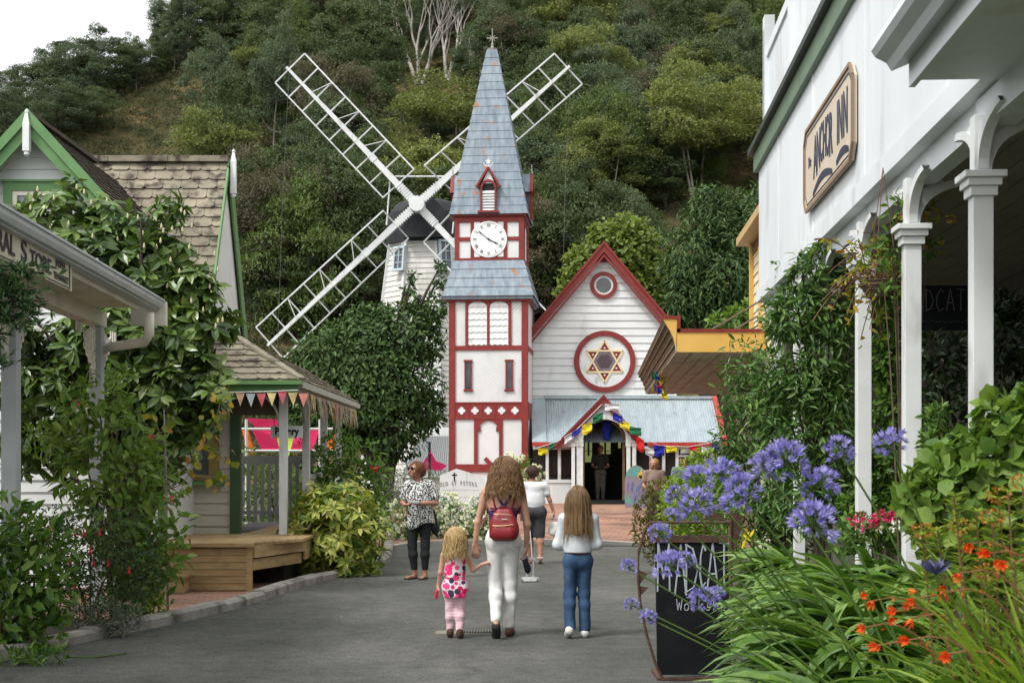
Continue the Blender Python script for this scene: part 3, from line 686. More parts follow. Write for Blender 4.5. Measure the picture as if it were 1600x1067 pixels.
# skirt roof, clock stage
def frustum_courses(mb,z0,z1,h0,h1,n,lip=.02,cy=HW):
 """square pyramid courses, each flared over the one below; cuts across each face give the sheet joints"""
 for i in range(n):
  t0,t1 = i/n,(i+1)/n+.05/n; a0 = h0+(h1-h0)*t0+lip; a1 = h0+(h1-h0)*min(t1,1)+.004; za = z0+(z1-z0)*t0; zb = z0+(z1-z0)*min(t1,1)
  V = [(sx*a0,cy+sy*a0,za)for sx,sy in((-1,-1),(1,-1),(1,1),(-1,1))]+[(sx*a1,cy+sy*a1,zb)for sx,sy in((-1,-1),(1,-1),(1,1),(-1,1))]+[(sx*(a0-lip-.01),cy+sy*(a0-lip-.01),za-.004)for sx,sy in((-1,-1),(1,-1),(1,1),(-1,1))]
  mb.add(V,[(j,(j+1)%4,4+(j+1)%4,4+j)for j in range(4)]+[(8+j,8+(j+1)%4,(j+1)%4,j)for j in range(4)])
sk = MB(); frustum_courses(sk,tz(463),tz(405),1.36,1.03,4,.022); sk.box(-1.33,1.33,HW-1.33,HW+1.33,tz(468),tz(463.5)); sk.build("skirt_roof",m_spire,TW)
MB().box(-1.27,1.27,HW-1.27,HW+1.27,tz(471),tz(467.5)).build("eave_board",m_red,TW)
cs = MB(); q = 1.03; cs.box(-q+.02,q-.02,HW-q+.02,HW+q-.02,tz(406),tz(333)); cs.build("clock_stage",m_white,TW)
cf = MB(); y0 = HW-q
for s_ in(0,1,2,3):
 a = s_*math.pi/2; ca,sa = round(math.cos(a)),round(math.sin(a))
 def rb(x0,x1,d0,d1,z0,z1):
  p0 = (x0*ca-d0*sa,x0*sa+d0*ca); p1 = (x1*ca-d1*sa,x1*sa+d1*ca)
  cf.box(min(p0[0],p1[0]),max(p0[0],p1[0]),HW+min(p0[1],p1[1]),HW+max(p0[1],p1[1]),z0,z1)
 e = .003*s_
 rb(-q-e,-q+.13,-q-e-.02,-q+.1,tz(405),tz(334)); rb(-.55,-.47,-q-.012,-q+.05,tz(404),tz(345)); rb(.47,.55,-q-.012,-q+.05,tz(404),tz(345))
 rb(-q+.13,q-.001,-q-.015,-q+.04,tz(346),tz(335)); rb(-q+.13,q-.001,-q-.016,-q+.04,tz(405.5),tz(402))
 rb(-q+.13,-.55,-q-.01,-q+.04,tz(375),tz(369)); rb(.55,q-.001,-q-.01,-q+.04,tz(375),tz(369))
cf.box(q-.13,q+.02,HW-q-.02,HW-q+.1,tz(405),tz(334))
cf.build("clock_stage_frame",m_red,TW)
ck = MB(); ccz = tz(373); ck.box(-.47,.47,y0-.006,y0+.03,ccz-.55,ccz+.55); clk = ck.build("clock_panel",m_red,TW)
fb = MB()
for sx in(-1,1):
 for sz in(-1,1):
  pts = [(sx*.44,sz*.52),(sx*.44,sz*.34),(sx*.30,sz*.46),(sx*.26,sz*.52)]
  if sx*sz>0: pts = pts[::-1]
  fb.prism([(x,y0-.016,ccz+z)for x,z in pts],(0,.012,0))
fb.build("corner_panel",m_trimwhite,clk)
m_dial = mat("dial_white",[(.74,.76,.76),(.82,.83,.83)],rough=.45,scale=2); m_dialg = mat("dial_grey",(.5,.52,.52),rough=.5)
dl = MB(); dl.lathe([(.545,0),(.545,-.035),(.5,-.045),(.0001,-.045)],(0,y0-.004,ccz),64,'y'); dlo = dl.build("dial",m_dial,clk)
rg = MB(); ringmb(rg,(0,0,ccz),.475,.487,y0-.0525,y0-.047,64); ringmb(rg,(0,0,ccz),.36,.368,y0-.0525,y0-.047,64); rg.build("chapter_ring",m_dialg,clk)
num = MB(); romans = ["XII","I","II","III","IIII","V","VI","VII","VIII","IX","X","XI"]
for h,rm in enumerate(romans):
 a = -h*math.pi/6; ex = np.array([math.cos(a),0,math.sin(a)]); ez = np.array([-math.sin(a),0,math.cos(a)]); c0 = np.array([0,y0-.0535,ccz])+ez*.42
 wd = {'I': .026,'V': .05,'X': .055}; tot = sum(wd[c]for c in rm); x = -tot/2
 for c in rm:
  xc = x+wd[c]/2; x+=wd[c]
  for(a0,a1)in{'I': [((0,-.042),(0,.042))],'V': [((-.018,.042),(0,-.042)),((.018,.042),(0,-.042))],'X': [((-.02,.042),(.02,-.042)),((.02,.042),(-.02,-.042))]}[c]:
   num.bar(c0+ex*(xc+a0[0])+ez*a0[1],c0+ex*(xc+a1[0])+ez*a1[1],.011,.004,(0,1,0))
num.build("numerals",m_black,clk)
hd = MB()
def hand(ang,L,w,y):
 a = math.radians(90-ang); d = np.array([math.cos(a),0,math.sin(a)]); nrm = np.array([-d[2],0,d[0]]); c0 = np.array([0,y,ccz])
 hd.prism([c0-d*.07+nrm*w,c0+d*L*.55+nrm*w,c0+d*L*.7+nrm*w*2.1,c0+d*L,c0+d*L*.7-nrm*w*2.1,c0+d*L*.55-nrm*w,c0-d*.07-nrm*w],(0,.006,0))
hand(118,.34,.012,y0-.072); hand(308,.43,.009,y0-.082); hd.lathe([(.03,0),(.03,-.03),(.0001,-.03)],(0,y0-.058,ccz),12,'y'); hd.build("clock_hands",m_black,clk)
# spire
sp = MB(); frustum_courses(sp,tz(334),tz(62),1.17,.15,20,.016); sp.build("spire",m_spire,TW)
MB().box(-1.12,1.12,HW-1.12,HW+1.12,tz(337),tz(334.5)).build("eave_board",m_red,TW)
sj = MB(); rj = rng(4) # standing joints of the metal sheets
for i in range(20):
 t0,t1 = i/20,(i+1)/20; h0 = 1.17+(.15-1.17)*t0; h1 = 1.17+(.15-1.17)*t1; za,zb = tz(334)+(tz(62)-tz(334))*t0,tz(334)+(tz(62)-tz(334))*t1; k = max(1,int(h0*2/.55)); off = .5*(i%2)
 for j in range(k):
  u = -1+2*(j+.5+off*.5)/(k+.5)
  if abs(u)<.95: sj.bar((u*h0,HW-h0-.018,za+.01),(u*h1,HW-h1-.006,zb-.01),.006,.006,(0,1,0))
sj.build("sheet_joints",m_spire,TW)
cap = MB(); cap.lathe([(.15,0),(.16,.06),(.06,.09),(.035,.14),(.045,.2),(.02,.24)],(0,HW,tz(62)),10); cap.box(-.016,.016,HW-.016,HW+.016,tz(62)+.2,tz(28)); cap.box(-.14,.14,HW-.014,HW+.014,tz(42.4),tz(40.6))
for dx,dz in((-.14,tz(41.5)),(.14,tz(41.5)),(0,tz(27))): cap.lathe([(.001,-.03),(.026,-.014),(.03,0),(.026,.014),(.001,.03)],(dx,HW,dz),8)
for a in range(4): cap.bar((0.02*math.cos(a*1.57+.78),HW,tz(41.5)+0.02*math.sin(a*1.57+.78)),(.12*math.cos(a*1.57+.78),HW,tz(41.5)+.12*math.sin(a*1.57+.78)),.018,.018,(0,1,0))
cap.build("cross",mat("weathered_stone",[(.20,.19,.16),(.33,.31,.27)],rough=.8,scale=10),TW)
# dormer louvres on three faces
def dormer(rot):
 Mx = Matrix.Translation((0,HW,0))@Matrix.Rotation(rot,4,'Z')
 def fin(mb,name,m,par):
  V = np.vstack(mb.v); V = np.array([Mx@Vector(v)for v in V]); mb.v = [V]; return mb.build(name,m,par)
 zb,zt = tz(330),tz(292); yf = -1.22; w = .24
 b = MB(); b.box(-w,-w+.055,yf,-.8,zb,zt); b.box(w-.055,w,yf,-.8,zb,zt); b.box(-w-.08,w+.08,yf-.04,-.8,zb-.05,zb+.01)
 pk = tz(262)
 for sx in(-1,1): b.bar((sx*.36,yf+.0,zt-.02),(sx*.0,yf+.0,pk),.10,.06,(sx*.9,0,.4))
 ringmb(b,(0,0,zt-.02),.17,.235,yf-.012,yf+.05,14,0,math.pi)
 b.bar((-w,yf+.01,zt+.01),(-w-.15,yf+.01,zt+.01),.04,.04); b.bar((w,yf+.01,zt+.01),(w+.15,yf+.01,zt+.01),.04,.04)
 d = fin(b,"dormer",m_red,TW)
 l = MB()
 for i in range(7): z = zb+.03+i*.085; l.add([(-w+.055,yf+.02,z),(w-.055,yf+.02,z),(w-.055,yf+.07,z+.075),(-w+.055,yf+.07,z+.075),(-w+.055,yf+.03,z-.008),(w-.055,yf+.03,z-.008)],[(0,1,2,3),(4,5,1,0)])
 fin(l,"louvres",m_trimwhite,d)
 k = MB(); k.box(-w+.05,w-.05,yf+.09,yf+.1,zb,zt+.1); fin(k,"recess_shade",m_black,d)  # black sheet stands in for the shade behind the louvres
 g = MB(); g.prism([(-.19,yf+.03,zt+.1),(.19,yf+.03,zt+.1),(0,yf+.03,pk-.06)],(0,.05,0)); fin(g,"gable_panel",m_trimwhite,d)
 rf = MB()
 for sx in(-1,1): rf.add([(sx*.34,yf+.05,zt+.0),(0,yf+.05,pk+.03),(0,-.45,pk+.03),(sx*.34,-.75,zt)],[(0,1,2,3)])
 for sx in(-1,1): rf.add([(sx*w,yf+.05,zb),(sx*w,yf+.05,zt),(sx*w,-.7,zt),(sx*w,-.9,zb)],[(0,1,2,3)])
 fin(rf,"dormer_roof",m_spire,d)
 st = MB(); cz = tz(253)
 for i in range(5):
  a = math.pi/2+i*2*math.pi/5; st.prism([(.13*math.cos(a),yf+.0,cz+.13*math.sin(a)),(.035*math.cos(a+.6),yf,cz+.035*math.sin(a+.6)),(.035*math.cos(a-.6),yf,cz+.035*math.sin(a-.6))],(0,.015,0))
 st.box(-.05,.05,yf-.001,yf+.012,cz-.05,cz+.05); ringmb(st,(0,0,cz),.13,.155,yf-.002,yf+.013,16,math.pi*1.08,math.pi*1.92); st.bar((0,yf+.006,cz),(0,yf+.006,pk-.03),.02,.012,(0,1,0))
 fin(st,"finial",m_trimwhite,d)
for r_a in(0,math.pi/2,-math.pi/2): dormer(r_a)
# ================================================================== CHURCH (world frame; facade Y=44, porch front Y=42)
CH = thing("church","white weatherboard church with a red-trimmed steep gable, star window and iron-roofed porch","church",(2.86,44,.45))
def cz_(py): return EYE-(py-HY)*.02
CX = 2.86; apex = cz_(392); eav = cz_(527); hwc = 2.28
fc = MB(); boards(fc,[(-hwc,.45),(hwc,.45),(hwc,eav),(0,apex),(-hwc,eav)],(CX,44,0),(1,0,0),(0,-1,0),.235,.03); fc.box(CX-hwc,CX+hwc,44.02,56,.45,eav); fc.build("wall",m_white,CH)
MB().box(CX-hwc-.02,CX-hwc+.06,43.94,44.05,cz_(620),eav).box(CX-.2,CX+.2,43.95,44.0,apex-.36,apex-.1).build("corner_board",m_red,CH)
rf = MB()
for sx in(-1,1):
 e = np.array([CX+sx*(hwc+.10),43.78,eav-.10]); p = np.array([CX,43.78,apex+.05]); n = np.array([-sx*(eav-apex),0,-(hwc)*-1])*0
 s = (p-e)/np.linalg.norm(p-e); nn = np.array([-s[2]*1,0,s[0]])if sx>0 else np.array([s[2]*-1,0,s[0]]); nn = np.array([sx*abs(s[2]),0,abs(s[0])])
 rf.add([e,p,p+(0,12.4,0),e+(0,12.4,0),e-nn*.05,p-nn*.05,p+(0,12.4,0)-nn*.05,e+(0,12.4,0)-nn*.05],[(0,1,2,3),(7,6,5,4),(0,3,7,4),(0,4,5,1)])
rf.build("roof",m_iron,CH)
bg = MB()
for sx in(-1,1):
 for(w,y_,off)in((.20,43.74,.0),(.06,43.71,-.17),(.07,43.70,.09)):
  e = np.array([CX+sx*(hwc+.16),y_,eav-.19]); p = np.array([CX+sx*.0,y_,apex+.02]); s = (p-e)/np.linalg.norm(p-e); nn = np.array([sx*abs(s[2]),0,abs(s[0])])
  e = e+nn*(off+.04); p = p+nn*(off+.04); q = [e-nn*w/2,p+np.array([0,0,-w/2/nn[2]])-nn*0,p+np.array([0,0,w/2/nn[2]]),e+nn*w/2]
  p_ = p.copy(); k = (p_[0]-CX)/s[0]if abs(s[0])>0 else 0; p_ = p_-s*k
  q = [e-nn*w/2,p_-np.array([0,0,w/2/nn[2]]),p_+np.array([0,0,w/2/nn[2]]),e+nn*w/2]
  bg.prism(q if sx<0 else q[::-1],(0,.08,0))
bg.build("bargeboard",m_red,CH)
# round window with the six-pointed star
c = (CX+.03,0,cz_(565))
rw = MB(); ringmb(rw,c,.80,.96,43.88,43.99,72); rw.lathe([(.97,0)],c)if False else None; rwo = rw.build("round_window",m_red,CH)
MB().lathe([(.81,0),(.81,-.05),(.0001,-.05)],(c[0],43.99,c[2]),64,'y').build("panel",m_trimwhite,rwo)
m_gold = mat("pale_gold",[(.60,.48,.26),(.70,.58,.36)],rough=.5,scale=4)
st = MB(); Ro = .66
for k in range(2):
 for i in range(3):
  a = math.pi/2+k*math.pi+i*2.0944; b = a+2.0944
  st.bar((c[0]+Ro*math.cos(a),43.925-k*.004,c[2]+Ro*math.sin(a)),(c[0]+Ro*math.cos(b),43.925-k*.004,c[2]+Ro*math.sin(b)),.055,.03,(0,1,0))
st.build("star_frame",m_gold,rwo)
tr = MB(); dt = MB()
for i in range(6):
 a = math.pi/2+i*math.pi/3; ri = Ro/math.sqrt(3)
 tip = np.array([math.cos(a),math.sin(a)])*(Ro-.05); l = np.array([math.cos(a-math.pi/6),math.sin(a-math.pi/6)])*ri; r2 = np.array([math.cos(a+math.pi/6),math.sin(a+math.pi/6)])*ri
 tr.prism([(c[0]+v[0],43.934,c[2]+v[1])for v in(tip,r2,l)],(0,.005,0))
 m0 = (tip+l+r2)/3; dt.lathe([(.028,0),(.028,-.008),(.0001,-.008)],(c[0]+m0[0],43.932,c[2]+m0[1]),10,'y')
tr.build("star_points",m_red,rwo); dt.build("star_dots",m_trimwhite,rwo)
hx = MB(); ri = Ro/math.sqrt(3)-.02; hx.prism([(c[0]+ri*math.cos(t),43.933,c[2]+ri*math.sin(t))for t in np.arange(6)*math.pi/3][::-1],(0,.006,0)); hx.build("pane",mat("plum_glass",[(.12,.085,.10),(.20,.15,.165)],rough=.25,spec=.6,scale=3),rwo)
t = np.linspace(0,2*math.pi,49)[:-1]; rr = .20+.035*np.abs(np.cos(3*t)); fl = MB(); fl.prism([(c[0]+a*math.cos(b),43.93,c[2]+a*math.sin(b))for a,b in zip(rr,t)][::-1],(0,.002,0)); fl.build("flower_pane",mat("plum_dark",(.06,.04,.05),rough=.2,spec=.6),rwo)
c = (CX,0,cz_(446)); sw = MB(); ringmb(sw,c,.30,.42,43.90,43.99,40); so = sw.build("small_round_window",m_red,CH)
MB().lathe([(.31,0),(.31,-.04),(.0001,-.04)],(c[0],43.99,c[2]),40,'y').build("ring",m_trimwhite,so)
t = np.linspace(0,2*math.pi,97)[:-1]; rr = .225+.02*np.abs(np.cos(8*t)); fl = MB(); fl.prism([(c[0]+a*math.cos(b),43.943,c[2]+a*math.sin(b))for a,b in zip(rr,t)][::-1],(0,.003,0)); fl.build("pane",m_glass,so)
# porch: corrugated iron roof
PX0,PX1 = (831-800)/F*42.6,(1121-800)/F*42.9; Yp = 41.9; zt_,zb_ = cz_(624),EYE-(691-HY)*Yp/F
pr = MB(); xs = np.arange(PX0+.42,PX1,.0125); n = len(xs); sn = .012*np.sin((xs-PX0)/.076*2*math.pi)
V = [(x,Yp,zb_+s_)for x,s_ in zip(xs,sn)]+[(x,43.97,zt_+s_)for x,s_ in zip(xs,sn)]; pr.add(V,[(i,i+1,n+i+1,n+i)for i in range(n-1)])
V = [(x,Yp,zb_+s_-.004)for x,s_ in zip(xs,sn)]; pr.box(PX0+.42,PX1,43.9,43.97,zt_+.02,zt_+.10)
pr.build("porch_roof",m_iron,CH)
fl = MB(); fl.add([(PX0,Yp-.02,zb_+.03),(PX0+.43,Yp-.02,zb_+.03),(PX0+.43,43.97,zt_+.05),(PX0,43.97,zt_+.05),(PX0,Yp-.02,zb_-.02),(PX0+.43,Yp-.02,zb_-.02)],[(0,1,2,3),(4,5,1,0)]); fl.build("flat_flashing",m_iron,CH)
bt = MB(); dv = np.array([0,43.97-Yp,zt_-zb_]); bt.bar((PX1+.06,Yp-.03,zb_+.02),(PX1+.06,43.97,zt_+.04),.14,.16); bt.box(PX0,CX-1.25,Yp-.09,Yp+.0,zb_-.11,zb_+.0); bt.box(CX+1.16,PX1+.13,Yp-.09,Yp,zb_-.11,zb_+.0); bt.build("porch_fascia",mat("bright_red_trim",[(.33,.03,.026),(.42,.045,.035)],rough=.45,scale=4),CH)
# gabled entrance
pw = (980-910)/F*41.5; GY = 41.45; gz = lambda py: EYE-(py-HY)*GY/F; gx = lambda px: (px-800)/F*GY
ax,az = gx(943),gz(617); fl_,fr_ = (gx(866),gz(697)),(gx(1006),gz(693))
ge = MB()
for(fx,fz),sx in((fl_,-1),(fr_,1)):
 e = np.array([fx,GY-.1,fz]); p = np.array([ax,GY-.1,az]); s = (p-e)/np.linalg.norm(p-e); nn = np.array([sx*abs(s[2]),0,abs(s[0])])
 for w,off,yy in((.17,-.085,0),(.05,-.02,-.03)):
  q = [e+nn*(off-w/2),p+np.array([0,0,(off-w/2)/nn[2]]),p+np.array([0,0,(off+w/2)/nn[2]]),e+nn*(off+w/2)]; q = [v+np.array([0,yy,0])for v in q]
  ge.prism(q if sx<0 else q[::-1],(0,.06,0))
ge.build("porch_bargeboard",m_red,CH)
gr = MB()
for(fx,fz),sx in((fl_,-1),(fr_,1)):
 e = np.array([fx,GY-.08,fz+.02]); p = np.array([ax,GY-.08,az+.02]); gr.add([e,p,p+(0,2.5,0),e+(0,2.5,0)],[(0,1,2,3)])
gr.build("porch_gable_roof",m_iron,CH)
# entrance wall with arched opening: built of columns around the arch
dx0,dx1 = gx(911),gx(979); dc = (dx0+dx1)/2; dr = (dx1-dx0)/2; zs_ = gz(688); za_ = gz(655); ez = .47
aw = MB(); n = 24
def arc_z(x):
 t = np.clip((x-dc)/dr,-1,1); return zs_+(za_-zs_)*math.sqrt(max(0,1-t*t))
xs = np.linspace(gx(880),gx(1000),61)
for a,b in zip(xs[:-1],xs[1:]):
 def top(x):
  k = (x-fl_[0])/(ax-fl_[0])if x<ax else(fr_[0]-x)/(fr_[0]-ax); return fl_[1]+(az-fl_[1])*k-.10
 def bot(x): return arc_z(x)if dx0<x<dx1 else gz(700)
 ta,tb_ = top(a),top(b)
 if dx0-.001<=a and b<=dx1+.001: ba,bb = arc_z(a),arc_z(b)
 else: ba,bb = gz(698),gz(698)
 if ta>ba and tb_>bb: aw.prism([(a,GY+.05,ba),(b,GY+.05,bb),(b,GY+.05,tb_),(a,GY+.05,ta)],(0,.1,0))
aw.build("entrance_gable",m_white,CH)
ab = MB(); nA = 26; ts = np.linspace(0,math.pi,nA)
for i in range(nA-1):
 def pt(t,k): return(dc+(dr+k)*math.cos(t),GY,zs_+(za_-zs_+k)*math.sin(t))
 ab.prism([pt(ts[i],0),pt(ts[i],.15),pt(ts[i+1],.15),pt(ts[i+1],0)],(0,.12,0))
ab.box(gx(898),gx(911),GY,GY+.12,gz(692),zs_-.0); ab.box(gx(979),gx(996),GY,GY+.12,gz(692),zs_); ab.build("door_arch",m_trimwhite,CH)
for a,b in((893,898.5),(901,911),(979,985),(988,994)):
 p_ = MB(); p_.box(gx(a),gx(b),GY+.0,GY+.11,ez,gz(692.5)); p_.box(gx(a)-.015,gx(b)+.015,GY-.02,GY+.13,gz(697),gz(693)); p_.build("porch_post",m_trimwhite,CH)
dj = MB()
for sx in(-1,1): dj.box(dc+sx*dr-.035-sx*.04,dc+sx*dr+.035-sx*.04,GY+.55,GY+.65,ez,zs_)
for i in range(nA-1):
 def pt(t,k): return(dc+(dr+k)*math.cos(t),GY+.55,zs_+(za_-zs_+k)*math.sin(t))
 dj.prism([pt(ts[i],-.06),pt(ts[i],.0),pt(ts[i+1],.0),pt(ts[i+1],-.06)],(0,.1,0))
dj.build("door_frame",mat("door_timber",[(.16,.11,.055),(.24,.17,.09)],rough=.6,scale=5),CH)
MB().box(dx0,dx1,GY+.1,GY+.9,.43,ez+.06).build("door_step",m_black,CH)
# hall behind the door, coloured dark for its shade: floor, side walls, coloured glass in the rear wall
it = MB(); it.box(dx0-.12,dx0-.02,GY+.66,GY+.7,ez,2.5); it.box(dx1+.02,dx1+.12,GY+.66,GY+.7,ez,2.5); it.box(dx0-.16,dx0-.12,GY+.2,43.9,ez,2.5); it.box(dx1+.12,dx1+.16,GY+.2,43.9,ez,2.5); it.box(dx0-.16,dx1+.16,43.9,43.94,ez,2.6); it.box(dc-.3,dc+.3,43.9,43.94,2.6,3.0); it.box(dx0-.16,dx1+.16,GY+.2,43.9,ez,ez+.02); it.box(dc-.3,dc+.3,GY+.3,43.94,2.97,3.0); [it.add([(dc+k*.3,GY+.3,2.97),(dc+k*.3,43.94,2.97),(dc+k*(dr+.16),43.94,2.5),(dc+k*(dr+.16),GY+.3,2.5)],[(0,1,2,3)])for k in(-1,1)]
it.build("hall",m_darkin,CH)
sg = MB()
m_stain = bpy.data.materials.new("stained_glass_glow"); m_stain.use_nodes = True; _b = m_stain.node_tree.nodes["Principled BSDF"]; _b.inputs["Base Color"].default_value = (.22,.25,.10,1); _b.inputs["Emission Color"].default_value = (.30,.34,.12,1); _b.inputs["Emission Strength"].default_value = .22  # emission stands in for daylight coming through the panes
m_stain2 = mat("stain_lead",(.02,.06,.07),rough=.3)
YS = 43.6
for a,b,zl,zh in((914,925,722,668),(937,954,709,664),(966,977,700,668)):
 xa,xb = (a-800)/F*YS,(b-800)/F*YS; z0,z1 = EYE-(zl-HY)*YS/F,EYE-(zh-HY)*YS/F
 sg.box(xa,xb,YS,YS+.02,z0,z1)
sgo = sg.build("coloured_glass",m_stain,CH)
ld = MB()
for px in(919.5,945.5,971.5): x = (px-800)/F*YS; ld.box(x-.03,x+.03,YS-.02,YS,EYE-(712-HY)*YS/F,EYE-(664-HY)*YS/F)
for py in(690,705): z = EYE-(py-HY)*YS/F; ld.box((913-800)/F*YS,(978-800)/F*YS,YS-.021,YS-.001,z,z+.02)
ld.build("leading",m_stain2,sgo)
# porch walls with window openings
Yw = 41.98; wz = lambda py: EYE-(py-HY)*Yw/F; wx = lambda px: (px-800)/F*Yw
for a,b in((833,895),(996,1130)):
 pwll = MB(); pwll.box(wx(a),wx(b),Yw,Yw+.08,.43,wz(750)); pwll.box(wx(a),wx(b),Yw-.03,Yw+.1,wz(754),wz(749))
 k = a
 while k<b: pwll.box(wx(k),wx(k)+.006,Yw-.006,Yw,.46,wz(755)); k+=6.2
 pwll.build("porch_wall",m_white,CH)
for px in(855,874,1017,1037,1058,1080,1102): MB().box(wx(px)-.045,wx(px)+.045,Yw-.012,Yw+.07,wz(750),wz(700)).build("mullion",m_trimwhite,CH)
for a,b in((833,895),(996,1130)): MB().box(wx(a),wx(b),Yw-.01,Yw+.07,wz(702),wz(696)).build("window_head",m_trimwhite,CH)
for a,b in((833,893),(996,1125)): MB().box(wx(a),wx(b),Yw+.6,Yw+.64,.5,wz(690)).build("screen",mat("dim_shade",[(.05,.045,.04),(.10,.095,.085)],rough=.6,scale=3),CH)  # backing sheets coloured dim for the shade inside the porch
for a,b in((860,872),(878,892)):
 pf = MB()
 for q in((a,a+2.5,742,702),(b-2.5,b,742,702),(a,b,704,701),(a,b,743,740)): pf.box(wx(q[0]),wx(q[1]),Yw+.5,Yw+.55,wz(q[2]),wz(q[3]))
 pf.build("inner_window",mat("brown_sash",(.09,.03,.02),rough=.5),CH)
# ================================================================== WINDMILL
MY = 62.0; mz = lambda py: EYE-(py-HY)*MY/F; mx_ = lambda px: (px-800)/F*MY
WM = thing("windmill","white octagonal weatherboard windmill with a black cap and four lattice sails","windmill",(mx_(662),MY+2.2,.4))
cx,cy = mx_(662),MY+2.4
def oct_ring(r,z,rot=.28): return[(cx+r*math.cos(rot+i*math.pi/4),cy+r*math.sin(rot+i*math.pi/4),z)for i in range(8)]
wb = MB(); z0,z1 = .4,mz(372); r0,r1 = 3.1,1.68; n = 46
for i in range(n):
 t0,t1 = i/n,(i+1)/n; a = oct_ring(r0+(r1-r0)*t0+.045,z0+(z1-z0)*t0); b = oct_ring(r0+(r1-r0)*t1+.005,z0+(z1-z0)*t1); d = oct_ring(r0+(r1-r0)*t0,z0+(z1-z0)*t0-.005)
 wb.add(a+b+d,[(j,(j+1)%8,8+(j+1)%8,8+j)for j in range(8)]+[(16+j,16+(j+1)%8,(j+1)%8,j)for j in range(8)])
wb.build("tower",mat("mill_white",[(.52,.515,.47),(.63,.62,.57)],rough=.6,scale=1.5,dirt=((.3,.29,.25),3,.55,.8,(1,1,.3))),WM)
cb = MB()
for i in range(8):
 a,b = oct_ring(r0+.06,z0)[i],oct_ring(r1+.06,z1)[i]; cb.bar(a,b,.12,.12)
cb.add(oct_ring(r1+.12,z1-.06)+oct_ring(r1+.12,z1+.08),[(j,(j+1)%8,8+(j+1)%8,8+j)for j in range(8)]+[tuple(range(8))[::-1],tuple(range(8,16))]); cb.build("corner_board",m_white,WM)
cp = MB(); prof = [(1.86,mz(372)),(1.88,mz(340)),(1.78,mz(322)),(1.45,mz(306)),(1.0,mz(300)),(.0001,mz(299))]
cp.lathe([(r_,z_)for r_,z_ in prof],(cx,cy,0),12); cp.prism([(cx-.9,cy-2.1,mz(368)),(cx-.9,cy-2.1,mz(325)),(cx-.4,cy-2.1,mz(306)),(cx+.4,cy-2.1,mz(306)),(cx+.9,cy-2.1,mz(325)),(cx+.9,cy-2.1,mz(368))][::-1],(0,2.0,0))
cp.build("cap",mat("cap_black",[(.010,.011,.013),(.03,.032,.036)],rough=.65,scale=2),WM)
for px,pyb,pyt,rz in((612,418,382,.62),(713,418,372,-.5)):
 w = MB(); a = -math.pi/2-rz; rr = 1.98 if px<650 else 1.95; pc = np.array([cx+rr*math.cos(a),cy+rr*math.sin(a),mz((pyb+pyt)/2)]); u = np.array([-math.sin(a),math.cos(a),0]); nn = np.array([math.cos(a),math.sin(a),0]); h = (mz(pyt)-mz(pyb))/2
 tl = np.array([-.11*math.cos(a),-.11*math.sin(a),1.0]); tl/=np.linalg.norm(tl)
 for s in(-1,1): w.obox(pc+u*s*.27,u*.045,nn*.06,tl*(h+.05))
 w.obox(pc+tl*h,u*.33,nn*.08,tl*.05); w.obox(pc-tl*h,u*.36,nn*.11,tl*.05); w.obox(pc,u*.015,nn*.04,tl*h)
 for k in(-.35,.3): w.obox(pc+tl*h*k,u*.25,nn*.035,tl*.015)
 wo = w.build("window",mat("pale_blue_trim",(.45,.55,.60),rough=.5),WM); g = MB(); g.obox(pc-nn*.02,u*.25,nn*.02,tl*h); g.build("pane",m_glass,wo)
HUB = np.array([mx_(653),MY-.6,EYE-(320-HY)*(MY-.6)/F])
def sp_(px,py,dy=0): Y = MY-.6+dy; return np.array([(px-800)/F*Y,Y,EYE-(py-HY)*Y/F])
arms = [((448,106),[(477,86),(429,128),(597,306),(648,268)]),((890,104),[(866,86),(910,130),(711,300),(664,262)]),
  ((418,540),[(401,512),(441,559),(637,370),(600,332)]),((852,532),[(878,512),(831,557),(661,376),(707,334)])]
for(tip,fr4)in arms:
 tp = sp_(*tip); d = (tp-HUB)/np.linalg.norm(tp-HUB); s = MB()
 n = 7; pts = [HUB+(tp-HUB)*t for t in(0,1)]
 V = []; side = np.cross(d,(0,1,0));
 for t,w in((0,.15),(.35,.12),(1,.055)):
  p = HUB+(tp-HUB)*t; V+=[p-side*w-np.array([0,.1,0]),p+side*w-np.array([0,.1,0]),p+side*w+np.array([0,.1,0]),p-side*w+np.array([0,.1,0])]
 s.add(V,[(i*4+j,i*4+(j+1)%4,(i+1)*4+(j+1)%4,(i+1)*4+j)for i in range(2)for j in range(4)]+[(0,1,2,3),(8,9,10,11)]); so = s.build("sail",m_trimwhite,WM)
 f = MB(); A,B,Cq,D = [sp_(*q)for q in fr4] # outer a, outer b, inner b, inner a
 tw = .18
 A,D = A+np.array([0,-tw,0]),D+np.array([0,-tw*2.4,0]); B,Cq = B+np.array([0,tw,0]),Cq+np.array([0,tw*2.4,0])
 f.bar(A,D,.062,.05,(0,1,0)); f.bar(B,Cq,.062,.05,(0,1,0))
 for i in range(9): f.bar(A+(D-A)*i/8,B+(Cq-B)*i/8,.06,.05,(0,1,0))
 for i in(2,4,6): f.bar(A+(D-A)*i/8+np.array([0,.0,0]),HUB+(tp-HUB)*(1-(i/8*.78)+.0)+np.array([0,-.3,0]),.03,.03,(0,1,0))
 f.build("lattice",m_trimwhite,so)
 bb = MB(); rb_ = rng(3)
 for t in np.linspace(.03,.14,9): bb.obox(HUB+(tp-HUB)*t,d*.03,side*(.18),np.array([0,.13,0]))
 bb.obox(HUB+(tp-HUB)*.34,d*.16,side*.15,np.array([0,.12,0])); bb.build("clamp",m_trimwhite,so)
h = MB(); h.lathe([(.34,-.32),(.36,.2),(.2,.5),(.18,2.0)],tuple(HUB),12,'y'); h.build("hub",m_trimwhite,WM)
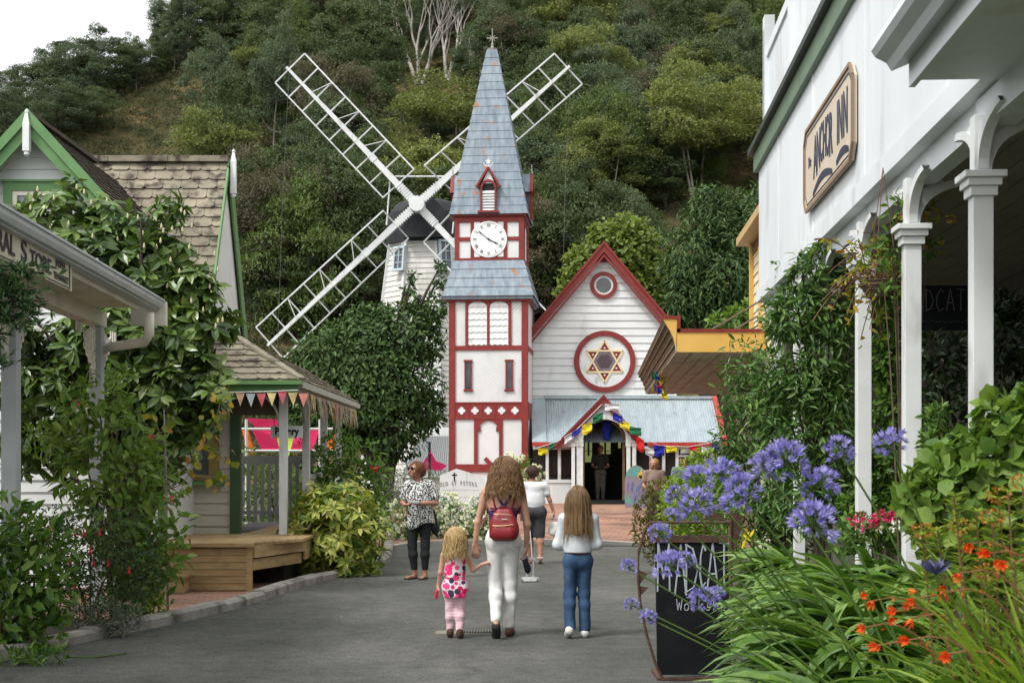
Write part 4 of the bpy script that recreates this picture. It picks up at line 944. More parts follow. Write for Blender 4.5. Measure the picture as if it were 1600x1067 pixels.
gy = MB(); for_pts = [((617,276),(700,276)),((610,276),(604,352))]
for a,b in for_pts: gy.tube([sp_(*a,dy=.3),sp_(*b,dy=.3)],.035,5)
gy.tube([sp_(715,282,dy=.3),sp_(707,365,dy=.3)],.035,5); gy.build("stay",m_trimwhite,WM)
# thin cables hanging from the sail tips
for a,b in(((452,110),(434,540)),((892,112),(880,420))):
 cbm = MB(); cbm.tube([sp_(*a,dy=-.1),sp_((a[0]+b[0])/2-2,(a[1]+b[1])/2,dy=-.1),sp_(*b,dy=-.1)],.008,4)
 cbm.build("sail_cable",mat("cable_grey",(.12,.12,.11),rough=.6),WM)
# ================================================================== BAKERY AND COTTAGE (left)
HS = thing("cottage","white weatherboard cottage with green bargeboards and a weathered slate roof","cottage",(-6,18,0))
gx18 = lambda px,Y=18.3: (px-800)/F*Y
cw = MB(); cxg = -6.18; ax_z = 5.95; hw_ = 1.62; ez_ = ax_z-hw_*1.10
boards(cw,[(-hw_-2.2,0),(hw_,0),(hw_,3.7),(1.2,ax_z-.05-1.32),(0,ax_z-.05),(-1.2,ax_z-.05-1.32),(-1.9,3.7),(-hw_-2.2,3.7)],(cxg,18.3,0),(1,0,0),(0,-1,0),.155,.022)
cw.box(cxg-hw_-2.2,cxg+hw_,18.32,23.0,0,3.6); cw.build("wall",m_white,HS)
gb = MB()
gb.box(cxg+hw_-.03,cxg+hw_+.06,18.24,18.4,0,3.7); gb.build("corner_board",m_green,HS)
bg = MB()
for sx in(-1,1):
 for w,off,yy in((.12,-.075,0),(.11,.04,-.045)):
  s = np.array([-sx*1/math.hypot(1,1.10),0,1.10/math.hypot(1,1.10)]); nn = np.array([sx*s[2],0,abs(s[0])]); p = np.array([cxg,17.98+yy,ax_z+.04]); e = p-s*1.95
  q = [e+nn*(off-w/2),p+np.array([0,0,(off-w/2)/nn[2]]),p+np.array([0,0,(off+w/2)/nn[2]]),e+nn*(off+w/2)]
  bg.prism(q if sx<0 else q[::-1],(0,.04,0))
bg.build("bargeboard",m_green,HS)
# soffit under the gable overhang
sf = MB()
for sx in(-1,1):
 s = np.array([-sx*1/math.hypot(1,1.10),0,1.10/math.hypot(1,1.10)]); p = np.array([cxg,18.0,ax_z-.03]); e = p-s*1.95; sf.add([e,p,p+(0,.35,0),e+(0,.35,0)],[(0,1,2,3)])
sf.build("soffit",m_cream,HS)
rs = rng(8)
cr = MB()
for sx in(-1,1):
 s = np.array([-sx*1/math.hypot(1,1.10),0,1.10/math.hypot(1,1.10)]); p0 = np.array([cxg,17.96,ax_z+.07]); p1 = np.array([cxg,22.0,ax_z+.07]); e0,e1 = p0-s*2.0,p1-s*2.0
 if sx>0: slates(cr,e0,e1,p1,p0,.30,.12,rs)
 else: slates(cr,e1,e0,p0,p1,.30,.12,rs)
 cr.add([e0,e1,p1,p0],[(0,1,2,3)])
cr.bar((cxg,17.95,ax_z+.11),(cxg,20.8,ax_z+.11),.16,.05); cr.build("dark_roof",m_slated,HS)
mr_ = MB(); RZ = 6.32; RY = 22.0; xr = -4.42
slates(mr_,(-10,20.6,3.75),(xr,20.6,3.75),(xr,RY,RZ),(-10,RY,RZ),.285,.185,rs); mr_.add([(-10,20.6,3.75),(xr,20.6,3.75),(xr,RY,RZ),(-10,RY,RZ)],[(0,1,2,3)])
mr_.add([(-10,23.4,3.55),(xr,23.4,3.55),(xr,RY,RZ),(-10,RY,RZ)],[(3,2,1,0)])
for i in range(6): mr_.bar((-10+i*.93,RY,RZ+.035),(-10+i*.93+.92,RY,RZ+.035),.2,.09)
mr_.build("slate_roof",m_slate,HS)
# right-hand gable end, seen at a grazing angle: wall set back under the barge
ge = MB(); boards(ge,[(20.95,0),(23.1,0),(23.1,3.3),(20.95,3.3)],(xr-.12,0,0),(0,1,0),(1,0,0),.155,.02); ge.prism([(xr-.05,20.62,3.55),(xr-.05,23.4,3.3),(xr-.05,22.0,6.22)],(-.06,0,0)); ge.box(xr-2.5,xr-.13,20.95,23.1,0,3.9); ge.build("gable_end",m_white,HS)
be = MB()
for(y1,z1_)in((20.55,3.70),(23.45,3.50)):
 be.bar((xr+.0,RY,RZ-.02),(xr+.0,y1,z1_),.03,.07 if y1<21 else .24,(0,0,1))
be.build("gable_bargeboard",m_green,HS)
MB().add([(xr-.13,20.6,3.7),(xr,20.6,3.7),(xr,RY,RZ-.1),(xr-.13,RY,RZ-.1)],[(0,1,2,3)]).build("gable_soffit",m_white,HS)
for(fx,fy,fz)in((cxg,17.93,5.58),(xr+.07,22.0,RZ-.50)):
 f = MB(); h_ = .34 if fy<19 else .50; hh = .042
 f.box(fx-hh,fx+hh,fy-hh,fy+hh,fz,fz+h_); f.add([(fx-hh,fy-hh,fz+h_),(fx+hh,fy-hh,fz+h_),(fx+hh,fy+hh,fz+h_),(fx-hh,fy+hh,fz+h_),(fx-.016,fy-.016,fz+h_+.15),(fx+.016,fy-.016,fz+h_+.15),(fx+.016,fy+.016,fz+h_+.15),(fx-.016,fy+.016,fz+h_+.15)],[(0,1,5,4),(1,2,6,5),(2,3,7,6),(3,0,4,7),(4,5,6,7)])
 f.lathe([(.018,0),(.028,.02),(.02,.04),(.001,.06)],(fx,fy,fz+h_+.14),8); f.lathe([(.001,-.07),(.04,-.04),(.03,0)],(fx,fy,fz),8); f.build("finial",m_trimwhite,HS)
# attic window in the green-trimmed gable
w0,w1,wz0,wz1 = gx18(24,18.3),gx18(85,18.3),EYE+(725-352)*18.3/F,EYE+(725-302)*18.3/F
wf = MB();
for a,b,c_,d in((w0-.13,w0-.02,wz0-.3,wz1+.13),(w1+.02,w1+.13,wz0-.3,wz1+.13)): wf.box(a,b,18.22,18.32,c_,d)
wf.box(w0-.02,w1+.02,18.222,18.32,wz1+.02,wz1+.13); wf.box(w0-.16,w1+.16,18.2,18.32,wz1+.13,wz1+.16); wo = wf.build("window",m_green,HS)
s = MB()
for a,b,c_,d in((w0-.02,w0+.04,wz0-.3,wz1+.02),(w1-.04,w1+.02,wz0-.3,wz1+.02),(w0+.04,w1-.04,wz1-.04,wz1+.02),((w0+w1)/2-.015,(w0+w1)/2+.015,wz0-.3,wz1-.04),(w0+.04,w1-.04,wz1-.34,wz1-.31)): s.box(a,b,18.24,18.3,c_,d)
s.build("sash",m_cream,wo); MB().box(w0,w1,18.27,18.29,wz0-.3,wz1).build("pane",mat("blue_pane",[(.12,.14,.18),(.30,.33,.36)],rough=.15,spec=.6,scale=4),wo)
# ---- bakery wing with verandah
BK = thing("bakery","cream bakery wing with a hipped slate verandah roof and green gutter","bakery",(-4,20,0))
bw = MB(); boards(bw,[(0,.55),(.98,.55),(.98,2.95),(0,2.95)],(-5.0,20.2,0),(1,0,0),(0,-1,0),.165,.022); bw.box(-5.0,-4.04,20.22,20.7,0,2.9); bw.build("wall",mat("cream_boards",[(.42,.40,.34),(.52,.50,.43)],rough=.6,scale=2,dirt=((.28,.24,.19),2,.55,.8,(1,1,.4))),BK)
MB().box(-4.03,-3.89,20.12,20.26,.58,2.75).build("corner_post",m_dgreen,BK)
w = MB();
for a,b,c_,d in((-4.92,-4.85,1.45,2.35),(-4.33,-4.2,1.45,2.35),(-4.98,-4.15,1.36,1.45),(-4.95,-4.17,2.35,2.45)): w.box(a,b,20.1,20.2,c_,d)
wo = w.build("window",mat("ochre_frame",[(.20,.14,.04),(.28,.2,.07)],rough=.5,scale=4),BK); MB().box(-4.85,-4.33,20.15,20.18,1.45,2.35).build("pane",m_glass,wo); MB().box(-4.62,-4.58,20.12,20.16,1.45,2.35).build("sash",m_trimwhite,wo)
MB().box(-5.0,-4.12,20.06,20.2,1.30,1.355).build("sill",m_green,BK)
# verandah roof: front hip slope and right slope
ev = 2.76; x0v = -2.93; fy = 19.5
br = MB(); apz = 3.42
slates(br,(-5.2,fy,ev),(x0v,fy,ev),(-4.0,20.55,apz),(-5.2,20.55,apz),.30,.20,rs)
slates(br,(x0v,fy,ev),(x0v,26.9,ev),(-4.0,26.9,apz),(-4.0,20.55,apz),.30,.20,rs)
br.add([(-5.2,fy,ev),(x0v,fy,ev),(-4.0,20.55,apz),(-5.2,20.55,apz),(x0v,26.9,ev),(-4.0,26.9,apz)],[(0,1,2,3),(1,4,5,2)])
br.bar((x0v+.02,fy,ev+.02),(-4.0,20.55,apz+.03),.12,.04); br.build("verandah_roof",m_slate,BK)
gt = MB(); gt.box(-5.2,x0v+.03,fy-.07,fy+.02,ev-.06,ev-.005); gt.box(-5.2,x0v-.06,fy+.0,fy+.05,ev-.17,ev-.06); gt.build("gutter",m_green,BK)
gs = MB(); gs.box(x0v-.06,x0v+.03,fy+.03,26.9,ev-.10,ev-.012); gs.box(x0v-.09,x0v-.06,fy+.05,26.9,ev-.16,ev-.03); gs.build("side_fascia",mat("grey_fascia",(.42,.41,.36),rough=.6),BK)
ce = MB(); ce.box(-4.02,x0v-.05,20.0,26.9,ev-.03,ev-.01); ce.box(-4.02,-3.2,20.1,20.2,2.3,2.73); ce.build("ceiling",mat("brown_ceiling",(.10,.08,.055),rough=.8),BK)
for i,y in enumerate((20.0,22.2,24.3,26.3)):
 p = MB(); p.box(-3.3,-3.19,y-.055,y+.055,.6,2.74)
 p.tube(bez((-3.3,y,2.15),(-3.32,y,2.5),(-3.62,y,2.62),8),.022,5)if i==0 else p.tube(bez((-3.25,y-.05,2.25),(-3.25,y-.15,2.6),(-3.25,y-.45,2.7),6),.022,5)
 p.build("verandah_post",m_trimwhite,BK)
pk = MB(); m_grey = mat("grey_picket",(.36,.36,.34),rough=.7)
pk.box(-4.7,-3.3,23.6,23.66,1.60,1.74); pk.box(-4.7,-3.3,23.6,23.66,.76,.82)
for i in range(12): pk.box(-4.68+i*.117,-4.62+i*.117,23.58,23.6,.64,1.62)
for i in range(17): pk.box(-3.262,-3.24,22.3+i*.12,22.35+i*.12,.66,1.4)
pk.box(-3.27,-3.235,22.25,24.3,1.36,1.44); pk.build("picket_rail",m_grey,BK)
# bakery sign hanging under the verandah
sgn = thing("bakery_sign","white hanging board lettered Bakery in black-letter under the verandah","sign",(-3.6,21,2.2))
SY = 20.3; sxl,sxr = (423-800)/F*SY,(473-800)/F*SY; sz0,sz1 = EYE+(725-684)*SY/F,EYE+(725-665)*SY/F
MB().box(sxl,sxr,SY,SY+.02,sz0,sz1).build("board",m_trimwhite,sgn); hk = MB(); hk.tube([(sxl+.05,SY,sz1),(sxl+.05,SY,2.73)],.005,4); hk.tube([(sxr-.05,SY,sz1),(sxr-.05,SY,2.73)],.005,4); hk.build("hanger",m_black,sgn)
text("lettering","Bakery",.155,m_black,sgn,((sxl+sxr)/2,SY-.004,(sz0+sz1)/2),(R(90),0,0),sx=.8,off=.006)
# bright shade sails behind the verandah
pink = mat("pink_fabric",[(.55,.02,.09),(.68,.03,.14)],rough=.8,scale=2); orange = mat("orange_fabric",(.85,.18,.02),rough=.8); lime = mat("lime_fabric",(.55,.75,.10),rough=.8)
def flap(name,pts,Y,m,label,cat,par=None,th=.01):
 V = [P(px,py,Y+dy)for px,py,dy in pts]; mb = MB(); mb.prism(V,(0,th,0)); o = mb.build(name,m,par,loc=V[0]if par is None else None)
 if label: tag(o,label,cat)
 return o
bn = thing("tent_canopy","pink fabric awning with orange and lime strips seen through the verandah","awning",P(430,700,31))
flap("pink_panel",[(392,669,0),(500,669,.8),(490,702,.6),(408,702,.1)],31,pink,None,None,bn); flap("pink_panel",[(384,653,0),(446,656,.4),(430,667,.3),(398,667,.1)],31,pink,None,None,bn)
flap("orange_strip",[(378,672,0),(388,672,0),(398,706,0),(390,714,0)],30.6,orange,None,None,bn); flap("orange_strip",[(505,690,0),(530,675,0),(532,690,0),(510,706,0)],30.6,orange,None,None,bn)
flap("lime_strip",[(432,680,0),(460,680,0),(450,718,0),(440,718,0)],30.6,lime,None,None,bn)
fr_ = MB();
for py in(670,704): fr_.tube([P(378,py,30.5),P(520,py,30.5)],.03,6)
for px in(385,500): fr_.tube([P(px,655,30.5),P(px,840,30.5)],.035,6)
fr_.build("frame",mat("pole_grey",(.5,.5,.48),rough=.5),bn)
flap("pink_tent",[(652,735,.5),(673,705,0),(681,720,.3),(699,727,.8),(690,735,.8)],38,mat("hot_pink_fabric",[(.80,.05,.33),(.88,.07,.40)],rough=.8,scale=2),"bright pink pointed fabric shade between the dark tree and the tower","shade sail",th=.02)
MB
tp = MB(); tp.tube([P(671,800,38.1),P(671,690,38.1)],.04,6); tag(tp.build("shade_pole",m_black,loc=P(671,800,38.1)),"thin black pole at the peak of the pink shade","pole")
# grey corrugated lean-to roof behind
sh = thing("shed","grey corrugated shed roof behind the pink shade sail","shed",P(680,800,50))
s_ = MB(); A = P(628,742,53); B = P(706,742,53); D = P(655,681,56); Cc = P(706,681,56); n = 90
V = [A+(B-A)*i/n+np.array([0,0,.025*math.sin(i*1.4)])for i in range(n+1)]+[D+(Cc-D)*i/n+np.array([0,0,.025*math.sin(i*1.4)])for i in range(n+1)]; s_.add(V,[(i,i+1,n+2+i,n+1+i)for i in range(n)]); s_.build("roof",mat("shed_iron",(.22,.23,.23),rough=.6),sh)
MB().box(A[0],B[0],53.2,55.8,.4,A[2]-.1).build("wall",m_cream,sh); MB().box(D[0],D[0]+1.2,56.4,57,.4,D[2]+.35).build("rear_wall",m_white,sh)
# ---- deck in front of the bakery
m_pine = mat("pine_boards",[(.26,.17,.08),(.37,.255,.125),(.44,.32,.17)],rough=.7,scale=2.5,stretch=(1,1,6),bump=.3,bscale=30,dirt=((.12,.09,.05),3,.6,.8,(1,1,1)))
DK = thing("timber_deck","pale pine deck with boarded front and low step before the bakery","deck",(-3.8,18.5,0))
k = MB(); dxl,dxr,dy0 = -4.9,-3.27,17.7
for i in range(6): k.box(dxl,dxr-.02,dy0+.03,dy0+.055,.015+i*.088,.015+i*.088+.081)
k.box(dxr-.07,dxr,dy0-.0,dy0+.06,0,.56); k.box(dxl,dxr-.1,dy0+.06,dy0+.08,0,.55)
k.build("front_boards",m_pine,DK)
k = MB(); k.box(dxl,dxr+.02,dy0-.06,dy0+.09,.56,.61)
for i in range(18): k.box(dxl,dxr+.0+(.48 if i>0 else 0)*min(1,i/6),dy0+.1+i*.15,dy0+.24+i*.15,.57,.605)
for i in range(30): k.box(-3.86,-3.05,20.45+i*.15,20.59+i*.15,.57,.605)
k.build("deck_boards",m_pine,DK)
k = MB();
def side(a,b,z0,z1): k.prism([(a[0],a[1],z0),(b[0],b[1],z0),(b[0],b[1],z1),(a[0],a[1],z1)],(-.03,0.005,0))
side((dxr+.03,dy0+.05),(dxr+.45,19.2),.42,.57); side((dxr+.0,dy0+.08),(dxr+.40,19.2),.26,.40)
side((dxr+.45,19.2),(dxr+.28,26.8),.30,.57); k.build("side_boards",m_pine,DK)
MB().box(dxl,dxr+.2,19.0,26.8,.0,.5).build("underside",m_darkin,DK)  # solid dark block in place of the shade below the boards
MB().box(-4.55,-4.05,17.35,17.7,.01,.19).box(-4.57,-4.03,17.33,17.7,.19,.225).build("step",m_pine,DK)
# ---- bunting along the bakery gutter
bt_root = thing("bunting","faded triangle bunting strung along the bakery's green gutter","bunting",(-4,19.4,2.6))
bcols = [(.62,.50,.22),(.55,.20,.16),(.45,.45,.42),(.55,.30,.22),(.50,.44,.24),(.62,.48,.16),(.60,.36,.24),(.42,.48,.50),(.60,.14,.16),(.62,.50,.22),(.5,.12,.14)]
bm = [mat(f"bunting_{'abcdefghijk'[i]}",[tuple(v*.6 for v in c),c],rough=.85,scale=9)for i,c in enumerate(bcols)]
for i in range(13):
 x = -4.62+i*.145; z = 2.60-.03*math.sin((i%5)/5*math.pi); f = MB(); f.prism([(x-.065,19.42,z),(x+.065,19.42+.01,z+.004),(x+.01,19.38+.02*(i%3),z-.185)][::-1],(0,.004,0)); f.build("pennant",bm[i%11],bt_root)
MB().tube([(-4.75,19.42,2.60),(-4.1,19.42,2.585),(-3.4,19.42,2.60),(-2.95,19.42,2.62)],.006,4).build("string",m_trimwhite,bt_root)
rgm = thing("rag_garland","garland of bright torn rag strips hanging from the verandah's side fascia","garland",(-2.9,22,2.6)); rr = rng(12)
rcols = [(.62,.50,.20),(.50,.22,.10),(.35,.42,.48),(.55,.52,.45),(.60,.12,.10),(.2,.3,.2),(.62,.36,.12),(.66,.6,.3)]; rms = [mat(f"rag_{'abcdefgh'[i]}",[tuple(v*.7 for v in c),c],rough=.9,scale=12)for i,c in enumerate(rcols)]
bunch = [MB()for _ in rcols]
for i in range(150):
 y = 19.7+6.8*(i+rr.rand())/150; L = rr.uniform(.14,.38); w = rr.uniform(.008,.035); x = -2.91+rr.uniform(-.03,.03); z = 2.60; dx,dy = rr.uniform(-.06,.1),rr.uniform(-.08,.08)
 V = [(x,y-w,z),(x,y+w,z),(x+dx*.5,y+w*.8+dy*.5,z-L*.55),(x+dx*.5,y-w*.8+dy*.5,z-L*.55),(x+dx,y+dy+w*.4,z-L),(x+dx,y+dy-w*.4,z-L)]; bunch[rr.randint(8)].add(V,[(0,1,2,3),(3,2,4,5)])
for b_,m_ in zip(bunch,rms):
 if b_.n: b_.build("rag_strips",m_,rgm)
# ================================================================== GENERAL STORE (left foreground verandah)
GS = thing("store_verandah","cream shop verandah with grey gutter, square posts and lace brackets","verandah",(-3.2,9,0))
GS_MOVE = True
D_ = np.array([-.0517,1,0]); D_/=np.linalg.norm(D_); N_ = np.array([1,.0517,0]); N_/=np.linalg.norm(N_)
def gp(Y,off,z): return np.array([-2.97-.0517*(Y-12)+0,Y,0])+N_*off+np.array([0,0,z])
gA = MB(); prof = [(.012,3.0),(.012,2.985),(.0,2.98),(-.004,2.955),(-.022,2.928),(-.05,2.922),(-.05,2.912),(-.07,2.908),(-.13,2.908),(-.13,2.99),(-.11,2.99),(-.11,2.925),(-.07,2.925),(-.035,2.935),(-.015,2.96),(-.015,3.0)]
n = len(prof); V = [gp(4.0,a,b)for a,b in prof]+[gp(12.0,a,b)for a,b in prof]; gA.add(V,[(i,(i+1)%n,n+(i+1)%n,n+i)for i in range(n)]+[tuple(range(n))[::-1],tuple(range(n,2*n))]); gA.build("gutter",m_gutter,GS)
fa = MB(); V = [gp(4,-.13,2.99),gp(4,-.13,2.87),gp(4,-.16,2.87),gp(4,-.16,2.99)]+[gp(11.6,-.13,2.99),gp(11.6,-.13,2.87),gp(11.6,-.16,2.87),gp(11.6,-.16,2.99)]; fa.add(V,[(i,(i+1)%4,4+(i+1)%4,4+i)for i in range(4)]+[(0,1,2,3),(7,6,5,4)])
fa.build("fascia",m_cream,GS)
so = MB(); V = [gp(4,-.14,2.885),gp(11.6,-.14,2.885),gp(11.6,-2.62,2.885),gp(4,-2.62,2.885)]; so.add(V,[(0,1,2,3)]); V = [gp(11.55,-.16,2.885),gp(11.55,-.62,2.885),gp(11.55,-.62,3.0),gp(11.55,-.16,3.0)]; so.add(V,[(0,1,2,3)]); so.build("soffit",m_cream,GS)
bm_ = MB(); V = []
for Y in(4,12.1):
 V+=[gp(Y,-.50,2.89),gp(Y,-.50,2.77),gp(Y,-.62,2.77),gp(Y,-.62,2.89)]
bm_.add(V,[(i,(i+1)%4,4+(i+1)%4,4+i)for i in range(4)]+[(0,1,2,3),(7,6,5,4)]); bm_.build("beam",m_cream,GS)
rf_ = MB(); V = [gp(4,-.02,2.99),gp(12.1,-.02,2.99),gp(12.1,-3.5,4.1),gp(4,-3.5,4.1)]; rf_.add(V,[(0,1,2,3)]); rf_.build("roof",m_iron,GS)
en = MB(); en.box(*sorted((gp(12.02,0.02,0)[0],gp(12.02,-.28,0)[0])),12.0,12.06,2.78,2.985); en.build("end_board",m_cream,GS)
# downpipe: out from the gutter end and down beside the post
dp = MB(); dp.tube([gp(11.75,-.07,2.86),gp(11.75,-.07,2.68),gp(11.8,-.12,2.62),gp(12.1,-.5,2.60),gp(12.2,-.58,2.56),gp(12.2,-.60,2.3),gp(12.2,-.60,.4)],.042,10); dp.build("downpipe",m_cream,GS,smooth=True)
dc_ = MB(); q = gp(12.2,-.6,2.04); dc_.box(q[0]-.17,q[0]+.05,q[1]-.05,q[1]+.05,2.03,2.09); dc_.build("pipe_clip",m_cream,GS)
m_postb = mat("grey_blue_post",[(.36,.39,.40),(.44,.47,.475)],rough=.55,scale=3,dirt=((.25,.26,.25),6,.6,.8,(1,1,.3)))
for Y in(9.6,12.0):
 c0 = gp(Y,-.56,0); p = MB(); p.box(c0[0]-.05,c0[0]+.05,c0[1]-.05,c0[1]+.05,.37,2.77); po = p.build("post",m_postb,GS)
 for sy in(-1,1): # cast-iron lace bracket along the beam
  lb = MB()
  for k in range(5):
   for j in range(6-k):
    yy = c0[1]+sy*(.08+k*.062); zz = 2.74-j*.075-k*.02
    t = np.linspace(0,2*math.pi,9)[:-1]; ring = [(c0[0],yy+.030*math.cos(a),zz+.034*math.sin(a))for a in t]; lb.tube(ring+[ring[0]],.0075,4,False)
  for k in range(3): yy = c0[1]+sy*(.42+k*.07); lb.tube([(c0[0],yy,2.77),(c0[0],yy,2.68-.02*(k%2))],.009,4)
  lb.tube(bez((c0[0],c0[1]+sy*.06,2.27),(c0[0],c0[1]+sy*.10,2.63),(c0[0],c0[1]+sy*.42,2.71),8),.011,5); lb.build("lace_bracket",m_cream,po)
# sign board under the gutter
ss = thing("store_sign","long cream board lettered General Store in dark capitals under the gutter","sign",gp(8.3,-.1,2.85))
V = []
for Y in(5.2,9.35): V+=[gp(Y,-.088,2.935),gp(Y,-.088,2.745),gp(Y,-.123,2.745),gp(Y,-.123,2.935)]
sb = MB(); sb.add(V,[(i,(i+1)%4,4+(i+1)%4,4+i)for i in range(4)]+[(0,1,2,3),(7,6,5,4)]); sb.build("board",mat("sign_cream",[(.52,.49,.36),(.62,.58,.45)],rough=.6,scale=3),ss)
m_ink = mat("sign_ink",(.045,.04,.05),rough=.6); lb = MB()
for z in(2.926,2.757):
 V = []
 for Y in(5.25,9.3): V+=[gp(Y,-.084,z+.003),gp(Y,-.084,z-.003),gp(Y,-.09,z-.003),gp(Y,-.09,z+.003)]
 lb.add(V,[(i,(i+1)%4,4+(i+1)%4,4+i)for i in range(4)])
lb.bar(gp(9.28,-.086,2.76),gp(9.28,-.086,2.925),.006,.008); lb.build("border",m_ink,ss)
ang = math.atan2(D_[1],D_[0]); rot = (R(90),0,ang)
def gtext(s,Ya,size,z,sx=1.0,off=.004,sp=1.0):
 q = gp(Ya,-.083,z); return text("lettering",s,size,m_ink,ss,tuple(q),rot,extrude=.001,sx=sx,align='RIGHT',off=off,sp=sp)
gtext("GENERAL",8.08,.155,2.838,1.2,.003); gtext("S",8.32,.175,2.84,1.5,.003); gtext("TORE",8.84,.128,2.828,1.42,.003); gtext("JASPER",9.17,.062,2.878,1.25,.001); gtext("TEN MARKET",9.25,.060,2.795,1.0,.001)
# the verandah is a third larger than first laid out: its posts stand behind the garden kerb
for o_,l_ in((GS,(-4.16,11.7,-.48)),(ss,tuple((np.array(ss.location)-[0,0,1.6])*1.3+[0,0,1.6]))): o_.scale = (1.3,1.3,1.3); o_.location = l_
# ================================================================== INN (right)
IN = thing("inn","white two-storey inn with balcony parapet, green band and posted verandah","inn",(2.5,9,0))
U = np.array([.059,1,0]); U/=np.linalg.norm(U); Nn = np.array([-1,.059,0]); Nn/=np.linalg.norm(Nn)
def ip(Y,off,z): return np.array([2.0+.059*Y,Y,0])-Nn*off+np.array([0,0,z]) # off>0: away from the street
def islab(mb,Y0,Y1,o0,o1,z0,z1):
 V = [ip(Y,o,z)for z in(z0,z1)for Y in(Y0,Y1)for o in(o0,o1)]
 mb.add(V,[(0,2,3,1),(4,5,7,6),(0,1,5,4),(1,3,7,5),(3,2,6,7),(2,0,4,6)]); return mb
m_inn = mat("inn_white",[(.60,.635,.65),(.70,.73,.74)],rough=.5,scale=.9,stretch=(1,1,.4),dirt=((.40,.41,.38),3,.54,.85,(1,1,.25)))
pa = MB(); islab(pa,4.0,16.8,-.045,.0,3.66,5.12); islab(pa,4.0,16.8,-.075,.03,3.52,3.66)
for Y in np.arange(5.4,16.8,2.4): islab(pa,Y,Y+.05,-.053,-.044,3.67,5.1)
pa.build("parapet",m_inn,IN)
gb = MB(); islab(gb,4.0,16.9,-.10,.0,5.09,5.30); gb.build("green_band",mat("inn_green",[(.10,.16,.10),(.14,.21,.13)],rough=.5,scale=3),IN)
gb = MB(); islab(gb,4.0,17.0,-.16,.0,5.305,5.37); gb.build("band_cap",mat("inn_green_dark",(.035,.045,.035),rough=.5),IN)
bl = MB(); islab(bl,4,16.8,.02,.09,6.40,6.52); islab(bl,4,16.8,.02,.09,5.38,5.46)
for Y in np.arange(8.0,16.8,2.15): islab(bl,Y,Y+.18,.0,.12,5.37,6.75)
islab(bl,16.62,16.8,.0,.12,5.37,6.9)
bl.build("balcony_rail",m_inn,IN)
bal = MB()
for Y in np.arange(8.0,16.75,.135):
 islab(bal,Y,Y+.112,.045,.065,5.46,6.405)
bal.build("balusters",m_inn,IN)
hk = MB(); hk.bar(P(1387,210,9.6),P(1404,225,9.35),.008,.008); hk.build("hook",mat("rod_brown",(.16,.13,.10),rough=.6),IN)
up = MB(); islab(up,4,16.7,1.4,1.5,5.3,8.5); islab(up,4,16.8,.0,3.5,5.2,5.3); up.build("upper_wall",m_inn,IN)
ru = MB(); islab(ru,4,17.0,-.12,2.5,7.68,7.75); islab(ru,4,17.0,-.16,-.1,7.6,7.78); ru.build("balcony_roof",m_inn,IN); rs2 = MB(); islab(rs2,4,17,-.09,2.4,7.64,7.675); rs2.build("balcony_ceiling",mat("soffit_brown",(.30,.22,.14),rough=.7),IN)
be_ = MB(); islab(be_,4.0,16.6,.02,.14,3.36,3.52); be_.build("beam",m_inn,IN)
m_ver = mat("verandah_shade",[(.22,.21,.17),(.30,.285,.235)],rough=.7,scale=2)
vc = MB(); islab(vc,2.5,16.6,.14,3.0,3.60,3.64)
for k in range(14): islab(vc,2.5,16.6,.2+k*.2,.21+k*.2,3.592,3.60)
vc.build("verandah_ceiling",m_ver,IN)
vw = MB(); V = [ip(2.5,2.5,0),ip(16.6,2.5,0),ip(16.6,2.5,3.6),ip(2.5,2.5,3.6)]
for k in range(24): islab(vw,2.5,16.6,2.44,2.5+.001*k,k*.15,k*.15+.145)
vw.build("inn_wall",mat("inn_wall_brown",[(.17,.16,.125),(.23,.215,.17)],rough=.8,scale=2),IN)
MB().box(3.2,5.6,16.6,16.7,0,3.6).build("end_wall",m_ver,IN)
af = MB(); islab(af,2.5,16.6,.1,2.5,.0,.12); af.build("verandah_floor",mat("deck_grey",(.12,.11,.09),rough=.8),IN)
for i,Y in enumerate((7.3,8.9,10.5,12.2,13.8,15.5)):
 c0 = ip(Y,.0,0); p = MB(); w = .052
 def pb(o0,o1,y0,y1,z0,z1): islab(p,Y+y0,Y+y1,o0,o1,z0,z1)
 pb(-w,w,-w,w,.1,3.0); pb(-.045,.045,-.045,.045,3.0,3.4)
 pb(-.070,.070,-.070,.070,2.98,3.03); pb(-.087,.087,-.087,.087,3.03,3.07); pb(-.107,.107,-.107,.107,3.07,3.105)
 po = p.build("post",m_trimwhite,IN,bevel=.004)
 bk = MB()
 for dr_,ln in((-U,.45),(U,.45),(-Nn,.42)):
  a = c0+dr_*.05+np.array([0,0,3.12]); b = c0+dr_*.06+np.array([0,0,3.34]); e = c0+dr_*ln+np.array([0,0,3.37])
  pts = bez(a,b,e,9); sd_ = np.cross(dr_,(0,0,1))*.028
  for p0,p1 in zip(pts[:-1],pts[1:]):
   up_ = np.array([0,0,.035])-dr_*.0
   bk.add([p0-sd_,p0+sd_,p0+sd_-dr_*.05+up_,p0-sd_-dr_*.05+up_,p1-sd_,p1+sd_,p1+sd_-dr_*.05+up_,p1-sd_-dr_*.05+up_],[(0,1,5,4),(1,2,6,5),(2,3,7,6),(3,0,4,7)])
  bk.bar(c0+dr_*.05+np.array([0,0,3.3]),c0+dr_*.2+np.array([0,0,3.37]),.03,.05)
 bk.build("bracket",m_trimwhite,po)
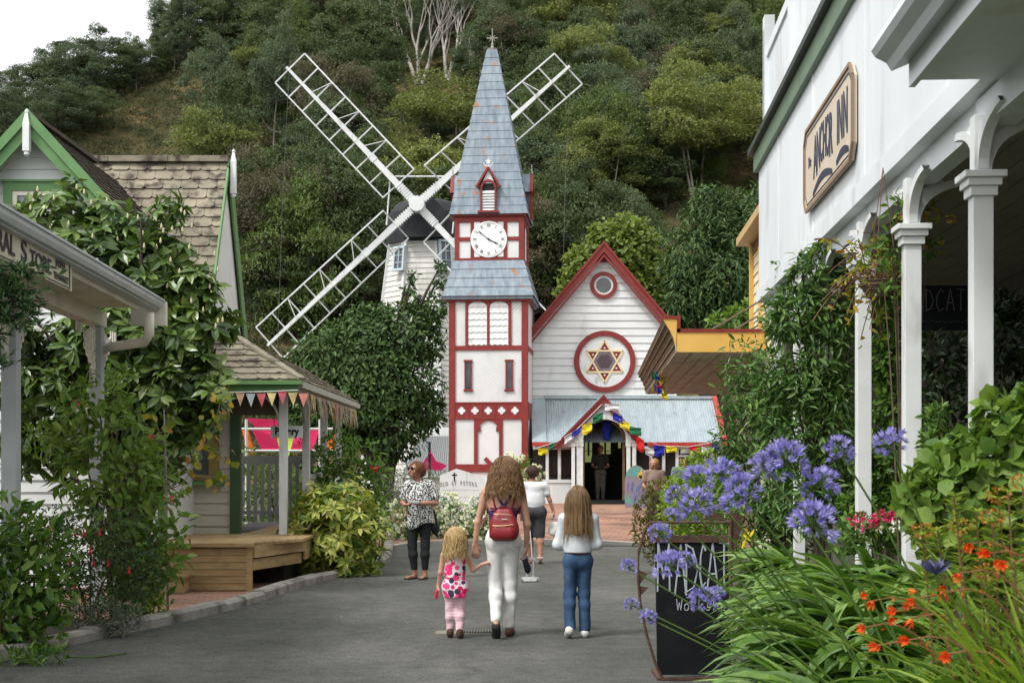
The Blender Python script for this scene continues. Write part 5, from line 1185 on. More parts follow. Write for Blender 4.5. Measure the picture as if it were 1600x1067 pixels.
# near cornice of the neighbouring shop front (top right)
NC = thing("shop_cornice","white boxed cornice with rolled grey gutter projecting above the nearest post","cornice",tuple(ip(6,-.3,3.5)))
gpf = [(-.62,3.66),(-.60,3.72),(-.57,3.76),(-.42,3.76),(-.42,3.60),(-.52,3.56),(-.545,3.60),(-.60,3.63)]
n = len(gpf); V = [ip(2.0,a,b)for a,b in gpf]+[ip(7.0,a,b)for a,b in gpf]; g_ = MB(); g_.add(V,[(i,(i+1)%n,n+(i+1)%n,n+i)for i in range(n)]+[tuple(range(n))[::-1],tuple(range(n,2*n))]); g_.build("gutter",m_gutter,NC)
cb_ = MB(); islab(cb_,2.0,6.95,-.42,.10,3.50,3.80); islab(cb_,2.0,6.97,-.44,-.41,3.47,3.62); cb_.build("soffit_box",m_inn,NC)
cb_ = MB(); islab(cb_,2.0,7.4,.0,.16,3.34,3.50); cb_.build("beam",m_inn,NC)
# inn sign on the parapet
IS = thing("inn_sign","cream board lettered The Anchor Inn on the white parapet","sign",tuple(ip(11.6,-.08,4.25)))
m_sgc = mat("sign_tan",[(.50,.42,.32),(.58,.50,.39)],rough=.6,scale=3); m_navy = mat("sign_navy",(.03,.035,.06),rough=.5)
V = []; cyz = [(10.45,3.99),(10.45,4.49),(10.56,4.60),(12.74,4.60),(12.85,4.49),(12.85,3.99),(12.74,3.88),(10.56,3.88)]
fr_ = MB(); fr_.add([ip(Y,-.055,z)for Y,z in cyz]+[ip(Y,-.085,z)for Y,z in cyz],[tuple(range(8,16))[::-1],tuple(range(8))]+[(i,(i+1)%8,8+(i+1)%8,8+i)for i in range(8)]); fr_.build("board",m_sgc,IS)
def ins(k): return[(11.65+(Y-11.65)*(1-k/1.2),4.24+(z-4.24)*(1-k/.36))for Y,z in cyz]
bd = MB()
for k,w in((.045,.014),):
 q0,q1 = ins(k),ins(k+w)
 for i in range(8):
  j = (i+1)%8; bd.add([ip(*(q0[i][0],-.088,q0[i][1])),ip(q0[j][0],-.088,q0[j][1]),ip(q1[j][0],-.088,q1[j][1]),ip(q1[i][0],-.088,q1[i][1])],[(0,1,2,3)])
bd.build("border",m_navy,IS)
em = MB();
for i in range(8): a,b = cyz[i],cyz[(i+1)%8]; em.bar(ip(a[0],-.09,a[1]),ip(b[0],-.09,b[1]),.03,.02,tuple(Nn))
em.build("frame",mat("sign_brown",(.26,.17,.11),rough=.6),IS)
iang = math.atan2(-U[1],-U[0])
def itext(s,Y,z,size,sx=1.0,m=m_navy,o=-.089,off=.004,shear=0):
 q = ip(Y,o,z); return text("lettering",s,size,m,IS,tuple(q),(R(90),0,iang),extrude=.001,sx=sx,off=off,shear=shear)
m_swh = mat("sign_white",(.7,.7,.68),rough=.5)
for dx,m_,o in((.012,m_swh,-.0885),(0,m_navy,-.0895)):
 letters = [("A",12.22,.34),("N",12.05,.32),("C",11.89,.30),("H",11.73,.30),("O",11.57,.31),("R",11.42,.33)]
 for ch,Y,s_ in letters: itext(ch,Y+dx,4.25+(.34-s_)*1.2,s_*1.45,.56,m_,o,.012)
 for ch,Y,s_ in(("I",11.10,.32),("N",10.97,.32),("N",10.75,.33)): itext(ch,Y+dx,4.27,s_*1.45,.56,m_,o,.012)
itext("The",12.55,4.28,.13,.9,m_navy,-.089,.001,.3)
sw_ = MB()
for(Ya,Yb,z0,dz)in((12.35,11.35,3.97,.08),(11.16,10.62,3.99,.05)):
 n = 14; V = []
 for i in range(n): t = i/(n-1); Y = Ya+(Yb-Ya)*t; z = z0-.0+dz*math.sin(t*math.pi); V+=[ip(Y,-.0895,z+.012),ip(Y,-.0895,z-.03-.025*math.sin(t*math.pi))]
 sw_.add(V,[(2*i,2*i+2,2*i+3,2*i+1)for i in range(n-1)])
sw_.build("flourish",m_navy,IS)
# hanging blackboard in the verandah
hb = thing("hanging_blackboard","blackboard chalked Madcat hanging inside the dark verandah","blackboard",(3.3,11,2.8))
m_bb = mat("blackboard",[(.008,.009,.010),(.013,.014,.015)],rough=.85,spec=.08,scale=4,dirt=((.022,.023,.024),3,.6,.85,(1,1,1))); m_chalk = mat("chalk",(.42,.47,.50),rough=.9); m_chalkd = mat("chalk_faint",(.16,.17,.17),rough=.9)
BY = 11.0; bx0,bx1 = (1425-800)/F*BY,(1528-800)/F*BY; bz0,bz1 = EYE+(725-516)*BY/F,EYE+(725-446)*BY/F
MB().box(bx0,bx1,BY,BY+.02,bz0,bz1).build("board",m_bb,hb); h2 = MB(); h2.tube([(bx0+.05,BY,bz1),(bx0+.05,BY,3.6)],.006,4); h2.tube([(bx1-.05,BY,bz1),(bx1-.05,BY,3.6)],.006,4); h2.build("chain",m_black,hb)
CH_ = {'M': [[(0,0),(.05,1),(.5,.25),(.95,1),(1,0)]],'A': [[(0,0),(.5,1),(1,0)],[(.15,.38),(.85,.38)]],'D': [[(.1,0),(.1,1)],[(0,1),(.6,.9),(1,.5),(.7,.12),(0,0)]],'C': [[(1,.85),(.6,1),(.15,.7),(.05,.3),(.4,0),(1,.12)]],'T': [[(.5,0),(.5,1)],[(-.05,1),(1.05,.98)]],
 'W': [[(0,1),(.25,0),(.5,.7),(.75,0),(1,1)]],'o': [[(.5,.6),(.1,.4),(.2,.02),(.7,0),(.9,.4),(.5,.6)]],'r': [[(.1,0),(.1,.6)],[(.1,.4),(.5,.62),(.8,.55)]],'k': [[(.1,0),(.1,1)],[(.8,.6),(.1,.3),(.85,0)]],'s': [[(.8,.55),(.3,.6),(.3,.35),(.8,.2),(.5,0),(.1,.05)]],'h': [[(.1,0),(.1,1)],[(.1,.4),(.5,.6),(.85,.4),(.85,0)]],'p': [[(.1,-.4),(.1,.6)],[(.1,.6),(.8,.5),(.8,.1),(.1,0)]]}
def chalk(mb,s,x,y,z,h,w,gap,r=.006,ux=(1,0,0)):
 ux = np.array(ux,float)
 for ch in s:
  for st_ in CH_.get(ch,[]):
   pts = [np.array([x,y,z])+ux*(a*w)+np.array([0,0,b*h])for a,b in st_]
   q = [pts[0]]
   for a,b in zip(pts[:-1],pts[1:]): q+=[a+(b-a)*.5,b]
   mb.tube(q,r,5)
  x+=(w+gap)*ux[0]; y+=(w+gap)*ux[1]
k = MB(); chalk(k,"MADCAT",bx0+.0-.06,BY-.004,bz0+.15,.17,.062,.02,.0025); k.build("chalk_letters",m_chalkd,hb); k = MB()
for i in range(16): k.tube([(bx0+.08+i*.022,BY-.003,bz0+.06+.01*(i%2)),(bx0+.09+i*.022,BY-.003,bz0+.075-.008*(i%3))],.0015,4)
k.build("chalk_line",m_chalkd,hb)
# lantern on the third post
ln = thing("wall_lantern","small white glazed lantern hung beside the third verandah post","lantern",P(1338,412,11.0))
q = P(1338,425,11.0); l = MB(); l.lathe([(.05,0),(.085,.13),(.085,.14)],tuple(q),6); l.build("glass",mat("lantern_glass",(.25,.26,.25),rough=.15,spec=.6),ln)
l = MB(); l.lathe([(.115,.14),(.11,.165),(.05,.21),(.02,.25),(.0001,.27)],tuple(q),12); l.lathe([(.03,-.04),(.055,-.005),(.055,0)],tuple(q),12)
for a in range(6): l.tube([q+np.array([.05*math.cos(a*1.047),.05*math.sin(a*1.047),0]),q+np.array([.085*math.cos(a*1.047),.085*math.sin(a*1.047),.14])],.005,4)
l.build("lantern_frame",m_trimwhite,ln)
# ================================================================== YELLOW SHOP (right, middle distance)
YS_ = thing("yellow_shop","ochre-trimmed cream shop with a deep boarded street verandah","shop",(4.5,28,0))
m_och = mat("ochre_paint",[(.56,.33,.075),(.66,.41,.11)],rough=.5,scale=1.5); m_crb = mat("cream_yellow",[(.58,.53,.38),(.66,.61,.46)],rough=.6,scale=2); m_sofb = mat("soffit_boards",[(.27,.265,.225),(.37,.36,.31)],rough=.8,scale=2,stretch=(4,.4,1),dirt=((.12,.10,.07),2,.55,.75,(1,1,1)))
m_brn = mat("weathered_timber",[(.10,.065,.035),(.20,.14,.08)],rough=.8,scale=4,stretch=(1,.2,3))
def yp(Y,off,z): return np.array([2.0+.059*Y-.62*0+off,Y,z])
Y0,Y1 = 24.0,38.5
xl = (1058-800)/F*24-(2.0+.059*24); xe = (1036-800)/F*24-(2+.059*24)
zs = EYE+(725-550)*24/F; zf = EYE+(725-519)*24/F; ztop = EYE+(725-498)*24/F
s = MB(); V = [yp(Y0,xl,zs),yp(Y1,xl+.1,zs-.0),yp(Y1,3.6,zs),yp(Y0,3.6,zs)]
nb = 16
for i in range(nb):
 a,b = i/nb,(i+.94)/nb
 s.add([yp(Y0+.02,xl+(3.6-xl)*a,zs),yp(Y0+.02,xl+(3.6-xl)*b,zs),yp(Y1,xl+(3.6-xl)*b,zs),yp(Y1,xl+(3.6-xl)*a,zs)],[(0,1,2,3)])
s.add([yp(Y0+.02,xl,zs+.02),yp(Y0+.02,3.6,zs+.02),yp(Y1,3.6,zs+.02),yp(Y1,xl,zs+.02)],[(0,1,2,3)]); s.build("soffit",m_sofb,YS_)
f = MB(); f.prism([yp(Y0,xl,zs),yp(Y0,3.6,zs),yp(Y0,3.6,zf),yp(Y0,xl,zf)],(0,.05,0)); f.build("end_fascia",m_och,YS_)
f = MB(); f.prism([yp(Y0-.02,xl,zf),yp(Y0-.02,3.6,zf),yp(Y0-.02,3.6,zf+.055),yp(Y0-.02,xl,zf+.055)],(0,.12,0)); f.prism([yp(Y0-.02,xe-.02,ztop),yp(Y0-.02,xl+.06,ztop),yp(Y0-.02,xl+.06,ztop+.05),yp(Y0-.02,xe-.02,ztop+.05)],(0,.1,0)); f.prism([yp(Y0-.02,xl,zf),yp(Y0-.02,xl+.055,zf),yp(Y0-.02,xl+.055,ztop),yp(Y0-.02,xl,ztop)],(0,.1,0)); f.build("red_capping",m_red,YS_)
# cove cornice along the street: profile swept from near end to far end
prof = [(xl,zs-.30),(xl-.02,zs-.05),(xl-.06,zs+.15),(xl-.14,zs+.32),(xl-.2,zs+.40),(xe,ztop),(xl,ztop)]
prof2 = [(xl-.0-.35,zs-.30),(xl-.36,zs-.26),(xl-.30,zs-.15),(xl-.20,zs),(xl-.13,zs+.14),(xl-.10,zs+.28),(xe-.02,ztop),(xl,ztop),(xl,zs)]
prof2 = [(xl-.02,zs),(xl-.03,zs+.12),(xl-.07,zs+.26),(xl-.13,zs+.38),(xl-.19,zs+.47),(xe,ztop),(xl,ztop)]
n = len(prof2); V = [yp(Y0+.05,a,b)for a,b in prof2]+[yp(Y1,a,b)for a,b in prof2]; k = MB(); k.add(V,[(i,(i+1)%n,n+(i+1)%n,n+i)for i in range(n)]+[tuple(range(n,2*n))])
for j in range(1,5): a,b = prof2[j]; k.bar(yp(Y0+.05,a-.01,b),yp(Y1,a-.01,b),.03,.03)
k.build("cornice",m_brn,YS_)
V = [yp(Y0,a,b)for a,b in prof2]; k = MB(); k.prism(V,(0,.05,0)); k.build("cornice_end",m_och,YS_)
# upper wall and eave of the shop
yw = MB(); X1 = (1178-800)/F*26.0
boards(yw,[(20,2.5),(26.0,2.5),(26.0,5.7),(20,5.7)],(X1-.059*26,0,0),(.059,1,0),(-1,.059,0),.17,.02); yw.box(X1+.02,X1+2.5,20,26,0,5.7); yw.build("wall",m_crb,YS_)
yt = MB(); yt.bar((X1-.03,25.95,2.5),(X1-.03,25.95,5.7),.1,.12)
for Y in(22.4,24.6): yt.bar((X1-.059*(26-Y)-.03,Y,3.9),(X1-.059*(26-Y)-.03,Y,5.35),.1,.08)
yt.bar((X1-.059*3.6-.03,22.3,5.35),(X1-.059*1.4-.03,24.7,5.35),.08,.1); yt.build("trim",m_och,YS_)
ye = MB(); e0,e1 = (X1-.059*8-.28),(X1-.28)
ye.add([(e0,18,5.66),(e1,26.3,5.66),(e1+.35,26.3,5.66),(e0+.35,18,5.66),(e0,18,5.80),(e1,26.3,5.80),(e1+2.4,26.3,6.9),(e0+2.4,18,6.9)],[(0,1,2,3),(0,4,5,1),(4,7,6,5),(1,5,6,2)]); ye.build("eave",mat("ochre_eave",[(.42,.28,.12),(.52,.36,.16)],rough=.6,scale=3),YS_)
fz = MB()
for i in range(46): Y = 19.0+i*.155; fz.bar((X1-.059*(26-Y)-.03,Y,5.42),(X1-.059*(26-Y)-.03,Y+.07,5.62),.03,.03)
fz.build("fretwork",mat("fret_brown",(.2,.13,.06),rough=.7),YS_)
cbm = MB()
for a,b in(((1108,517),(1200,463)),((1143,517),(1200,485)),((1170,517),(1203,497))): cbm.tube([P(*a,24.4),P(*b,25.5)],.018,5)
cbm.build("stay_rod",mat("rod_brown",(.16,.13,.10),rough=.6),YS_)
# ================================================================== VEGETATION
LEAF = leaf_template(.42,.06,.22); LANCE = leaf_template(.26,.04,.25); ROUND = leaf_template(.8,.06,.2); SMALL = leaf_template(.6,.1,.1,'card')
L_mag = leafmat("magnolia_leaf",[(.022,.052,.010),(.055,.105,.020),(.11,.18,.036),(.22,.28,.08)],rough=.32,spec=.5,trans=.18)
L_mid = leafmat("garden_leaf",[(.022,.058,.010),(.060,.13,.020),(.12,.22,.038),(.18,.27,.06)],rough=.45,trans=.28)
L_lite = leafmat("light_leaf",[(.05,.11,.018),(.12,.20,.035),(.22,.32,.07)],rough=.45,trans=.3)
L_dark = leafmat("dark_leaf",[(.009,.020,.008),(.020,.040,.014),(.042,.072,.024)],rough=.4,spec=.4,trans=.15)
L_broad = leafmat("broad_leaf",[(.014,.036,.009),(.030,.068,.015),(.058,.11,.026),(.10,.16,.045)],rough=.5,spec=.28,trans=.18)
L_fuch = leafmat("fuchsia_leaf",[(.020,.045,.014),(.042,.08,.028),(.075,.125,.045)],rough=.5,trans=.2)
L_var = leafmat("variegated_leaf",[(.05,.11,.018),(.16,.24,.035),(.42,.44,.09),(.62,.60,.22)],rough=.4,trans=.25,spec=.4)
L_olv = leafmat("olive_leaf",[(.04,.045,.010),(.09,.085,.018),(.15,.135,.03)],rough=.5,trans=.25)
L_lime = leafmat("lime_leaf",[(.09,.16,.015),(.17,.27,.03),(.28,.38,.06)],rough=.5,trans=.35)
L_lav = leafmat("grey_leaf",[(.06,.075,.048),(.125,.145,.105),(.21,.23,.18)],rough=.7,trans=.15)
L_wis = leafmat("wisteria_leaf",[(.022,.06,.012),(.052,.12,.024),(.11,.20,.045),(.17,.26,.07)],rough=.4,trans=.25,spec=.35)
L_con = leafmat("conifer_leaf",[(.008,.028,.008),(.02,.055,.014),(.05,.10,.03)],rough=.6,trans=.15)
L_pop = leafmat("poplar_leaf",[(.07,.11,.02),(.13,.18,.035),(.22,.27,.06)],rough=.5,trans=.35)
L_yel = leafmat("turning_leaf",[(.10,.15,.02),(.22,.22,.03),(.38,.30,.04),(.30,.10,.03)],rough=.5,trans=.35)
L_strap = leafmat("strap_leaf",[(.035,.085,.012),(.085,.17,.028),(.15,.26,.05),(.24,.34,.12)],rough=.3,spec=.45,trans=.2)
L_grass = leafmat("sword_leaf",[(.08,.15,.015),(.16,.25,.03),(.28,.36,.06)],rough=.45,trans=.35)
L_sed = leafmat("euphorbia_leaf",[(.13,.20,.03),(.24,.33,.05),(.38,.45,.09)],rough=.5,trans=.35)
L_white = leafmat("white_petal",[(.62,.63,.55),(.74,.75,.70),(.8,.8,.77)],rough=.6,trans=.25)
L_red = leafmat("red_petal",[(.35,.008,.012),(.55,.015,.02),(.65,.03,.04)],rough=.5,trans=.2)
L_pink = leafmat("pink_petal",[(.45,.02,.09),(.6,.05,.16),(.75,.14,.28)],rough=.5,trans=.2)
L_blue = leafmat("agapanthus_petal",[(.13,.115,.42),(.21,.19,.58),(.33,.30,.74),(.48,.46,.85)],rough=.5,trans=.35)
L_or = leafmat("orange_petal",[(.55,.045,.010),(.68,.08,.014),(.75,.16,.03)],rough=.45,trans=.3)
L_rust = leafmat("rust_bract",[(.25,.10,.02),(.42,.18,.03),(.5,.26,.05)],rough=.6,trans=.25)
m_stem = mat("green_stem",[(.05,.10,.02),(.08,.14,.03)],rough=.5); m_wood = mat("brown_stem",[(.06,.04,.025),(.12,.09,.06)],rough=.85,scale=8)
def blob_pts(r,blobs,n,Y,dyr=1.0,shell=.45,lump=.2,seed=0,flat=1.0):
 k = Y/F; w = np.array([b[2]**2*(b[4]if len(b)>4 else 1)for b in blobs],float); w/=w.sum(); i = r.choice(len(blobs),n,p=w); d = unit(r,n)
 c = np.array([P(b[0],b[1],Y)+np.array([0,b[3]if len(b)>3 else 0,0])for b in blobs]); rad = np.array([b[2]*k for b in blobs])
 q = (shell+(1-shell)*r.rand(n)**.5)*(1+lump*wob(d*2.5+i[:,None]*3.1,1.4,seed))
 return c[i]+d*(rad[i]*q)[:,None]*np.array([1,dyr,flat]),d,i
def cull(pos,d,keep_back=.35,r=None):
 """drop part of the leaves on the far side, which no nearby viewpoint shows"""
 k = (d[:,1]<.25)|(r.rand(len(d))<keep_back); return k
def plant(name,label,cat,Y,blobs,n,size,tmpl,lm,seed=1,base=None,sm=None,group=None,up=.35,droop=0.,rosette=0,shell=.45,dyr=1.0,jitter=.8,trunk_r=.03,nstem=6,lump=.2,sub=None,floor=None,part='foliage',asprt='trunk'):
 r = rng(seed); sm = sm or m_wood
 if base is None:
  bx = np.mean([b[0]for b in blobs]); bz = 0
 else: bx,bz = base
 b0 = np.array([(bx-800)/F*Y,Y,float(ground_z(0,Y))if bz==0 else bz]); t = thing(name,label,cat,tuple(b0),0,group)
 pos,d,bi = blob_pts(r,blobs,n,Y,dyr,shell,lump,seed)
 if rosette:
  k = rosette; ax = d*.8+unit(r,n)*.5+[0,0,up]; ax/=np.linalg.norm(ax,axis=1)[:,None]
  Rm = frames(ax,unit(r,n)); ph = (np.arange(k)*2.399)[None,:]+r.rand(n)[:,None]*6.28; el = r.uniform(.1,.9,(n,k))-droop
  dl = np.stack([np.cos(ph)*np.cos(el),np.sin(el),np.sin(ph)*np.cos(el)],2); dd = np.einsum('nij,nkj->nki',Rm,dl).reshape(-1,3); nn = np.repeat(ax,k,0)+unit(r,n*k)*.25
  pos = np.repeat(pos,k,0)+dd*size*.06; var = np.clip(np.repeat(r.rand(n)*.45,k)+r.rand(n*k)*.55,0,1); sz = size*(.6+.6*r.rand(n*k)); dirs = dd+[0,0,-.15]
 else:
  dirs = d*.8+unit(r,n)*jitter+[0,0,up-droop]; nn = d+unit(r,n)*.5+[0,0,.5]; var = np.clip(.5+.24*r.normal(size=n),0,1); sz = size*(.55+.75*r.rand(n))
 fz = b0[2]+.03 if floor is None else floor; low = pos[:,2]<fz; pos[low,2] = fz+r.rand(low.sum())*.1
 V,Fs,vv = inst(tmpl,pos,frames(dirs,nn),sz,var); leafmesh(part,V,Fs,vv,lm,t)
 tb = MB(); tips = [P(b[0],b[1],Y)+np.array([0,b[3]if len(b)>3 else 0,0])for b in blobs]
 for i,tp in enumerate(tips*(1 if len(tips)>=nstem else 1+nstem//len(tips))):
  tp = tp+r.normal(size=3)*size*.6; q0 = b0+np.array([r.uniform(-.5,.5)*trunk_r*3,r.uniform(-.3,.3)*trunk_r*3,-.02]); m_ = (q0*.55+tp*.45)+np.array([0,0,.25*(tp[2]-q0[2])]); m_[:2] = q0[:2]*.75+tp[:2]*.25
  tb.tube(bez(q0,m_,tp,8),np.linspace(trunk_r,trunk_r*.25,8),5,False)
 tb.build(asprt,sm,t,smooth=True); return t
def flowers_on(t,name,pts,size,lm,seed,k=12,tm=SMALL):
 """rosettes of petals at given world points, as one part each"""
 r = rng(seed)
 for p in pts:
  d = unit(r,k); d[:,1]-=.3; V,Fs,vv = inst(tm,np.repeat(np.array([p]),k,0)+d*size*.25,frames(d+unit(r,k)*.3,unit(r,k)),size*(.5+.4*r.rand(k)),r.rand(k)); leafmesh(name,V,Fs,vv,lm,t)
# --- left garden
mg = plant("magnolia_tree","big glossy-leaved magnolia with pale buds before the slate roof","tree",16.9,[(95,335,48),(160,350,40),(150,410,58),(225,430,62),(262,395,34),(300,450,45),(345,505,26),(200,520,85),(290,530,60),(110,560,72,.3),(290,620,66),(200,640,80),(325,590,32),(50,610,55),(110,690,62),(25,530,45),(250,700,50),(20,700,40),(35,340,22),(260,330,22),(215,370,30)],
  1150,.215,LEAF,L_mag,3,(215,0),m_darkbark,rosette=8,droop=.35,up=.5,trunk_r=.06,shell=.35,lump=.28,dyr=.7)
r_ = rng(9); pb_ = MB(); pos,d,_ = blob_pts(r_,[(95,330,48),(160,350,44),(225,420,62),(300,440,50),(330,500,30),(262,380,40)],46,16.6,.8,.9)
for p in pos: pb_.vv = r_.rand(); pb_.lathe([(.001,0),(.014,.02),(.012,.05),(.001,.075)],tuple(p+np.array([0,-.1,.05])),6)
pb_.build("buds",mat("pale_bud",[(.42,.38,.22),(.5,.45,.28)],rough=.7),mg)
plant("leafy_shrub","tall bright-leaved shrub leaning over the kerb below the magnolia","shrub",14.2,[(150,620,40),(190,680,55),(140,740,55),(215,740,45),(180,800,62),(240,800,40),(215,870,55),(250,880,36),(215,940,48),(245,950,26),(110,690,35),(275,830,22)],1700,.135,LEAF,L_lite,5,(175,0),m_wood,up=.1,droop=.2,trunk_r=.02,shell=.3)
t = plant("rambling_shrub","loose shrub with magenta blooms between the post and the bakery wall","shrub",16.3,[(60,690,30),(120,640,34),(230,700,30),(260,760,32),(180,600,30)],420,.11,LEAF,L_lite,6,(190,0),m_wood,up=.3,trunk_r=.015,shell=.2)
flowers_on(t,"bloom",[P(122,628,14.6),P(237,683,14.0),P(268,781,13.8)],.045,L_pink,4)
t = plant("fuchsia_bush","dark fuchsia bush hung with small red flowers beside the kerb","bush",13.5,[(140,850,62),(200,850,50),(100,880,60),(170,910,62),(220,900,45),(110,940,50),(190,950,40),(70,830,45)],4200,.05,LEAF,L_fuch,7,(140,0),m_wood,up=.1,trunk_r=.015,shell=.4)
r_ = rng(3); pos,d,_ = blob_pts(r_,[(140,850,62),(200,850,50),(100,880,60),(170,910,62),(110,830,40)],20,13.3,.9,.98)
for p in pos[d[:,1]<.2]:
 f = MB(); f.lathe([(.002,.03),(.008,.01),(.006,-.005),(.016,-.03),(.004,-.05)],tuple(p+np.array([0,-.05,0])),6); f.build("bloom",mat("fuchsia_red",(.55,.01,.02),rough=.5),t)
plant("broadleaf_bush","glossy broad-leaved green bush in the near left corner of the garden","bush",11.95,[(20,830,50),(70,850,45),(-20,880,70),(40,900,62),(80,920,45),(10,970,60),(60,980,40),(-30,1020,60),(20,1030,32)],1500,.13,LEAF,L_mid,8,(-10,0),m_wood,up=.15,droop=.1,trunk_r=.02,shell=.4)
plant("silver_groundcover","clump of silvery trailing leaves spilling onto the kerb","ground cover plant",13.0,[(130,965,22),(165,960,28),(200,962,22),(150,985,20),(185,980,20)],1300,.045,LANCE,L_lav,9,(165,0),m_wood,up=.3,trunk_r=.006)
plant("kerb_weed","low green weed tuft at the foot of the near kerb","weed",11.2,[(50,1030,20),(90,1028,16),(20,1035,18)],160,.08,LANCE,L_mid,10,(50,0),m_stem,up=.4,trunk_r=.005)
# conifer spray from a tree standing just outside the picture
cf = thing("conifer","dark feathery conifer boughs reaching in before the store sign","conifer tree",(-3.5,7.2,0)); r_ = rng(15)
tb = MB(); tb.tube([(-3.75,7.4,0),(-3.7,7.3,1.5),(-3.6,7.2,3.4)],[.12,.09,.03],7); allp = []; alld = []
for(px,py)in((55,452),(70,425),(20,430),(75,470),(30,485),(10,520),(-20,450),(50,500),(-30,420),(5,560)):
 tip = P(px,py,6.7); q = bez((-3.7,7.3,tip[2]-.25),(tip+np.array([-3.7,7.3,tip[2]+.1]))/2,tip,10); tb.tube(q,np.linspace(.015,.004,10),4,False)
 for p0,p1 in zip(q[2:-1],q[3:]):
  for _ in range(9):
   sd_ = unit(r_,1)[0]*[.6,.6,.3]; L = .16; e = p0+(p1-p0)*r_.rand()+sd_*L
   for s_ in np.linspace(.2,1,5): allp.append(p0+(e-p0)*s_); alld.append((e-p0)/L*.5+unit(r_,1)[0]*.6)
allp = np.array(allp); alld = np.array(alld); allp = np.repeat(allp,4,0); alld = np.repeat(alld,4,0)+unit(r_,len(allp))*.7
V,Fs,vv = inst(leaf_template(.22,.02,.05,'card'),allp,frames(alld,unit(r_,len(allp))),.055*(.6+.6*r_.rand(len(allp))),r_.rand(len(allp))); leafmesh("needles",V,Fs,vv,L_con,cf); tb.build("trunk",m_darkbark,cf,smooth=True)
# sapling
sp = thing("sapling","thin sapling with few yellowing leaves before the bakery window","sapling",tuple(P(262,725,15.0)*[1,1,0])); tb = MB(); r_ = rng(21)
tb.tube([P(262,990,15)*[1,1,0],P(260,850,15),P(259,730,15),P(256,640,15)],[.016,.015,.013,.006],5)
lp = []
for a,c_,b in(((259,745),(300,740),(330,665)),((300,705),(330,690),(352,640)),((262,760),(290,770),(315,700)),((330,668),(345,640),(350,600)),((259,700),(250,680),(240,650)),((310,690),(340,700),(360,730)),((290,735),(320,752),(345,742))):
 q = bez(P(*a,15),P(*c_,14.9),P(*b,14.85),8); tb.tube(q,np.linspace(.008,.003,8),4,False); lp+=[p for p in q[4:]]*3
tb.build("trunk",m_gumbark,sp,smooth=True); lp = np.array(lp)+r_.normal(size=(len(lp),3))*.05; n = len(lp); V,Fs,vv = inst(ROUND,lp,frames(unit(r_,n)+[0,0,-.5],unit(r_,n)+[0,-.5,.5]),.095*(.6+.6*r_.rand(n)),r_.rand(n)**2); leafmesh("foliage",V,Fs,vv,L_yel,sp)
# --- middle
plant("variegated_shrub","rounded yellow variegated laurel at the bend of the kerb","shrub",20.2,[(525,815,62),(490,830,42),(562,830,42),(525,860,58),(490,865,36),(565,865,34),(540,785,40),(500,790,34)],430,.17,leaf_template(.36,.05,.25),L_var,31,(525,0),m_wood,up=.45,droop=.2,trunk_r=.02,rosette=7,shell=.45,lump=.12)
plant("hydrangea_bush","green bush seen through the grey pickets behind the bakery verandah","bush",28,[(390,760,30),(430,750,32),(470,760,30),(400,800,34),(450,805,34),(490,790,30),(385,720,18)],1800,.11,LEAF,L_mid,232,(435,0),m_wood,up=.2,trunk_r=.02)
t = plant("camellia_bush","dark glossy bush with a red bloom behind the variegated laurel","bush",23.5,[(525,705,30),(560,720,38),(500,730,30),(545,760,50),(585,750,26),(500,775,40),(575,790,34)],2200,.10,LEAF,L_mid,32,(545,0),m_darkbark,up=.2,trunk_r=.03)
flowers_on(t,"bloom",[P(585,732,23.0),P(470,690,23.2)],.09,L_red,3)
plant("broad_tree","broad dark evergreen tree in front of the windmill","tree",46,[(560,540,52),(620,525,50),(500,570,48),(665,535,30),(560,600,85),(630,600,62),(490,620,50),(530,650,60),(610,665,55),(665,640,32),(470,650,32),(470,580,32),(680,480,20),(645,470,14),(640,452,8),(645,432,7),(660,500,26),(590,490,18),(560,500,20),(690,416,7),(688,440,8),(450,610,22),(600,505,22)],
 25000,.20,LEAF,L_broad,33,(600,0),m_darkbark,up=.0,droop=.45,trunk_r=.13,shell=.5,lump=.3)
plant("lavender_hedge","grey-green rounded lavender hedge behind the white roses","hedge",31,[(610,765,34),(650,755,34),(690,765,32),(720,790,30),(580,780,30),(640,790,40),(690,800,34),(600,800,34)],6000,.07,LANCE,L_lav,34,(650,0),m_wood,up=.5,trunk_r=.02,shell=.6)
def rosebush(label,Y,blobs,seed,nfl,base,grp="white rose bushes",fsz=.10):
 t = plant("rose_bush",label,"rose bush",Y,blobs,2200,.06,LEAF,L_mid,seed,base,m_wood,up=.2,trunk_r=.012,group=grp,shell=.4); r = rng(seed+50); pos,d,_ = blob_pts(r,blobs,nfl*2,Y,1,.98); pos = pos[d[:,1]<.1][:nfl]; d = d[d[:,1]<.1][:nfl]; k = 18
 pos = pos+d*.05; N = len(pos)*k; dd = unit(r,N)+np.repeat(d,k,0)*.7; V,Fs,vv = inst(leaf_template(.9,.1,.1,'card'),np.repeat(pos,k,0),frames(dd,unit(r,N)),fsz*(.5+.35*r.rand(N)),r.rand(N)); leafmesh("blooms",V,Fs,vv,L_white,t); return t
rosebush("white rose bush left of the lady in black and white",28.2,[(590,800,24),(615,815,26),(575,830,22),(640,805,22),(610,838,22),(640,840,18)],41,90,(605,0))
rosebush("white rose bush in front of the pointed church notice",28.6,[(690,800,26),(715,815,28),(680,835,22),(735,835,22),(700,790,18)],42,130,(705,0))
rosebush("white rose bush between the notice and the woman with the backpack",28.2,[(755,795,22),(745,820,24),(775,830,22),(760,842,18)],43,80,(755,0))
rosebush("tall white standard rose beside the tower behind the walkers",34,[(815,740,22),(835,745,16),(800,730,16),(825,765,20),(790,745,14),(820,722,10)],44,60,(815,0),fsz=.11)
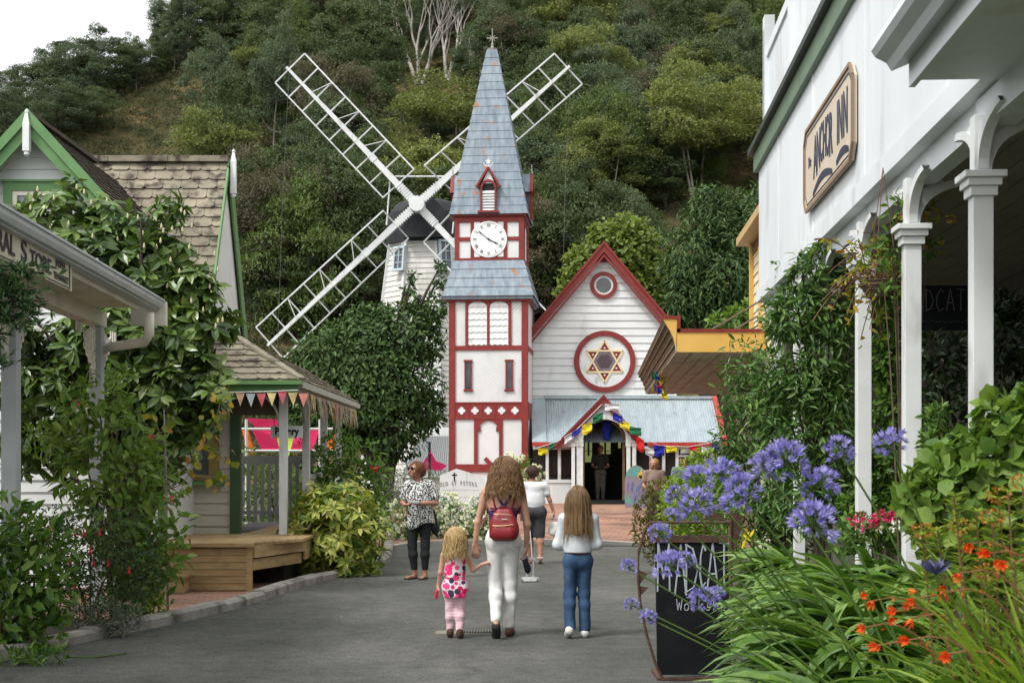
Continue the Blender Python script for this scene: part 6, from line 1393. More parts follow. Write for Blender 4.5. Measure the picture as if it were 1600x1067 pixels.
rosebush("white rose hedge behind the man in the grey hat",30.0,[(1090,725,16),(1110,722,16),(1130,728,16),(1145,740,16),(1105,745,20),(1075,745,16),(1125,755,20)],45,60,(1110,0),fsz=.10)
# --- right
plant("poplar_tree","pale yellow-green leafy tree rising behind the church gable","tree",62,[(985,390,45),(950,385,35),(1010,430,40),(960,430,50),(920,410,26),(900,430,22),(885,450,16),(1000,365,22),(940,365,20),(975,350,14),(1035,460,24),(1000,470,40),(900,400,14),(1030,410,16)],9000,.22,ROUND,L_pop,51,(970,0),m_gumbark,up=.1,trunk_r=.15,shell=.3,lump=.35)
plant("evergreen_tree","tall dark drooping evergreen behind the yellow verandah roof","tree",52,[(1110,340,45),(1160,380,50),(1080,400,50),(1130,430,60),(1080,460,45),(1180,450,50),(1110,320,28),(1060,430,24),(1180,330,40),(1120,490,40),(1060,480,30),(1195,400,40),(1160,500,40),(1100,300,16)],15000,.27,LANCE,L_broad,52,(1120,0),m_darkbark,up=0,droop=.6,trunk_r=.2,shell=.4,lump=.3)
plant("leafy_tree","bright-leaved small tree just above the yellow verandah's red capping","tree",47,[(1180,490,22),(1150,500,18),(1120,505,12),(1210,280,16),(1195,500,14)],900,.26,LEAF,L_lite,53,(1170,0),m_wood,up=.1,trunk_r=.06)
WIS2 = [(1265,430,36),(1285,405,28),(1250,490,45),(1300,495,40),(1225,500,34),(1290,560,46),(1310,620,38),(1260,600,50),(1215,590,40),(1240,680,55),(1300,690,46),(1250,770,55),(1300,770,44),(1200,640,30)]
plant("wisteria","thick wisteria hiding the fourth verandah post beside the white parapet","climber",12.1,WIS2,5200,.10,LANCE,L_wis,154,(1290,0),m_darkbark,up=.0,droop=.25,trunk_r=.025,shell=.5,lump=.3,dyr=.5)
WIS = [(1285,405,26),(1265,440,40),(1240,420,26),(1250,490,50),(1300,500,40),(1225,470,24),(1180,570,44),(1160,620,40),(1225,600,62),(1290,580,50),(1180,670,60),(1250,680,66),(1150,740,42),(1310,650,40),(1210,760,70),(1280,760,55),(1165,800,55),(1230,830,60),(1140,690,26),(1145,590,18)]
plant("wisteria","dense green wisteria climbing the far verandah posts of the inn","climber",15.0,WIS,7000,.105,LANCE,L_wis,54,(1230,0),m_darkbark,up=.0,droop=.25,trunk_r=.025,shell=.5,lump=.3,dyr=.6)
plant("creeper","dark creeper filling the verandah between the third and nearest posts","climber",11.6,[(1385,560,40),(1400,640,40),(1385,720,45),(1395,480,30),(1380,790,40),(1330,620,30,1.5),(1330,760,40,1),(1350,800,40)],3200,.09,LEAF,L_mid,55,(1390,0),m_darkbark,up=.1,trunk_r=.015,shell=.3,dyr=.5)
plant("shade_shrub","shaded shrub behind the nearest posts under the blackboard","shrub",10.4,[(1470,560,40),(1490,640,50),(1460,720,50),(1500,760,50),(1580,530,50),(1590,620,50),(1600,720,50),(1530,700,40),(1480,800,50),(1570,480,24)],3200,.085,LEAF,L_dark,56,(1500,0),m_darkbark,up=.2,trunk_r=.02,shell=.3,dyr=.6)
plant("herb_bush","small-leaved upright bush seen between the two nearest posts","bush",8.6,[(1465,690,26),(1462,650,18),(1470,730,30),(1455,760,30)],900,.05,LEAF,L_mid,57,(1465,0),m_wood,up=.5,trunk_r=.01)
plant("olive_bush","bronze-olive bush beside the painted board near the church","bush",20.5,[(1030,775,26),(1015,800,28),(1045,800,32),(1010,830,24),(1040,835,34),(1055,765,20),(1025,855,24),(1060,830,34)],3000,.06,LEAF,L_olv,58,(1035,0),m_wood,up=.5,trunk_r=.02,shell=.55)
plant("lime_bush","bright lime-green bush behind the agapanthus and the chalkboard","bush",17.0,[(1090,740,30),(1060,770,26),(1110,760,38),(1060,800,34),(1100,800,42),(1140,790,36),(1070,840,36),(1120,850,40),(1100,715,16)],3200,.07,LEAF,L_lime,59,(1095,0),m_wood,up=.3,trunk_r=.02,shell=.55)
plant("leafy_bush","pale mottled broad-leaved bush at the foot of the nearest post","bush",5.7,[(1500,740,50),(1560,720,60),(1600,680,50),(1450,780,34),(1520,800,60),(1590,790,60),(1560,650,26),(1610,640,30),(1460,820,40),(1430,760,20),(1540,880,60),(1600,880,60),(1500,900,40)],2500,.075,ROUND,L_lite,60,(1540,0),m_wood,up=.1,trunk_r=.012,shell=.3)
t = plant("dahlia_bed","patch of crimson and white flowers at the foot of the creeper","flower bed plant",10.0,[(1345,830,28),(1380,835,26),(1320,845,22),(1400,845,20)],700,.06,LEAF,L_mid,61,(1350,0),m_stem,up=.3,trunk_r=.005)
r_ = rng(30); flowers_on(t,"bloom",[P(1330+65*r_.rand(),800+26*r_.rand(),9.7)for _ in range(16)],.05,L_pink,5); flowers_on(t,"white_bloom",[P(1398,823,9.5),P(1410,816,9.5),P(1425,820,9.5),P(1372,826,9.5)],.05,L_white,5)
# hanging basket with trailing vines by the second and third posts
hbk = thing("hanging_basket","wire hanging basket of trailing geranium and bare twigs between the inn's posts","hanging basket",P(1380,410,9.3)); tb = MB(); r_ = rng(66)
c0 = P(1375,440,9.3); b = MB()
for i in range(5): th = np.linspace(0,6.283,17); rr = .13*math.sin(math.pi/2*(1-i/5.5)); b.tube(np.stack([c0[0]+rr*np.cos(th),c0[1]+rr*np.sin(th),np.full(17,c0[2]-i*.03)],1),.004,4,False)
b.lathe([(.002,-.13),(.08,-.11),(.12,-.04),(.125,0)],tuple(c0),14); b.build("basket",m_wood,hbk)
for a in range(3): tb.tube([c0+[.12*math.cos(a*2.1),.12*math.sin(a*2.1),0],c0+[.02,0,.75]],.003,4)
lv = []
for i in range(34):
 a = r_.rand()*6.28; p0 = c0+[.09*math.cos(a),.09*math.sin(a),.02]; e = p0+np.array([r_.uniform(-.40,.22),r_.uniform(-.15,.15),r_.uniform(-.42,.35)]); q = bez(p0,(p0+e)/2+[0,0,.18],e,8); tb.tube(q,.0035,4,False)
 if i%3: lv+=[p for p in q[3:]]*2
for s_,e,up_ in(((1440,300),(1450,330),0),((1400,350),(1445,290),.1),((1420,380),(1470,400),.05),((1440,330),(1490,350),.05)):
 q = bez(P(*s_,9),P((s_[0]+e[0])/2,(s_[1]+e[1])/2-20,9),P(*e,9),8); tb.tube(q,.004,4,False); lv+=[p for p in q]*2
tb.build("twigs",mat("twig_red",(.16,.08,.05),rough=.8),hbk); lv = np.array(lv); lv = lv+r_.normal(size=lv.shape)*.025; n = len(lv); V,Fs,vv = inst(LEAF,lv,frames(unit(r_,n)+[0,0,-.5],unit(r_,n)),.065*(.6+.7*r_.rand(n)),r_.rand(n)**1.3); leafmesh("foliage",V,Fs,vv,L_yel,hbk)
plant("vine","green vine wound round the capital of the second post","climber",9.0,[(1420,345,22),(1400,320,18),(1440,370,20),(1425,400,22),(1460,390,14),(1390,380,22),(1400,430,22),(1385,460,16),(1365,410,18)],260,.065,LEAF,L_mid,68,(1412,0),m_wood,up=0,trunk_r=.008,shell=.2,dyr=.6)
# --- agapanthus bed: strap leaves in clumps
def clump(name,label,cat,base,n,L,w,lm,seed,lean=(0,0),spread=1.0,tm=None,group=None,stem=None,tipd=1.0,ellim=(.45,1.25)):
 r = rng(seed); t = thing(name,label,cat,base,0,group); b0 = np.array(base,float); V = []; Fs = []; var = []; k = 9; off = 0
 for i in range(n):
  a = r.rand()*6.283; out = np.array([math.cos(a)+lean[0],math.sin(a)+lean[1],0]); ol = np.linalg.norm(out)+1e-6; out/=ol; ll = L*r.uniform(.7,1.15); el = r.uniform(*ellim); ww = w*r.uniform(.7,1.2); tcurve = r.uniform(.7,1.6)*tipd
  s_ = np.array([-out[1],out[0],0]); p = b0+out*r.rand()*.12*spread+s_*r.uniform(-.1,.1); ang = el; v_ = r.rand(); pts = []
  for j in range(k): pts.append(p.copy()); p = p+(out*math.cos(ang)+np.array([0,0,math.sin(ang)]))*ll/(k-1); ang-=tcurve*1.5/(k-1)*(.4+1.2*j/k)
  tw = r.uniform(-.5,.5)
  for j,q in enumerate(pts):
   u = j/(k-1); wd = ww*(.55+.45*min(1,u*4))*(1 if u<.6 else max(.03,1-((u-.6)/.4)**2))/2; sj = s_*math.cos(tw*u)+np.array([0,0,1])*math.sin(tw*u)
   V+=[q-sj*wd+np.array([0,0,wd*.35]),q,q+sj*wd+np.array([0,0,wd*.35])]; var+=[v_,max(0,v_-.15),v_]
  for j in range(k-1): a0 = off+j*3; Fs+=[(a0,a0+1,a0+4,a0+3),(a0+1,a0+2,a0+5,a0+4)]
  off+=3*k
 V = np.array(V); V[:,2] = np.maximum(V[:,2],b0[2]+.005); leafmesh("leaves",V,np.array(Fs),np.array(var),lm,t); return t
cl = [(1.55,6.0),(1.95,5.6),(1.75,6.7),(2.15,6.3),(1.4,5.3),(2.4,6.9),(1.75,5.0),(2.2,5.2),(1.95,7.4),(2.4,7.6),(1.85,8.3),(2.25,8.8),(1.35,4.6),(2.6,8.3),(1.6,7.6),(2.05,9.4),(1.75,4.5),(2.1,4.6)]
for i,(x,y)in enumerate(cl):
 nearest = ["chalkboard's right foot","orange flowers","chalkboard's right side","crimson flowers","picture's bottom edge","nearest white post"][i%6]
 clump("agapanthus_clump",f"arching strap-leaved agapanthus clump {['nearest the', 'second from the', 'third from the'][i // 6]} {nearest}","agapanthus",(x,y,float(bed_z(x,y))),105,.66,.066,L_strap,70+i,lean=(-1.1,-.35),group="agapanthus clumps",ellim=(.25,.95))
# --- agapanthus heads
PET = leaf_template(.30,.03,-.12,'card')
def umbel_meshes(seed):
 r = rng(seed); n = 46; d = unit(r,n); d[:,2] = np.where(d[:,2]<-.5,-d[:,2],d[:,2]); L = .062*(.8+.35*r.rand(n)); c = d*L[:,None]
 st = MB()
 for dd,cc in zip(d,c): st.tube([(0,0,0),cc*.6+[0,0,-.004],cc],.0011,3,False)
 k = 6; R0 = frames(d,unit(r,n)); ph = np.arange(k)*math.pi/3; pet = np.stack([np.sin(.62)*np.cos(ph),np.full(k,np.cos(.62)),np.sin(.62)*np.sin(ph)],1); dirs = np.einsum('nij,kj->nki',R0,pet).reshape(-1,3)
 N = n*k; nn = np.repeat(d,k,0); V,Fs,vv = inst(PET,np.repeat(c,k,0),frames(dirs,nn),.036*(.8+.3*r.rand(N)),np.clip(np.repeat(r.rand(n)*.6,k)+.4*r.rand(N),0,1))
 return meshdata("florets",V,Fs,L_blue,False,None,vv),meshdata("pedicels",np.vstack(st.v),st.f,m_stem,False)
UMB = [umbel_meshes(i)for i in range(4)]
AG = [(1228,722,1.15,5.0,"wide blue agapanthus head in front of the wisteria"),(1197,735,.9,5.0,"blue agapanthus head left of the wide one before the wisteria"),(1310,705,.85,5.4,"blue agapanthus head beside the third white post"),(1392,694,.9,5.2,"blue agapanthus head in front of the second white post, highest of the blooms"),(1282,758,.95,5.0,"blue agapanthus head just above the biggest one"),(1272,822,1.15,4.7,"biggest blue agapanthus head, lowest on the leafy side of the chalkboard"),
 (1158,775,1.15,5.3,"full blue agapanthus head right above the chalkboard's top rail"),(1128,742,1.0,5.4,"blue agapanthus head highest above the chalkboard"),(1088,792,1.05,5.6,"blue agapanthus head over the chalkboard's top left corner"),(1090,752,.9,5.8,"blue agapanthus head before the lime bush"),(1055,775,.65,6.2,"small blue agapanthus head by the bronze-olive bush"),
 (1050,806,.6,6.6,"small blue head at the chalkboard frame's top left bend"),(1030,835,.75,6.4,"blue agapanthus head against the frame's curved upper edge"),(1045,886,.85,5.2,"blue agapanthus head across the chalked letter M"),(1072,876,.5,5.3,"half-open blue head among the chalked capitals"),(1100,938,.75,5.2,"blue agapanthus head covering the lower chalked word"),(1118,930,.5,5.3,"little blue head beside the one over the lower chalked word"),
 (982,887,.6,6.8,"blue agapanthus head alone over the asphalt, upper of those left of the frame"),(987,945,.5,6.8,"blue agapanthus head at mid height left of the curved frame"),(1012,965,.6,6.4,"blue agapanthus head crossing the curved frame low down")]
for i,(px,py,s,Y,lab)in enumerate(AG):
 c = P(px,py,Y); bx = max(c[0]+.35+.1*(i%3),1.5); by = Y+.1; t = thing("agapanthus_flower",lab,"agapanthus flower",(bx,by,.4),0,"agapanthus flower heads"); a = rng(i).rand()*6.28
 f_,p_ = UMB[i%4]
 for nm,me in(("florets",f_),("pedicels",p_)):
  o = link(nm,me,t); o.location = c-np.array([bx,by,.4]); o.scale = (s*.87,s*.87,s*.82); o.rotation_euler = (.3,0,a)
 mb = MB(); mb.tube(bez((bx,by,.4),((bx*.75+c[0]*.25),(by+Y)/2,c[2]*.65),c,12),np.linspace(.0065,.0042,12),6,False); mb.build("stalk",m_stem,t,smooth=True)
t = thing("agapanthus_bud","fading dull-blue agapanthus bud low among the strap leaves","agapanthus flower",(1.7,4.4,.5)); c = P(1462,898,4.2); r_ = rng(3); n = 30; d = unit(r_,n)*[1,1,.5]+[0,0,.8]; V,Fs,vv = inst(leaf_template(.2,.04,.0,'card'),np.repeat(c[None],n,0),frames(d,unit(r_,n)),.065,r_.rand(n)); leafmesh("florets",V,Fs,vv,leafmat("dull_blue",[(.06,.07,.2),(.12,.12,.3)]),t); MB().tube(bez((1.7,4.4,.5),(1.5,4.3,.6),c,8),.005,5,False).build("stalk",m_stem,t)
t = thing("yellow_lily","single yellow lily beside the chalkboard frame","lily",(1.75,6.6,.1)); c = P(1166,842,6.0); n = 8; d = unit(r_,n)+[0,-.3,.6]; V,Fs,vv = inst(LANCE,np.repeat(c[None],n,0),frames(d,unit(r_,n)),.06,r_.rand(n)); leafmesh("petals",V,Fs,vv,leafmat("yellow_petal",[(.7,.5,.02),(.8,.65,.05)]),t); MB().tube(bez((1.75,6.6,.1),(1.5,6.3,.7),c,8),.004,5,False).build("stalk",m_stem,t)
# --- crocosmia: sword leaves and arching orange sprays
for i,(x,y)in enumerate([(1.75,4.15),(1.95,3.95),(2.15,4.3),(1.55,4.05),(2.3,3.9),(1.85,4.5)]):
 clump("crocosmia_clump",["narrow-leaved crocosmia clump lowest in the bed","crocosmia clump under the brightest orange spray","crocosmia clump beneath the euphorbia stems","crocosmia clump leaning furthest towards the strap leaves","crocosmia clump in the near corner of the bed","crocosmia clump behind the orange sprays"][i],"crocosmia",(x,y,float(bed_z(x,y))),46,.85,.017,L_grass,90+i,lean=(-.5,0),group="crocosmia clumps",tipd=.55)
CR = [(1365,938,4.6,"pair of orange crocosmia blooms furthest left over the strap leaves"),(1428,935,4.5,"single orange star-shaped bloom beside the left pair"),(1398,955,4.4,"drooping orange bloom between the left pair and the star"),(1425,965,4.4,"deep orange bloom pointing down below the star-shaped one"),(1418,1000,4.2,"small orange bloom low in the leaf tips"),(1350,980,4.6,"string of small orange buds above the strap leaf tips"),(1478,1022,3.9,"bright orange bloom nearest the picture's bottom edge"),(1500,895,4.2,"wide orange bloom beside the dull blue bud"),(1512,850,4.4,"orange-red bloom highest over the crocosmia leaves"),(1565,880,4.0,"orange bloom beside the euphorbia stems"),(1540,865,4.2,"small red-orange bloom between the highest two"),(1372,1008,4.3,"trio of little orange buds near the lowest leaves"),(1478,925,4.3,"yellow-throated orange bloom under the dull blue bud")]
for i,(px,py,Y,lab)in enumerate(CR):
 c = P(px,py,Y); t = thing("crocosmia_spray",lab,"crocosmia flower",(c[0]+.35,Y+.1,.45),0,"orange crocosmia sprays"); r_ = rng(200+i); q = bez((c[0]+.35,Y+.1,.45),(c[0]+.3,Y,c[2]+.1),c,10); MB().tube(q,.0028,5,False).build("stalk",mat("red_stem",(.22,.10,.04),rough=.6),t)
 pts = [c,c+r_.normal(size=3)*.02]+[q[-2-j]+r_.normal(size=3)*.012 for j in range(2)]
 k = 6
 for j,p in enumerate(pts[:4]):
  sc_ = (.038,.030,.02,.016)[j]; ax = np.array([-.5,-.6,-.3+.3*r_.rand()])+r_.normal(size=3)*.3; ax/=np.linalg.norm(ax); Rm = frames(ax[None],unit(r_,1))[0]; ph = np.arange(k)*math.pi/3; op = .75 if j<2 else .25; dl = np.stack([np.sin(op)*np.cos(ph),np.full(k,np.cos(op)),np.sin(op)*np.sin(ph)],1)@Rm.T
  V,Fs,vv = inst(leaf_template(.28,.05,-.25),np.repeat(p[None],k,0),frames(dl,np.repeat(ax[None],k,0)),sc_,r_.rand(k)); leafmesh("bloom",V,Fs,vv,L_or,t)
# euphorbia / sedum stems with whorled narrow leaves and rusty tops
eu = []
for i,(px,pt,pb)in enumerate([(1500,830,960),(1525,800,960),(1550,815,980),(1575,770,980),(1598,760,1000),(1465,830,900),(1540,900,1040),(1585,880,1060),(1440,835,930),(1610,840,1060),(1560,780,930),(1490,775,860)]):
 Y = 4.6-.08*(i%4); a,b = P(px+14,pb,Y+.15),P(px,pt,Y); b0 = (a[0]+.05,Y+.2,.5); t = thing("euphorbia_stem","","euphorbia",b0,0,"euphorbia stems"); eu.append((t,px,pt)); r_ = rng(300+i); q = bez(b0,a,b,24); MB().tube(q,np.linspace(.005,.003,24),5,False).build("stalk",mat("pink_stem",(.25,.14,.08),rough=.6),t)
 pp = np.repeat(q[7:],12,0); n = len(pp); ph = np.arange(n)*2.399; d = np.stack([np.cos(ph),np.sin(ph),np.full(n,.45)],1); V,Fs,vv = inst(leaf_template(.16,.03,.1),pp+r_.normal(size=(n,3))*.004,frames(d,np.tile([0,0,1.0],(n,1))),.042*(.7+.5*r_.rand(n)),r_.rand(n)); leafmesh("leaves",V,Fs,vv,L_sed,t)
 if i%2==0:
  n = 60; d = unit(r_,n); V,Fs,vv = inst(SMALL,b+d*[.03,.03,.018]+[0,0,.015],frames(d,unit(r_,n)),.014,r_.rand(n)); leafmesh("flower_top",V,Fs,vv,L_rust,t)
for(t,px,pt),l in zip(eu,["narrow lime-leaved stem left of centre in the euphorbia patch","lime-leaved stem with a bare tip above the orange bloom","euphorbia stem with rusty top beside the highest orange bloom","tall lime-leaved stem before the mottled bush","tallest rusty-topped stem at the picture's right edge","short leafy stem below the pink flower","low rusty-topped stem in the corner of the bed","low lime-leaved stem between the two corner stems","rusty-topped stem nearest the second white post","euphorbia stem cut by the picture's right edge low down","upright rusty-topped stem in the thick of the patch","slender stem furthest back under the broad leaves"]): t['label'] = l
# ================================================================== PEOPLE: implicit bodies turned into one continuous surface
class S:
 """union of soft round cones and ellipsoids"""
 def __init__(s): s.p = []
 def cone(s,a,b,ra,rb,k=.03,sq=None): s.p.append(('c',np.array(a,float),np.array(b,float),ra,rb,k,sq)); return s
 def ell(s,c,r,k=.03,rot=None): s.p.append(('e',np.array(c,float),np.array(r,float),k,rot)); return s
 def ev(s,P_):
  out = None
  for q in s.p:
   if q[0]=='c':
    _,a,b,ra,rb,k,sq = q; X = P_;
    if sq is not None: w = np.array(sq,float); X = P_/w; a = a/w; b = b/w
    ab = b-a; h = np.clip(((X-a)@ab)/(ab@ab+1e-12),0,1); d = np.linalg.norm(X-a-h[:,None]*ab,axis=1)-(ra+(rb-ra)*h)
    if sq is not None: d = d*min(sq)
   else:
    _,c,r,k,rot = q; X = P_-c
    if rot is not None: X = X@rot
    n = np.linalg.norm(X/r,axis=1); g = np.linalg.norm(X/(r*r),axis=1)+1e-9; d = n*(n-1)/g
   if out is None: out = d
   else: h = np.maximum(k-np.abs(out-d),0)/k; out = np.minimum(out,d)-h*h*k*.25
  return out
 def bounds(s,pad):
  lo,hi = [],[]
  for q in s.p:
   if q[0]=='c': w = np.array(q[6])if q[6]is not None else np.ones(3); r = max(q[3],q[4])*w; lo+=[q[1]-r,q[2]-r]; hi+=[q[1]+r,q[2]+r]
   else: r = np.full(3,max(q[2])); lo.append(q[1]-r); hi.append(q[1]+r)
  return np.min(lo,0)-pad,np.max(hi,0)+pad
def surface(f,lo,hi,h):
 n = np.ceil((hi-lo)/h).astype(int)+1; ax = [lo[i]+h*np.arange(n[i])for i in range(3)]; vals = np.empty(n,dtype=np.float32)
 gy,gz = np.meshgrid(ax[1],ax[2],indexing='ij'); slab = max(1,400000//gy.size)
 for i0 in range(0,n[0],slab):
  xs = ax[0][i0:i0+slab]; G = np.empty((len(xs),)+gy.shape+(3,)); G[...,0] = xs[:,None,None]; G[...,1] = gy; G[...,2] = gz; vals[i0:i0+slab] = f(G.reshape(-1,3)).reshape(G.shape[:3])
 s = vals<0; acc = np.zeros(tuple(n-1)+(3,)); cnt = np.zeros(tuple(n-1)); c = [slice(0,n[i]-1)for i in range(3)]
 quads = []
 for a in range(3):
  b,d = (a+1)%3,(a+2)%3; s0 = [slice(None)]*3; s1 = [slice(None)]*3; s0[a] = slice(0,-1); s1[a] = slice(1,None)
  v0,v1 = vals[tuple(s0)],vals[tuple(s1)]; cross = (v0<0)!=(v1<0); idx = np.argwhere(cross); t = v0[cross]/(v0[cross]-v1[cross]); pt = idx.astype(float); pt[:,a]+=t
  for ob in(0,-1):
   for od in(0,-1):
    ci = idx.copy(); ci[:,b]+=ob; ci[:,d]+=od; ok = np.all((ci>=0)&(ci<(n-1)),1); ci = ci[ok]; np.add.at(acc,tuple(ci.T),pt[ok]); np.add.at(cnt,tuple(ci.T),1)
  ok = (idx[:,b]>0)&(idx[:,d]>0)&(idx[:,b]<n[b]-1)&(idx[:,d]<n[d]-1); e = idx[ok]; sg = (v0[cross]<0)[ok]; qs = []
  for ob,od in((0,0),(-1,0),(-1,-1),(0,-1)): ci = e.copy(); ci[:,b]+=ob; ci[:,d]+=od; qs.append(ci)
  q = np.stack(qs,1); q[~sg] = q[~sg][:,::-1]; quads.append(q)
 act = cnt>0; ids = -np.ones(cnt.shape,dtype=int); ids[act] = np.arange(act.sum()); V = acc[act]/cnt[act][:,None]*h+lo
 Q = np.concatenate(quads); Fq = ids[Q[...,0],Q[...,1],Q[...,2]]; Fq = Fq[(Fq>=0).all(1)]; return V,Fq
def skinmat(name,c,dark):
 m = bpy.data.materials.new(name); m.use_nodes = True; nt = m.node_tree; b = nt.nodes["Principled BSDF"]; b.inputs["Roughness"].default_value = .5; b.inputs["Subsurface Weight"].default_value = .0
 tc = nt.nodes.new("ShaderNodeTexCoord"); nz = nt.nodes.new("ShaderNodeTexNoise"); nz.inputs["Scale"].default_value = 9; nz.inputs["Detail"].default_value = 5; nt.links.new(tc.outputs["Object"],nz.inputs["Vector"]); nt.links.new(_ramp(nt,nz.outputs["Fac"],[dark,c],[.35,.65]),b.inputs["Base Color"]); return m
sk_a = skinmat("skin_tan",(.42,.22,.14),(.36,.175,.11)); sk_b = skinmat("skin_fair",(.50,.28,.19),(.43,.22,.15)); sk_c = skinmat("skin_sun",(.40,.20,.13),(.33,.155,.10))
def fabric(name,cols,scale=40,rough=.85,bump=.25,**k): return mat(name,cols,rough=rough,scale=scale,bump=bump,bscale=120,**k)
def solid(name,sdf,m,parent,h=.008,clip=None,noise=None,pad=.03,off=0,box=None,hollow=None):
 lo,hi = sdf.bounds(pad+off)if box is None else(np.array(box[0],float),np.array(box[1],float))
 def f(p):
  d = sdf.ev(p)-off
  if noise: amp,fr,sd_ = noise[:3]; fr = np.array(fr,float); r = rng(sd_); w = 0
  if noise:
   for i in range(4): w = w+np.sin((p*fr)@(r.normal(size=3))*6.28+r.rand()*6.28)
   d = d-amp*w/2.5
  if hollow is not None: d = np.maximum(d,-(d+hollow))
  if clip is not None: d = np.maximum(d,clip(p))
  return d
 V,Fq = surface(f,lo,hi,h); o = link(name,meshdata(name,V,Fq,m,True),parent); return o
def hand_prims(s,w,d,side,palm_n,curl=.5,sc=1.0,spread=.1,thumb_out=.55):
 """palm and five separate, unequal, bent fingers; w wrist, d direction of the hand, palm_n palm normal, side towards the thumb"""
 d = np.array(d,float); d/=np.linalg.norm(d); n = np.array(palm_n,float); n-=d*(n@d); n/=np.linalg.norm(n); u = np.cross(d,n)*(1 if side>0 else-1); w = np.array(w,float)
 pal = w+d*.045*sc
 for k in(-.026,-.009,.009,.026): s.cone(w+u*k*.6*sc,w+d*.078*sc+u*k*sc,.014*sc,.0125*sc,.012)
 for k,L,r_ in((.030,.066,.0085),(.0105,.076,.009),(-.0105,.070,.0085),(-.030,.054,.0075)):
  p = w+d*.082*sc+u*k*sc; a = curl*.5; dd = d*math.cos(a)+n*math.sin(a)+u*k*spread*10; q1 = p+dd*L*.45*sc; a = curl*1.4; dd = d*math.cos(a)+n*math.sin(a); q2 = q1+dd*L*.33*sc; a = curl*2.2; dd = d*math.cos(a)+n*math.sin(a); q3 = q2+dd*L*.24*sc
  s.cone(p,q1,r_*sc*1.05,r_*sc,.004); s.cone(q1,q2,r_*sc,r_*sc*.92,.003); s.cone(q2,q3,r_*sc*.92,r_*sc*.8,.003)
 p = w+d*.02*sc+u*.026*sc; q1 = p+(d*.7+u*thumb_out+n*.35)*.038*sc; q2 = q1+(d*.85+u*.15+n*.45)*.032*sc; s.cone(p,q1,.0125*sc,.0105*sc,.008); s.cone(q1,q2,.0105*sc,.0085*sc,.004)
def body(J,W,face=None,bare_feet=False):
 """J joints, W widths -> skin body sdf (one continuous figure)"""
 s = S(); g = J; sc = W['s']; s.tags = []
 def tg(t): s.tags+=[t]*(len(s.p)-len(s.tags))
 s.ell(g['chest'],(W['chest'][0],W['chest'][1],.15*sc),.04); s.ell(g['waist'],(W['waist'][0],W['waist'][1],.12*sc),.05); s.ell(g['pelvis'],(W['hip'][0],W['hip'][1],.115*sc),.05)
 s.cone(g['shL']*.72+g['neck']*.28,g['shR']*.72+g['neck']*.28,.052*sc,.052*sc,.05)
 tg('t'); s.cone(g['neck']-[0,0,.04*sc],g['head']-[0,0,.04*sc],.056*sc*W.get('nk',1),.048*sc*W.get('nk',1),.03)
 hr = W['head']; s.ell(g['head']+[0,0,.012*sc],(hr*.76,hr*.92,hr),.02)
 tg('h')
 for L in 'LR':
  s.cone(g['sh'+L],g['el'+L],W['arm'],W['arm']*.76,.04); s.cone(g['el'+L],g['wr'+L],W['arm']*.78,W['arm']*.52,.02); tg('a')
  s.ell(g['hip'+L]+[0,0,.02*sc],(W['thigh']*1.04,)*2+(W['thigh']*1.1,),.05); s.cone(g['hip'+L],g['kn'+L],W['thigh'],W['calf']*1.02,.05)
  mid = g['kn'+L]*.68+g['an'+L]*.32+[0,-.012*sc*W.get('fy',1),0]; s.cone(g['kn'+L],mid,W['calf']*.95,W['calf'],.03); s.cone(mid,g['an'+L],W['calf'],W['calf']*.56,.03); tg('l')
  s.cone(g['an'+L],g['he'+L],W['calf']*.56,W['calf']*.52,.02); s.cone(g['he'+L],g['to'+L],W['calf']*.50,W['calf']*.42,.02,); tg('f')
 for a in W.get('hands',[]): hand_prims(s,*a[:4],**a[4])
 return s
def facef(s,J,W,f):
 """face features on the head: f = facing direction (unit, horizontal)"""
 h = J['head']+np.array([0,0,.012*W['s']]); r = W['head']; f = np.array(f,float); u = np.array([-f[1],f[0],0]); z = np.array([0,0,1.0])
 s.cone(h+f*r*.84+z*r*.12,h+f*r*1.06-z*r*.22,r*.075,r*.13,r*.12); s.ell(h+f*r*.62-z*r*.62,(r*.38,r*.34,r*.32),r*.3) # nose, jaw
 s.ell(h+f*r*.84-z*r*.50,(r*.20,r*.12,r*.07),r*.08); s.cone(h+f*r*.84-u*r*.34+z*r*.22,h+f*r*.84+u*r*.34+z*r*.22,r*.10,r*.10,r*.16)
 for k in(-1,1): s.ell(h+u*k*r*.76,(r*.14,r*.14,r*.24),r*.06); s.ell(h+f*r*.62+u*k*r*.36-z*r*.22,(r*.24,)*3,r*.2)
 return s
def joints(H,fy=1,child=0.0,wsh=.112,whip=.052,step=0.0,arms=None):
 """default standing joints, facing +Y if fy>0; x = screen right; L = screen left"""
 hz = .52-.05*child; J = {}; Vv = lambda x,y,z: np.array([x,y,z],float)*H
 sh = .815-.055*child; J['pelvis'] = Vv(0,0,hz+.02); J['waist'] = Vv(0,0,hz+.105); J['chest'] = Vv(0,0,sh-.085); J['neck'] = Vv(0,-.005*fy,sh+.025); J['head'] = Vv(0,.012*fy,.93-.03*child)
 for L,s in(('L',-1),('R',1)):
  J['sh'+L] = Vv(s*wsh,0,sh); J['el'+L] = Vv(s*(wsh+.028),-.01*fy,sh-.18); J['wr'+L] = Vv(s*(wsh+.035),.03*fy,sh-.325); J['hip'+L] = Vv(s*whip,0,hz); J['kn'+L] = Vv(s*whip*.95,.01*fy,.285); J['an'+L] = Vv(s*whip*.9,-.01*fy,.05); J['he'+L] = Vv(s*whip*.9,-.02*fy,.026); J['to'+L] = Vv(s*whip*1.1,.075*fy,.018)
 return J
